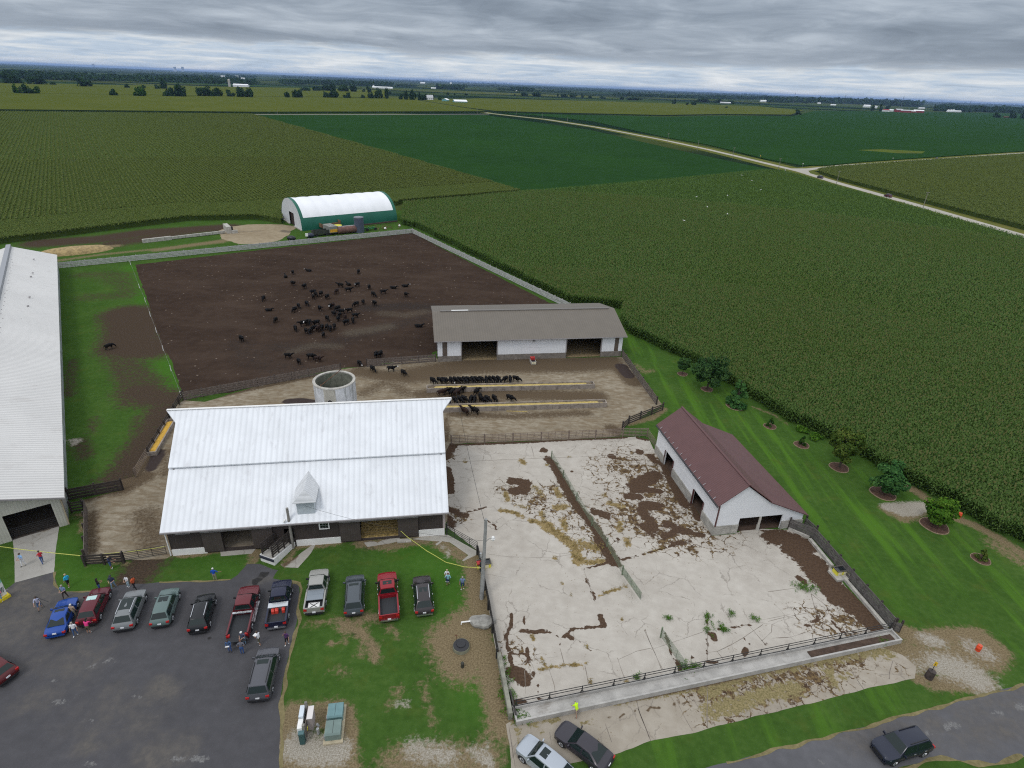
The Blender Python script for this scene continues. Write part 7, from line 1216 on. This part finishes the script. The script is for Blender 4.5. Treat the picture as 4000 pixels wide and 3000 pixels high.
def cover(t): q = MB(); q.box(-.7, .7, -.8, .8, 0, .06); q.box(-.02, .02, -.8, .8, .06, .075); q.obj('panel', mat('cover_grey', (.22, .25, .28), .6), t)
on('tan_pickup', 'bed_cover', 'grey folding bed cover on the silver-tan pickup', 'bed cover', -1.05, 0, 1.165, cover)
def rackf(t):
    q = MB(); q.box(-.4, .4, -.55, .55, 0, .05); q.obj('board', white_paint, t); q = MB(); q.bar((-.3, -.4, .07), (.3, .4, .07), .05, .03); q.bar((-.3, .4, .09), (.3, -.4, .09), .05, .03); q.obj('strap', blk, t)
on('tan_pickup', 'white_board', 'white board strapped in the bed of the silver-tan pickup', 'board', -2.15, .05, .80, rackf)
def bar_(t): q = MB(); q.box(-.1, .1, -.88, .88, 0, .1); q.obj('rail', alum, t)
on('maroon_pickup', 'cargo_bar', 'bright cargo rail behind the cab of the maroon pickup', 'rail', -.62, 0, 1.17, bar_)

# ------------------------------------------------------------------ skinned figures
def skinned(name, nodes, edges, mats, region, sub=1, root=0):
    """nodes [(co, r)], edges [(i, j, tag)] -> one continuous mesh, materials by the nearest bone's tag"""
    me = bpy.data.meshes.new(name); me.from_pydata([n[0] for n in nodes], [(e[0], e[1]) for e in edges], []); o = bpy.data.objects.new(name, me); COL.objects.link(o)
    sk = o.modifiers.new('s', 'SKIN'); sk.use_smooth_shade = True
    for i, n in enumerate(nodes): me.skin_vertices[0].data[i].radius = n[1] if isinstance(n[1], tuple) else (n[1], n[1])
    me.skin_vertices[0].data[root].use_root = True
    sb = o.modifiers.new('u', 'SUBSURF'); sb.levels = sub; sb.render_levels = sub
    dg = bpy.context.evaluated_depsgraph_get(); res = bpy.data.meshes.new_from_object(o.evaluated_get(dg)); bpy.data.objects.remove(o); bpy.data.meshes.remove(me); res.name = name
    for m in mats: 
        res.materials.append(m)
    n = len(res.polygons); C = np.zeros(n * 3, np.float32); res.polygons.foreach_get('center', C); C = C.reshape(-1, 3); best = np.full(n, 1e9); idx = np.zeros(n, np.int32)
    for a, b_, tg in edges:
        A, Bv = np.array(nodes[a][0]), np.array(nodes[b_][0]); v = Bv - A; tt = np.clip(((C - A) @ v) / max(v @ v, 1e-9), 0, 1); ra = nodes[a][1]; ra = ra[0] if isinstance(ra, tuple) else ra
        d = np.linalg.norm(C - A - tt[:, None] * v, axis=1) - ra * .6; k = d < best; best[k] = d[k]; idx[k] = region[tg]
    res.polygons.foreach_set('material_index', idx); res.polygons.foreach_set('use_smooth', np.ones(n, bool)); return res
skin_m = mat('skin', (.42, .25, .18), .6); skin2 = mat('skin_tan', (.33, .18, .12), .6)
def cloth(n, c): return mat('cloth_' + n, c, .85, var=.12, vs=9)
CL = {k: cloth(k, v) for k, v in dict(white=(.74, .74, .76), lightblue=(.28, .46, .72), navy=(.022, .028, .060), blue=(.012, .075, .42), polo=(.15, .21, .34), turq=(.03, .42, .66), lav=(.42, .43, .55), black=(.013, .013, .015), orange=(.55, .10, .035), tan=(.38, .28, .21), pink=(.72, .05, .22), rose=(.76, .17, .32), grey=(.12, .125, .15), floral=(.07, .08, .13), purple=(.085, .030, .12), teal=(.22, .45, .50), neon=(.55, .85, .02), red=(.52, .03, .045), denim=(.060, .115, .24), ltdenim=(.22, .34, .48), jeans=(.045, .10, .27), khaki=(.33, .29, .21), brown=(.045, .036, .030), olive=(.10, .095, .055), whitep=(.66, .66, .68), dshort=(.03, .05, .12), shoew=(.75, .75, .75), shoeb=(.03, .028, .028), paleskirt=(.42, .55, .62)).items()}
HAIR = {k: mat('hair_' + k, v, .7) for k, v in dict(grey=(.30, .28, .25), brown=(.06, .04, .028), black=(.012, .011, .011), blond=(.40, .31, .18), white=(.62, .61, .58), red=(.14, .06, .035), cap=(.025, .03, .045), whitecap=(.72, .70, .68)).items()}
paper_m = mat('paper', (.80, .80, .78), .8)
def person(label, p, face, top, bot, shoe, hair, short=False, sleeve='short', stride=.0, lean=0., arms='down', long=False, hat=None, hold=None, h=1.0, wide=1.0, grp='visitors walking about the farm'):
    t = thing('person', label, 'person', (p[0], p[1], .018), math.radians(face - 90), grp); t.scale = (h, h, h)
    def ln(x, y, z):                                     # lean the trunk forward about the hips
        a = math.radians(lean); dz = z - .95; return (x, y + dz * math.sin(a), .95 + dz * math.cos(a))
    N = []; E = []
    def nd(c, r): N.append((c, r)); return len(N) - 1
    def ed(a, b_, tg): E.append((a, b_, tg))
    w = wide; pel = nd((0, 0, .95), (.155 * w, .115 * w)); wa = nd(ln(0, .01, 1.10), (.145 * w, .11 * w)); ch = nd(ln(0, .01, 1.30), (.165 * w, .12 * w)); nb = nd(ln(0, 0, 1.45), .07); nk = nd(ln(0, .01, 1.53), .055); hd = nd(ln(0, .035, 1.62), .088); ht = nd(ln(0, .03, 1.72), .075); ns = nd(ln(0, .135, 1.615), .02)
    for a, b_, tg in ((pel, wa, 'top'), (wa, ch, 'top'), (ch, nb, 'top'), (nb, nk, 'skin'), (nk, hd, 'skin'), (hd, ht, 'skin'), (hd, ns, 'skin')): ed(a, b_, tg)
    for s in (-1, 1):
        st = stride * s; hp = nd((.085 * s * w, 0, .86), .095 * w); kn = nd((.095 * s * w, st * .45 + .03, .49), .062); an = nd((.10 * s * w, st - .02 * s * (stride > 0), .09), .043); to = nd((.12 * s * w, st + .15, .045), .042)
        ed(pel, hp, 'bot'); ed(hp, kn, 'bot'); ed(kn, an, 'shin'); ed(an, to, 'shoe')
        sh = nd(ln(.19 * s * w, 0, 1.40), .065)
        el, wr = dict(down=((.235, -.02, 1.12), (.25, .07, .88)), front=((.25, .06, 1.14), (.13, .27, 1.12)), hip=((.32, -.08, 1.16), (.19, .05, 1.02)), up=((.26, .12, 1.22), (.10, .20, 1.55)), out=((.34, .02, 1.18), (.50, .16, 1.05)), reach=((.24, .20, 1.18), (.22, .42, 1.02)))[arms if not (arms in ('up', 'reach', 'out') and s < 0) else 'down' if arms != 'reach' else 'reach']
        e_ = nd(ln(el[0] * s * w, el[1], el[2]), .045); w_ = nd(ln(wr[0] * s * w, wr[1], wr[2]), .032)
        ed(ch, sh, 'top'); ed(sh, e_, 'skin' if sleeve == 'none' else 'top'); ed(e_, w_, 'top' if sleeve == 'long' else 'skin')
        dv = Vector(N[w_][0]) - Vector(N[e_][0]); dv.normalize(); pm = Vector(N[w_][0]) + dv * .07; sd = dv.cross(Vector((0, 1, 0)) if abs(dv.y) < .8 else Vector((0, 0, 1))).normalized(); pa = nd(tuple(pm), (.036, .022)); ed(w_, pa, 'skin')
        for k, (off, ll) in enumerate(((-.030, .072), (-.010, .085), (.010, .080), (.029, .062))):
            b0 = nd(tuple(pm + dv * .035 + sd * off), .0095); b1 = nd(tuple(pm + dv * (.035 + ll * .55) + sd * off * 1.15 + Vector((0, .008, 0))), .0085); b2 = nd(tuple(pm + dv * (.035 + ll) + sd * off * 1.15 + Vector((0, .026, 0))), .007); ed(pa, b0, 'skin'); ed(b0, b1, 'skin'); ed(b1, b2, 'skin')
        th0 = nd(tuple(pm - dv * .01 + sd * .045 * s), .011); th1 = nd(tuple(pm + dv * .045 + sd * .062 * s), .009); ed(pa, th0, 'skin'); ed(th0, th1, 'skin')
    sk = skin_m if len(label) % 3 else skin2; mats = [sk, CL[top], CL[bot], CL[shoe]]
    me = skinned('body', N, E, mats, dict(skin=0, top=1, bot=2, shin=0 if short else 2, shoe=3), 1); link('body', me, t)
    hb = MB(); c = ln(0, .012, 1.685); hb.sphere(c, .108, 12, 8, 0, (.95, 1.05, .82))
    if long: hb.sphere(ln(0, -.06, 1.52), .10, 10, 6, 0, (1.0, .6, 1.5))
    if hair: hb.obj('hair', HAIR[hair], t)
    if hat: q = MB(); q.sphere(ln(0, .02, 1.715), .115, 12, 6, 0, (.98, 1.08, .7)); q.box(-.075, .075, .12, .22, 1.68, 1.70); q.obj('cap', HAIR[hat], t)
    if hold == 'paper': q = MB(); P = ln(0, .34, 1.14); q.add([(-.17, P[1] - .11, P[2] - .03), (.17, P[1] - .11, P[2] - .03), (.17, P[1] + .12, P[2] + .05), (-.17, P[1] + .12, P[2] + .05)], [(0, 1, 2, 3)]); o = q.obj('paper_sheet', paper_m, None); md = o.modifiers.new('thick', 'SOLIDIFY'); md.thickness = .006; o.location = t.location; o.rotation_euler = t.rotation_euler; tag(o, 'paper held by the ' + label[:1].lower() + label[1:60], 'paper', 'papers held by visitors')
    return t
def tripod(p, rz):
    t = thing('tripod', 'dark tripod legs carried over the shoulder of the lavender-shirted person', 'tripod', p, rz); q = MB(); q.tube([(0, 0, 1.45), (1.35, .15, 1.25)], .025, 6); q.obj('leg', blk, t); q = MB(); q.tube([(0, 0, 1.45), (1.30, -.30, 1.0)], .025, 6); q.obj('leg', blk, t); q = MB(); q.tube([(0, 0, 1.45), (-.2, .0, 1.5)], .05, 8); q.obj('head', blk, t)
PP = [('person in pale blue top and white capri trousers on the concrete drive', ('a', 262, 858), -100, 'lightblue', 'whitep', 'shoeb', 'brown', dict(stride=.16, arms='front')), ('person in a red shirt and blue jeans on the concrete drive', ('a', 468, 832), 150, 'red', 'jeans', 'shoeb', 'brown', dict(stride=.22, arms='front')),
      ('person in navy shirt and denim shorts by the low plank fence', ('a', 1205, 890), 20, 'navy', 'denim', 'shoew', 'blond', dict(short=True, arms='reach')), ('person in turquoise top and black capris walking on the grass', ('a', 752, 1085), 160, 'turq', 'black', 'shoew', 'blond', dict(short=True, stride=.2)),
      ('person in grey-blue polo and brown trousers behind the blue coupe', ('a', 715, 1205), -90, 'polo', 'brown', 'shoeb', 'grey', dict(stride=.2, arms='front', wide=1.2)), ('person in lavender shirt and denim shorts carrying a tripod', ('a', 440, 1325), -60, 'lav', 'denim', 'shoeb', 'brown', dict(short=True, stride=.24, arms='reach', lean=6)),
      ('person with long black hair and black top beyond the maroon SUV', ('a', 1085, 1135), 60, 'black', 'jeans', 'shoeb', 'black', dict(long=True, arms='front')), ('heavy person in navy shirt, cap and light jeans near the parked row', ('a', 1235, 1100), -80, 'navy', 'ltdenim', 'shoeb', None, dict(hat='cap', stride=.2, wide=1.25, arms='front')),
      ('small person in white top and pale skirt beside the orange shirt', ('a', 1392, 1085), -100, 'white', 'paleskirt', 'shoew', 'brown', dict(h=.88, arms='front')), ('person in orange shirt and black trousers striding by the grey SUV', ('a', 1465, 1112), 170, 'orange', 'black', 'shoeb', 'brown', dict(stride=.26)),
      ('person in tan shirt walking between the blue coupe and maroon SUV', ('a', 812, 1415), 95, 'tan', 'khaki', 'shoeb', 'white', dict(wide=1.15)), ('person in white T-shirt and jeans at the rear of the blue coupe', ('a', 825, 1610), -75, 'white', 'denim', 'shoew', 'grey', dict(stride=.14, wide=1.15)),
      ('person in bright pink shirt bending over the maroon SUV tailgate', ('a', 965, 1588), 95, 'pink', 'olive', 'shoew', 'black', dict(short=True, lean=18, arms='reach', wide=1.15, long=True)), ('person in bright blue shirt and khaki trousers on the lawn edge', ('e', 668, 1018), 95, 'blue', 'khaki', 'shoeb', 'white', dict(arms='out', wide=1.15)),
      ('person in denim jacket reading a paper behind the maroon pickup', ('g', 740, 1275), -80, 'denim', 'jeans', 'shoeb', 'brown', dict(sleeve='long', lean=14, arms='front', hold='paper')), ('person in grey shirt and blue jeans nearest the charcoal minivan', ('g', 915, 1310), 100, 'grey', 'jeans', 'shoeb', 'red', dict(lean=8, arms='hip', wide=1.1)),
      ('person in white cap and dark patterned shirt at the pickup tailgate', ('g', 945, 1160), -100, 'floral', 'ltdenim', 'shoeb', None, dict(hat='whitecap', lean=10, arms='front', wide=1.2)), ('person in white sleeveless top and olive capris holding a paper', ('g', 1165, 1175), 160, 'white', 'olive', 'shoew', 'brown', dict(sleeve='none', short=True, stride=.2, arms='front', hold='paper', lean=8)),
      ('person in purple shirt and black capris below the navy pickup', ('g', 1560, 1170), -95, 'purple', 'black', 'shoew', 'brown', dict(short=True, stride=.16, arms='up')), ('blond person in white top, farther of the pair on the grass', ('f', 1512, 1030), -95, 'white', 'dshort', 'shoew', 'blond', dict(arms='front')),
      ('person in teal patterned shirt and blue shorts walking behind another', ('f', 1522, 1070), 90, 'teal', 'dshort', 'shoew', 'red', dict(short=True, stride=.12, arms='hip')), ('person in blue polo and navy shorts alone on the grass', ('f', 1678, 1108), -90, 'polo', 'dshort', 'shoew', 'grey', dict(short=True, stride=.08, arms='down', wide=1.2)),
      ('worker in a neon yellow shirt bending beside the long feed trough', ('i', 1248, 1105), 120, 'neon', 'tan', 'shoeb', 'grey', dict(short=True, stride=.2, lean=38, arms='reach')), ('person in a pink shirt and jeans by the display board', ('L', 35, 935), -60, 'rose', 'ltdenim', 'shoew', 'brown', dict(arms='out'))]
for lab, (f, x, y), face, top, bot, sho, hr, kw in PP: person(lab, g(f, x, y), face, top, bot, sho, hr, **kw)
tp = g('a', 440, 1325); tripod((tp[0] + .05, tp[1] + .1, .02), -.35)

# ------------------------------------------------------------------ cattle
coat = mat('black_coat', (.0075, .0068, .0072), .7, var=.35, vs=1.5, spec=.12); coatb = mat('brown_coat', (.026, .015, .012), .7, var=.3, vs=1.5, spec=.12); wface = mat('white_face', (.66, .64, .62), .7, var=.08, vs=5); hoof = mat('hoof', (.03, .025, .02), .7)
def cow_mesh(pose, white, base):
    N = []; E = []
    def nd(c, r): N.append((c, r)); return len(N) - 1
    def ed(a, b_, tg='coat'): E.append((a, b_, tg))
    dz = -.60 if pose == 'lie' else 0
    ch = nd((.42, 0, 1.00 + dz), (.33, .36)); be = nd((-.08, 0, .98 + dz), (.37, .37)); hi = nd((-.58, 0, 1.06 + dz), (.31, .31)); ru = nd((-.86, 0, 1.10 + dz), (.20, .24)); wi = nd((.66, 0, 1.10 + dz), (.22, .27))
    nk, po, mz, nz = dict(stand=((.92, 0, 1.22), (1.16, 0, 1.38), (1.38, 0, 1.22), (1.52, 0, 1.10)), graze=((.98, 0, .92), (1.20, .03, .62), (1.32, .05, .34), (1.38, .06, .16)), eat=((1.0, 0, 1.05), (1.28, 0, .98), (1.48, 0, .78), (1.56, 0, .64)), turn=((.90, .12, 1.20), (1.05, .36, 1.32), (1.12, .58, 1.18), (1.14, .70, 1.06)), lie=((.95, .04, .74), (1.18, .08, .88), (1.40, .12, .74), (1.52, .14, .64)))[pose]
    n1 = nd(nk, .18); n2 = nd(po, .135); n3 = nd(mz, .105); n4 = nd(nz, .085)
    for a, b_ in ((ch, be), (be, hi), (hi, ru), (ch, wi), (wi, n1), (n1, n2)): ed(a, b_)
    ed(n2, n3, 'face'); ed(n3, n4, 'face')
    for s in (-1, 1):
        e0 = nd((po[0] - .03, po[1] + .15 * s, po[2] + .02), .045); e1 = nd((po[0] - .05, po[1] + .25 * s, po[2] - .01), .03); ed(n2, e0); ed(e0, e1)
        if pose == 'lie':
            a = nd((.55, .24 * s, .20), .12); b_ = nd((.85, .26 * s, .10), .07); ed(ch, a); ed(a, b_); a = nd((-.5, .36 * s, .22), .17); b_ = nd((-.15, .42 * s, .10), .07); ed(hi, a); ed(a, b_)
        else:
            k = .06 * s; a = nd((.46, .19 * s, .72), .135); b_ = nd((.47 + k, .19 * s, .40), .070); c = nd((.45 + k, .19 * s, .11), .052); d = nd((.50 + k, .19 * s, .035), .062); ed(ch, a); ed(a, b_); ed(b_, c); ed(c, d, 'hoof')
            a = nd((-.60, .20 * s, .78), .185); b_ = nd((-.50 - k, .21 * s, .60), .115); c = nd((-.76 - k, .20 * s, .40), .070); d = nd((-.72 - k, .20 * s, .11), .052); e = nd((-.66 - k, .20 * s, .035), .062); ed(hi, a); ed(a, b_); ed(b_, c); ed(c, d); ed(d, e, 'hoof')
    t0 = nd((-1.02, 0, 1.12 + dz), .045); t1 = nd((-1.08, .02, .72 + dz * .7), .028); t2 = nd((-1.08, .03, .46 + dz * .4), .05); ed(ru, t0); ed(t0, t1); ed(t1, t2)
    return skinned('cow', N, E, [base, wface if white else base, hoof], dict(coat=0, face=1, hoof=2), 1, 1)
CM = {}
def cow(label, p, ang, pose='stand', white=False, brown=False, grp='herd', sc=None):
    k = (pose, white, brown)
    if k not in CM: CM[k] = cow_mesh(pose, white, coatb if brown else coat)
    o = link('cow', CM[k], None, (p[0], p[1], .012), math.radians(ang)); s = (sc or random.uniform(.88, 1.04)) * .93; o.scale = (s, s, s); return tag(o, label, 'cow', grp)
LOT = [('Q', 665, 212, 'l', 'lie', 1), ('Q', 190, 335, 'ul', 'lie', 0), ('Q', 1485, 495, 'ul', 'lie', 0), ('Q', 340, 275, 'd', 's', 0), ('Q', 345, 505, 'dr', 's', 0), ('Q', 580, 570, 'd', 's', 0), ('Q', 1690, 260, 'd', 's', 0), ('Q', 1315, 545, 'l', 's', 0), ('Q', 1660, 530, 'dl', 't', 1), ('Q', 1910, 580, 'd', 's', 0), ('Q', 1490, 640, 'r', 'stand', 0), ('Q', 1240, 672, 'd', 's', 2), ('Q', 2000, 735, 'dr', 's', 0), ('Q', 920, 722, 'd', 's', 0), ('Q', 1045, 785, 'd', 's', 0), ('Q', 755, 680, 'dl', 's', 0), ('Q', 765, 785, 'd', 's', 0), ('Q', 812, 730, 'dr', 's', 0),
       ('Q', 630, 925, 'dr', 's', 0), ('Q', 462, 970, 'dr', 's', 0), ('Q', 380, 1050, 'd', 's', 0), ('Q', 895, 1022, 'dr', 's', 0), ('Q', 1110, 985, 'd', 's', 1), ('Q', 1170, 955, 'd', 's', 2), ('Q', 1260, 1025, 'dl', 's', 0), ('Q', 1335, 1090, 'l', 's', 0), ('Q', 1185, 1130, 'dr', 's', 0), ('Q', 1305, 1160, 'd', 's', 0), ('Q', 1272, 1235, 'd', 's', 0), ('Q', 1412, 1210, 'd', 's', 2), ('Q', 1500, 1065, 'dl', 's', 1), ('Q', 1638, 935, 'dl', 's', 0), ('Q', 1785, 890, 'd', 's', 0), ('Q', 2020, 920, 'dr', 's', 0), ('Q', 1632, 1170, 'r', 's', 0), ('Q', 1578, 1270, 'd', 's', 0), ('Q', 1430, 1315, 'dl', 's', 0), ('Q', 1050, 1235, 'dr', 's', 0), ('Q', 548, 1340, 'dl', 's', 0), ('Q', 625, 1315, 'd', 's', 1), ('Q', 685, 1310, 'd', 's', 0), ('Q', 820, 1330, 'dl', 's', 0), ('Q', 395, 1440, 'dr', 's', 0), ('Q', 612, 1485, 'dr', 's', 0), ('Q', 695, 1490, 'd', 's', 0), ('Q', 785, 1440, 'dl', 's', 0), ('Q', 858, 1450, 'd', 's', 2), ('Q', 945, 1415, 'd', 's', 0), ('Q', 1040, 1410, 'd', 's', 0), ('Q', 1112, 1435, 'd', 's', 0), ('Q', 1195, 1395, 'd', 's', 0), ('Q', 970, 1570, 'd', 's', 0),
       ('q', 362, 485, 'd', 's', 0), ('q', 415, 594, 'r', 'lie', 0), ('q', 492, 718, 'd', 's', 0), ('q', 125, 925, 'dr', 's', 0), ('q', 1760, 352, 'r', 'lie', 0), ('q', 1888, 334, 'r', 'lie', 1), ('q', 1655, 412, 'r', 'stand', 0), ('q', 1897, 442, 'dr', 's', 0), ('q', 2035, 768, 'r', 'lie', 0), ('q', 630, 1108, 'r', 's', 0), ('q', 742, 1170, 'dr', 's', 0), ('q', 880, 1120, 'r', 's', 0), ('q', 952, 1142, 'r', 's', 2)]
row = sorted(LOT, key=lambda c: FR[c[0]][1] + c[2] * FR[c[0]][2]); nr_ = 8; rows_ = [row[i:i + nr_] for i in range(0, len(row), nr_)]
for ri, rw in enumerate(rows_):
    for ci, (f, x, y, d, ps, wt_) in enumerate(sorted(rw, key=lambda c: FR[c[0]][0] + c[1] * FR[c[0]][2])):
        po = random.choice(['stand', 'graze', 'graze', 'turn']) if ps == 's' else 'turn' if ps == 't' else ps; wf = wt_ == 1
        if wf and po == 'graze': po = 'stand'
        desc = ('white-faced ' if wf else 'dark brown ' if wt_ == 2 else '') + ('black cow' if wt_ != 2 else 'cow') + (' lying down' if po == 'lie' else ' standing')
        cow(f'{desc} in the lot, {ORD[ri]} row from far fence, {ORD[ci]} from left', g(f, x, y), HEAD[d] + random.uniform(-14, 14), po, wf, wt_ == 2, 'black cattle loose in the dark lot')
for f, x, y, d, ps, wf, lab in [('q', 1575, 1098, 'd', 'stand', 0, 'left cow of the two standing just behind the plank fence end'), ('q', 1622, 1090, 'd', 'stand', 0, 'right cow of the two standing just behind the plank fence end'), ('q', 1398, 1192, 'dr', 'eat', 1, 'white-faced black cow walking through the fence opening by the silo'), ('q', 1540, 1250, 'dr', 'graze', 0, 'black cow just inside the barnyard next to the fence end'), ('q', 1742, 1248, 'r', 'stand', 1, 'black cow with pale head walking right in the barnyard'), ('q', 1872, 1292, 'dr', 'eat', 0, 'black cow with lowered head leading the cattle walking to the bunks'), ('t', 1188, 1285, 'ur', 'graze', 0, 'lone black cow in the worn pasture beside the pale cattle building')]:
    cow(lab, g(f, x, y), HEAD[d] + random.uniform(-8, 8), ps, bool(wf), False, 'cattle apart from the herd')
far_b = [(245, -48), (375, -40), (462, -30), (560, -60), (640, -50), (720, -45), (790, -55), (860, -48), (930, -60), (1005, -45), (1080, -50), (1150, -80), (1225, -70), (1300, -60), (1370, -65), (1450, -120), (1560, -85), (1690, -40)]
for i, (x, a) in enumerate(far_b):
    p = g('K', x, 118 - x * .022); h = math.radians(a); cow(f'black cow eating from the back of the far feed bunk, {ORD[i]} from the left', (p[0] - math.cos(h) * .35, p[1] + .55), a, 'eat', i == 3, False, 'cattle at the back of the far bunk', .95)
for i, (x, y, a, br) in enumerate([(385, 290, 25, 1), (470, 262, 38, 0), (560, 285, 62, 0), (645, 292, 48, 1), (715, 245, 40, 0), (985, 272, 60, 0)]): cow(f'{"dark brown" if br else "black"} cow at the front of the far feed bunk, {ORD[i]} from the left', g('K', x, y), a, 'eat' if i not in (0, 3) else 'stand', False, bool(br), 'cattle at the front of the far bunk', .95)
for i, (x, y, a) in enumerate([(500, 480, -75), (600, 460, -65), (690, 450, -55), (765, 440, -50), (880, 440, -95), (942, 445, -92), (1040, 400, -80), (1085, 450, -45), (1165, 440, -55), (1285, 430, -65), (1560, 420, -40)]): 
    p = g('K', x, y - 8); cow(f'black cow eating from the back of the near feed bunk, {ORD[i]} from the left', (p[0], p[1] + .5), a, 'eat' if i != 6 else 'stand', False, False, 'cattle at the back of the near bunk', .95)
cow('dark brown cow at the front of the near bunk, head turned toward the barn', g('K', 775, 612), 140, 'stand', False, True, 'cattle at the front of the near bunk', .95); cow('black cow at the front of the near bunk, right of the dark brown one', g('K', 945, 602), 150, 'stand', False, False, 'cattle at the front of the near bunk', .95)

# ------------------------------------------------------------------ weeds in the yard cracks
wp = []
for pts, w, st in strawY:
    for (ax, ay), (bx, by) in zip(pts[:-1], pts[1:]) if len(pts) > 1 else [((pts[0][0], pts[0][1]), (pts[0][0] + .01, pts[0][1]))]:
        n = int((math.hypot(bx - ax, by - ay) + .6) * 9 * min(1.2, w + .25)); t_ = RNG.uniform(0, 1, (n, 1)); wp.append(np.array([[ax, ay]]) + t_ * np.array([[bx - ax, by - ay]]) + RNG.normal(0, w * .5, (n, 2)))
wp = np.concatenate(wp); V, F, T = corn_leaves(wp, 4, .22, .05, .20, .1, tass=False)
weed_m = leaf_mat('weed_leaf', [(0, (.10, .075, .030)), (.45, (.24, .175, .065)), (.8, (.30, .23, .09)), (1, (.10, .14, .03))], .8, .1); V[:, 2] += .012
tag(link('dry_weeds', npmesh('dry_weeds', V, F, weed_m, dict(tint=T))), 'dry tan weeds growing in the cracks of the concrete yard', 'weeds', kind='stuff')
gp = []
for pts, w, n in [(gs('i', [(430, 480), (500, 700), (560, 1000), (600, 1120)]), .3, 120), (gs('i', [(580, 1130), (690, 1120)]), .3, 60), (gs('i', [(455, 850), (480, 1100)]), .25, 50), (gs('E', [(370, 985), (480, 970), (590, 990)]), .4, 110), (gs('j', [(1000, 0), (1005, 210)]), .2, 60), (gs('j', [(1140, 160), (1230, 170)]), .25, 50), (gs('j', [(1500, 50), (1550, 80)]), .15, 25), (gs('j', [(740, 620), (790, 560)]), .3, 60), (gs('j', [(830, 600), (900, 580)]), .25, 40), (gs('j', [(230, 720), (250, 690)]), .15, 25), (gs('j', [(580, 40), (600, 70)]), .15, 25), (gs('k', [(640, 300), (690, 310)]), .3, 50), (gs('j', [(1230, 20), (1260, 0)]), .2, 25)]:
    t_ = RNG.uniform(0, 1, (n, 1)); k = RNG.integers(0, len(pts) - 1, n); A_ = np.array(pts); gp.append(A_[k] + t_ * (A_[k + 1] - A_[k]) + RNG.normal(0, w, (n, 2)))
gp = np.concatenate(gp); V, F, T = corn_leaves(gp[::2], 5, .32, .05, .26, .1, tass=False); V[:, 2] += .012
tag(link('green_weeds', npmesh('green_weeds', V, F, TREE_M['bright'], dict(tint=T))), 'green weeds sprouting along the walls and cracks of the yard', 'weeds', kind='stuff')

# ------------------------------------------------------------------ haze: the air of the plain
bm = bmesh.new(); bmesh.ops.create_cube(bm, size=1); me = bpy.data.meshes.new('haze'); bm.to_mesh(me); bm.free()
hz = link('haze', me, loc=(0, 0, 49.5)); hz.scale = (130000, 130000, 102); tag(hz, kind='stuff'); hz.display_type = 'WIRE'
hm = bpy.data.materials.new('haze'); hm.use_nodes = True; t = NT(hm.node_tree); hm.node_tree.nodes.clear(); vp = t.new('ShaderNodeVolumePrincipled'); vp.inputs['Color'].default_value = (.40, .60, 1.0, 1); vp.inputs['Density'].default_value = 3.2e-5; vp.inputs['Anisotropy'].default_value = .2
ou = t.new('ShaderNodeOutputMaterial'); hm.node_tree.links.new(vp.outputs[0], ou.inputs['Volume']); me.materials.append(hm)
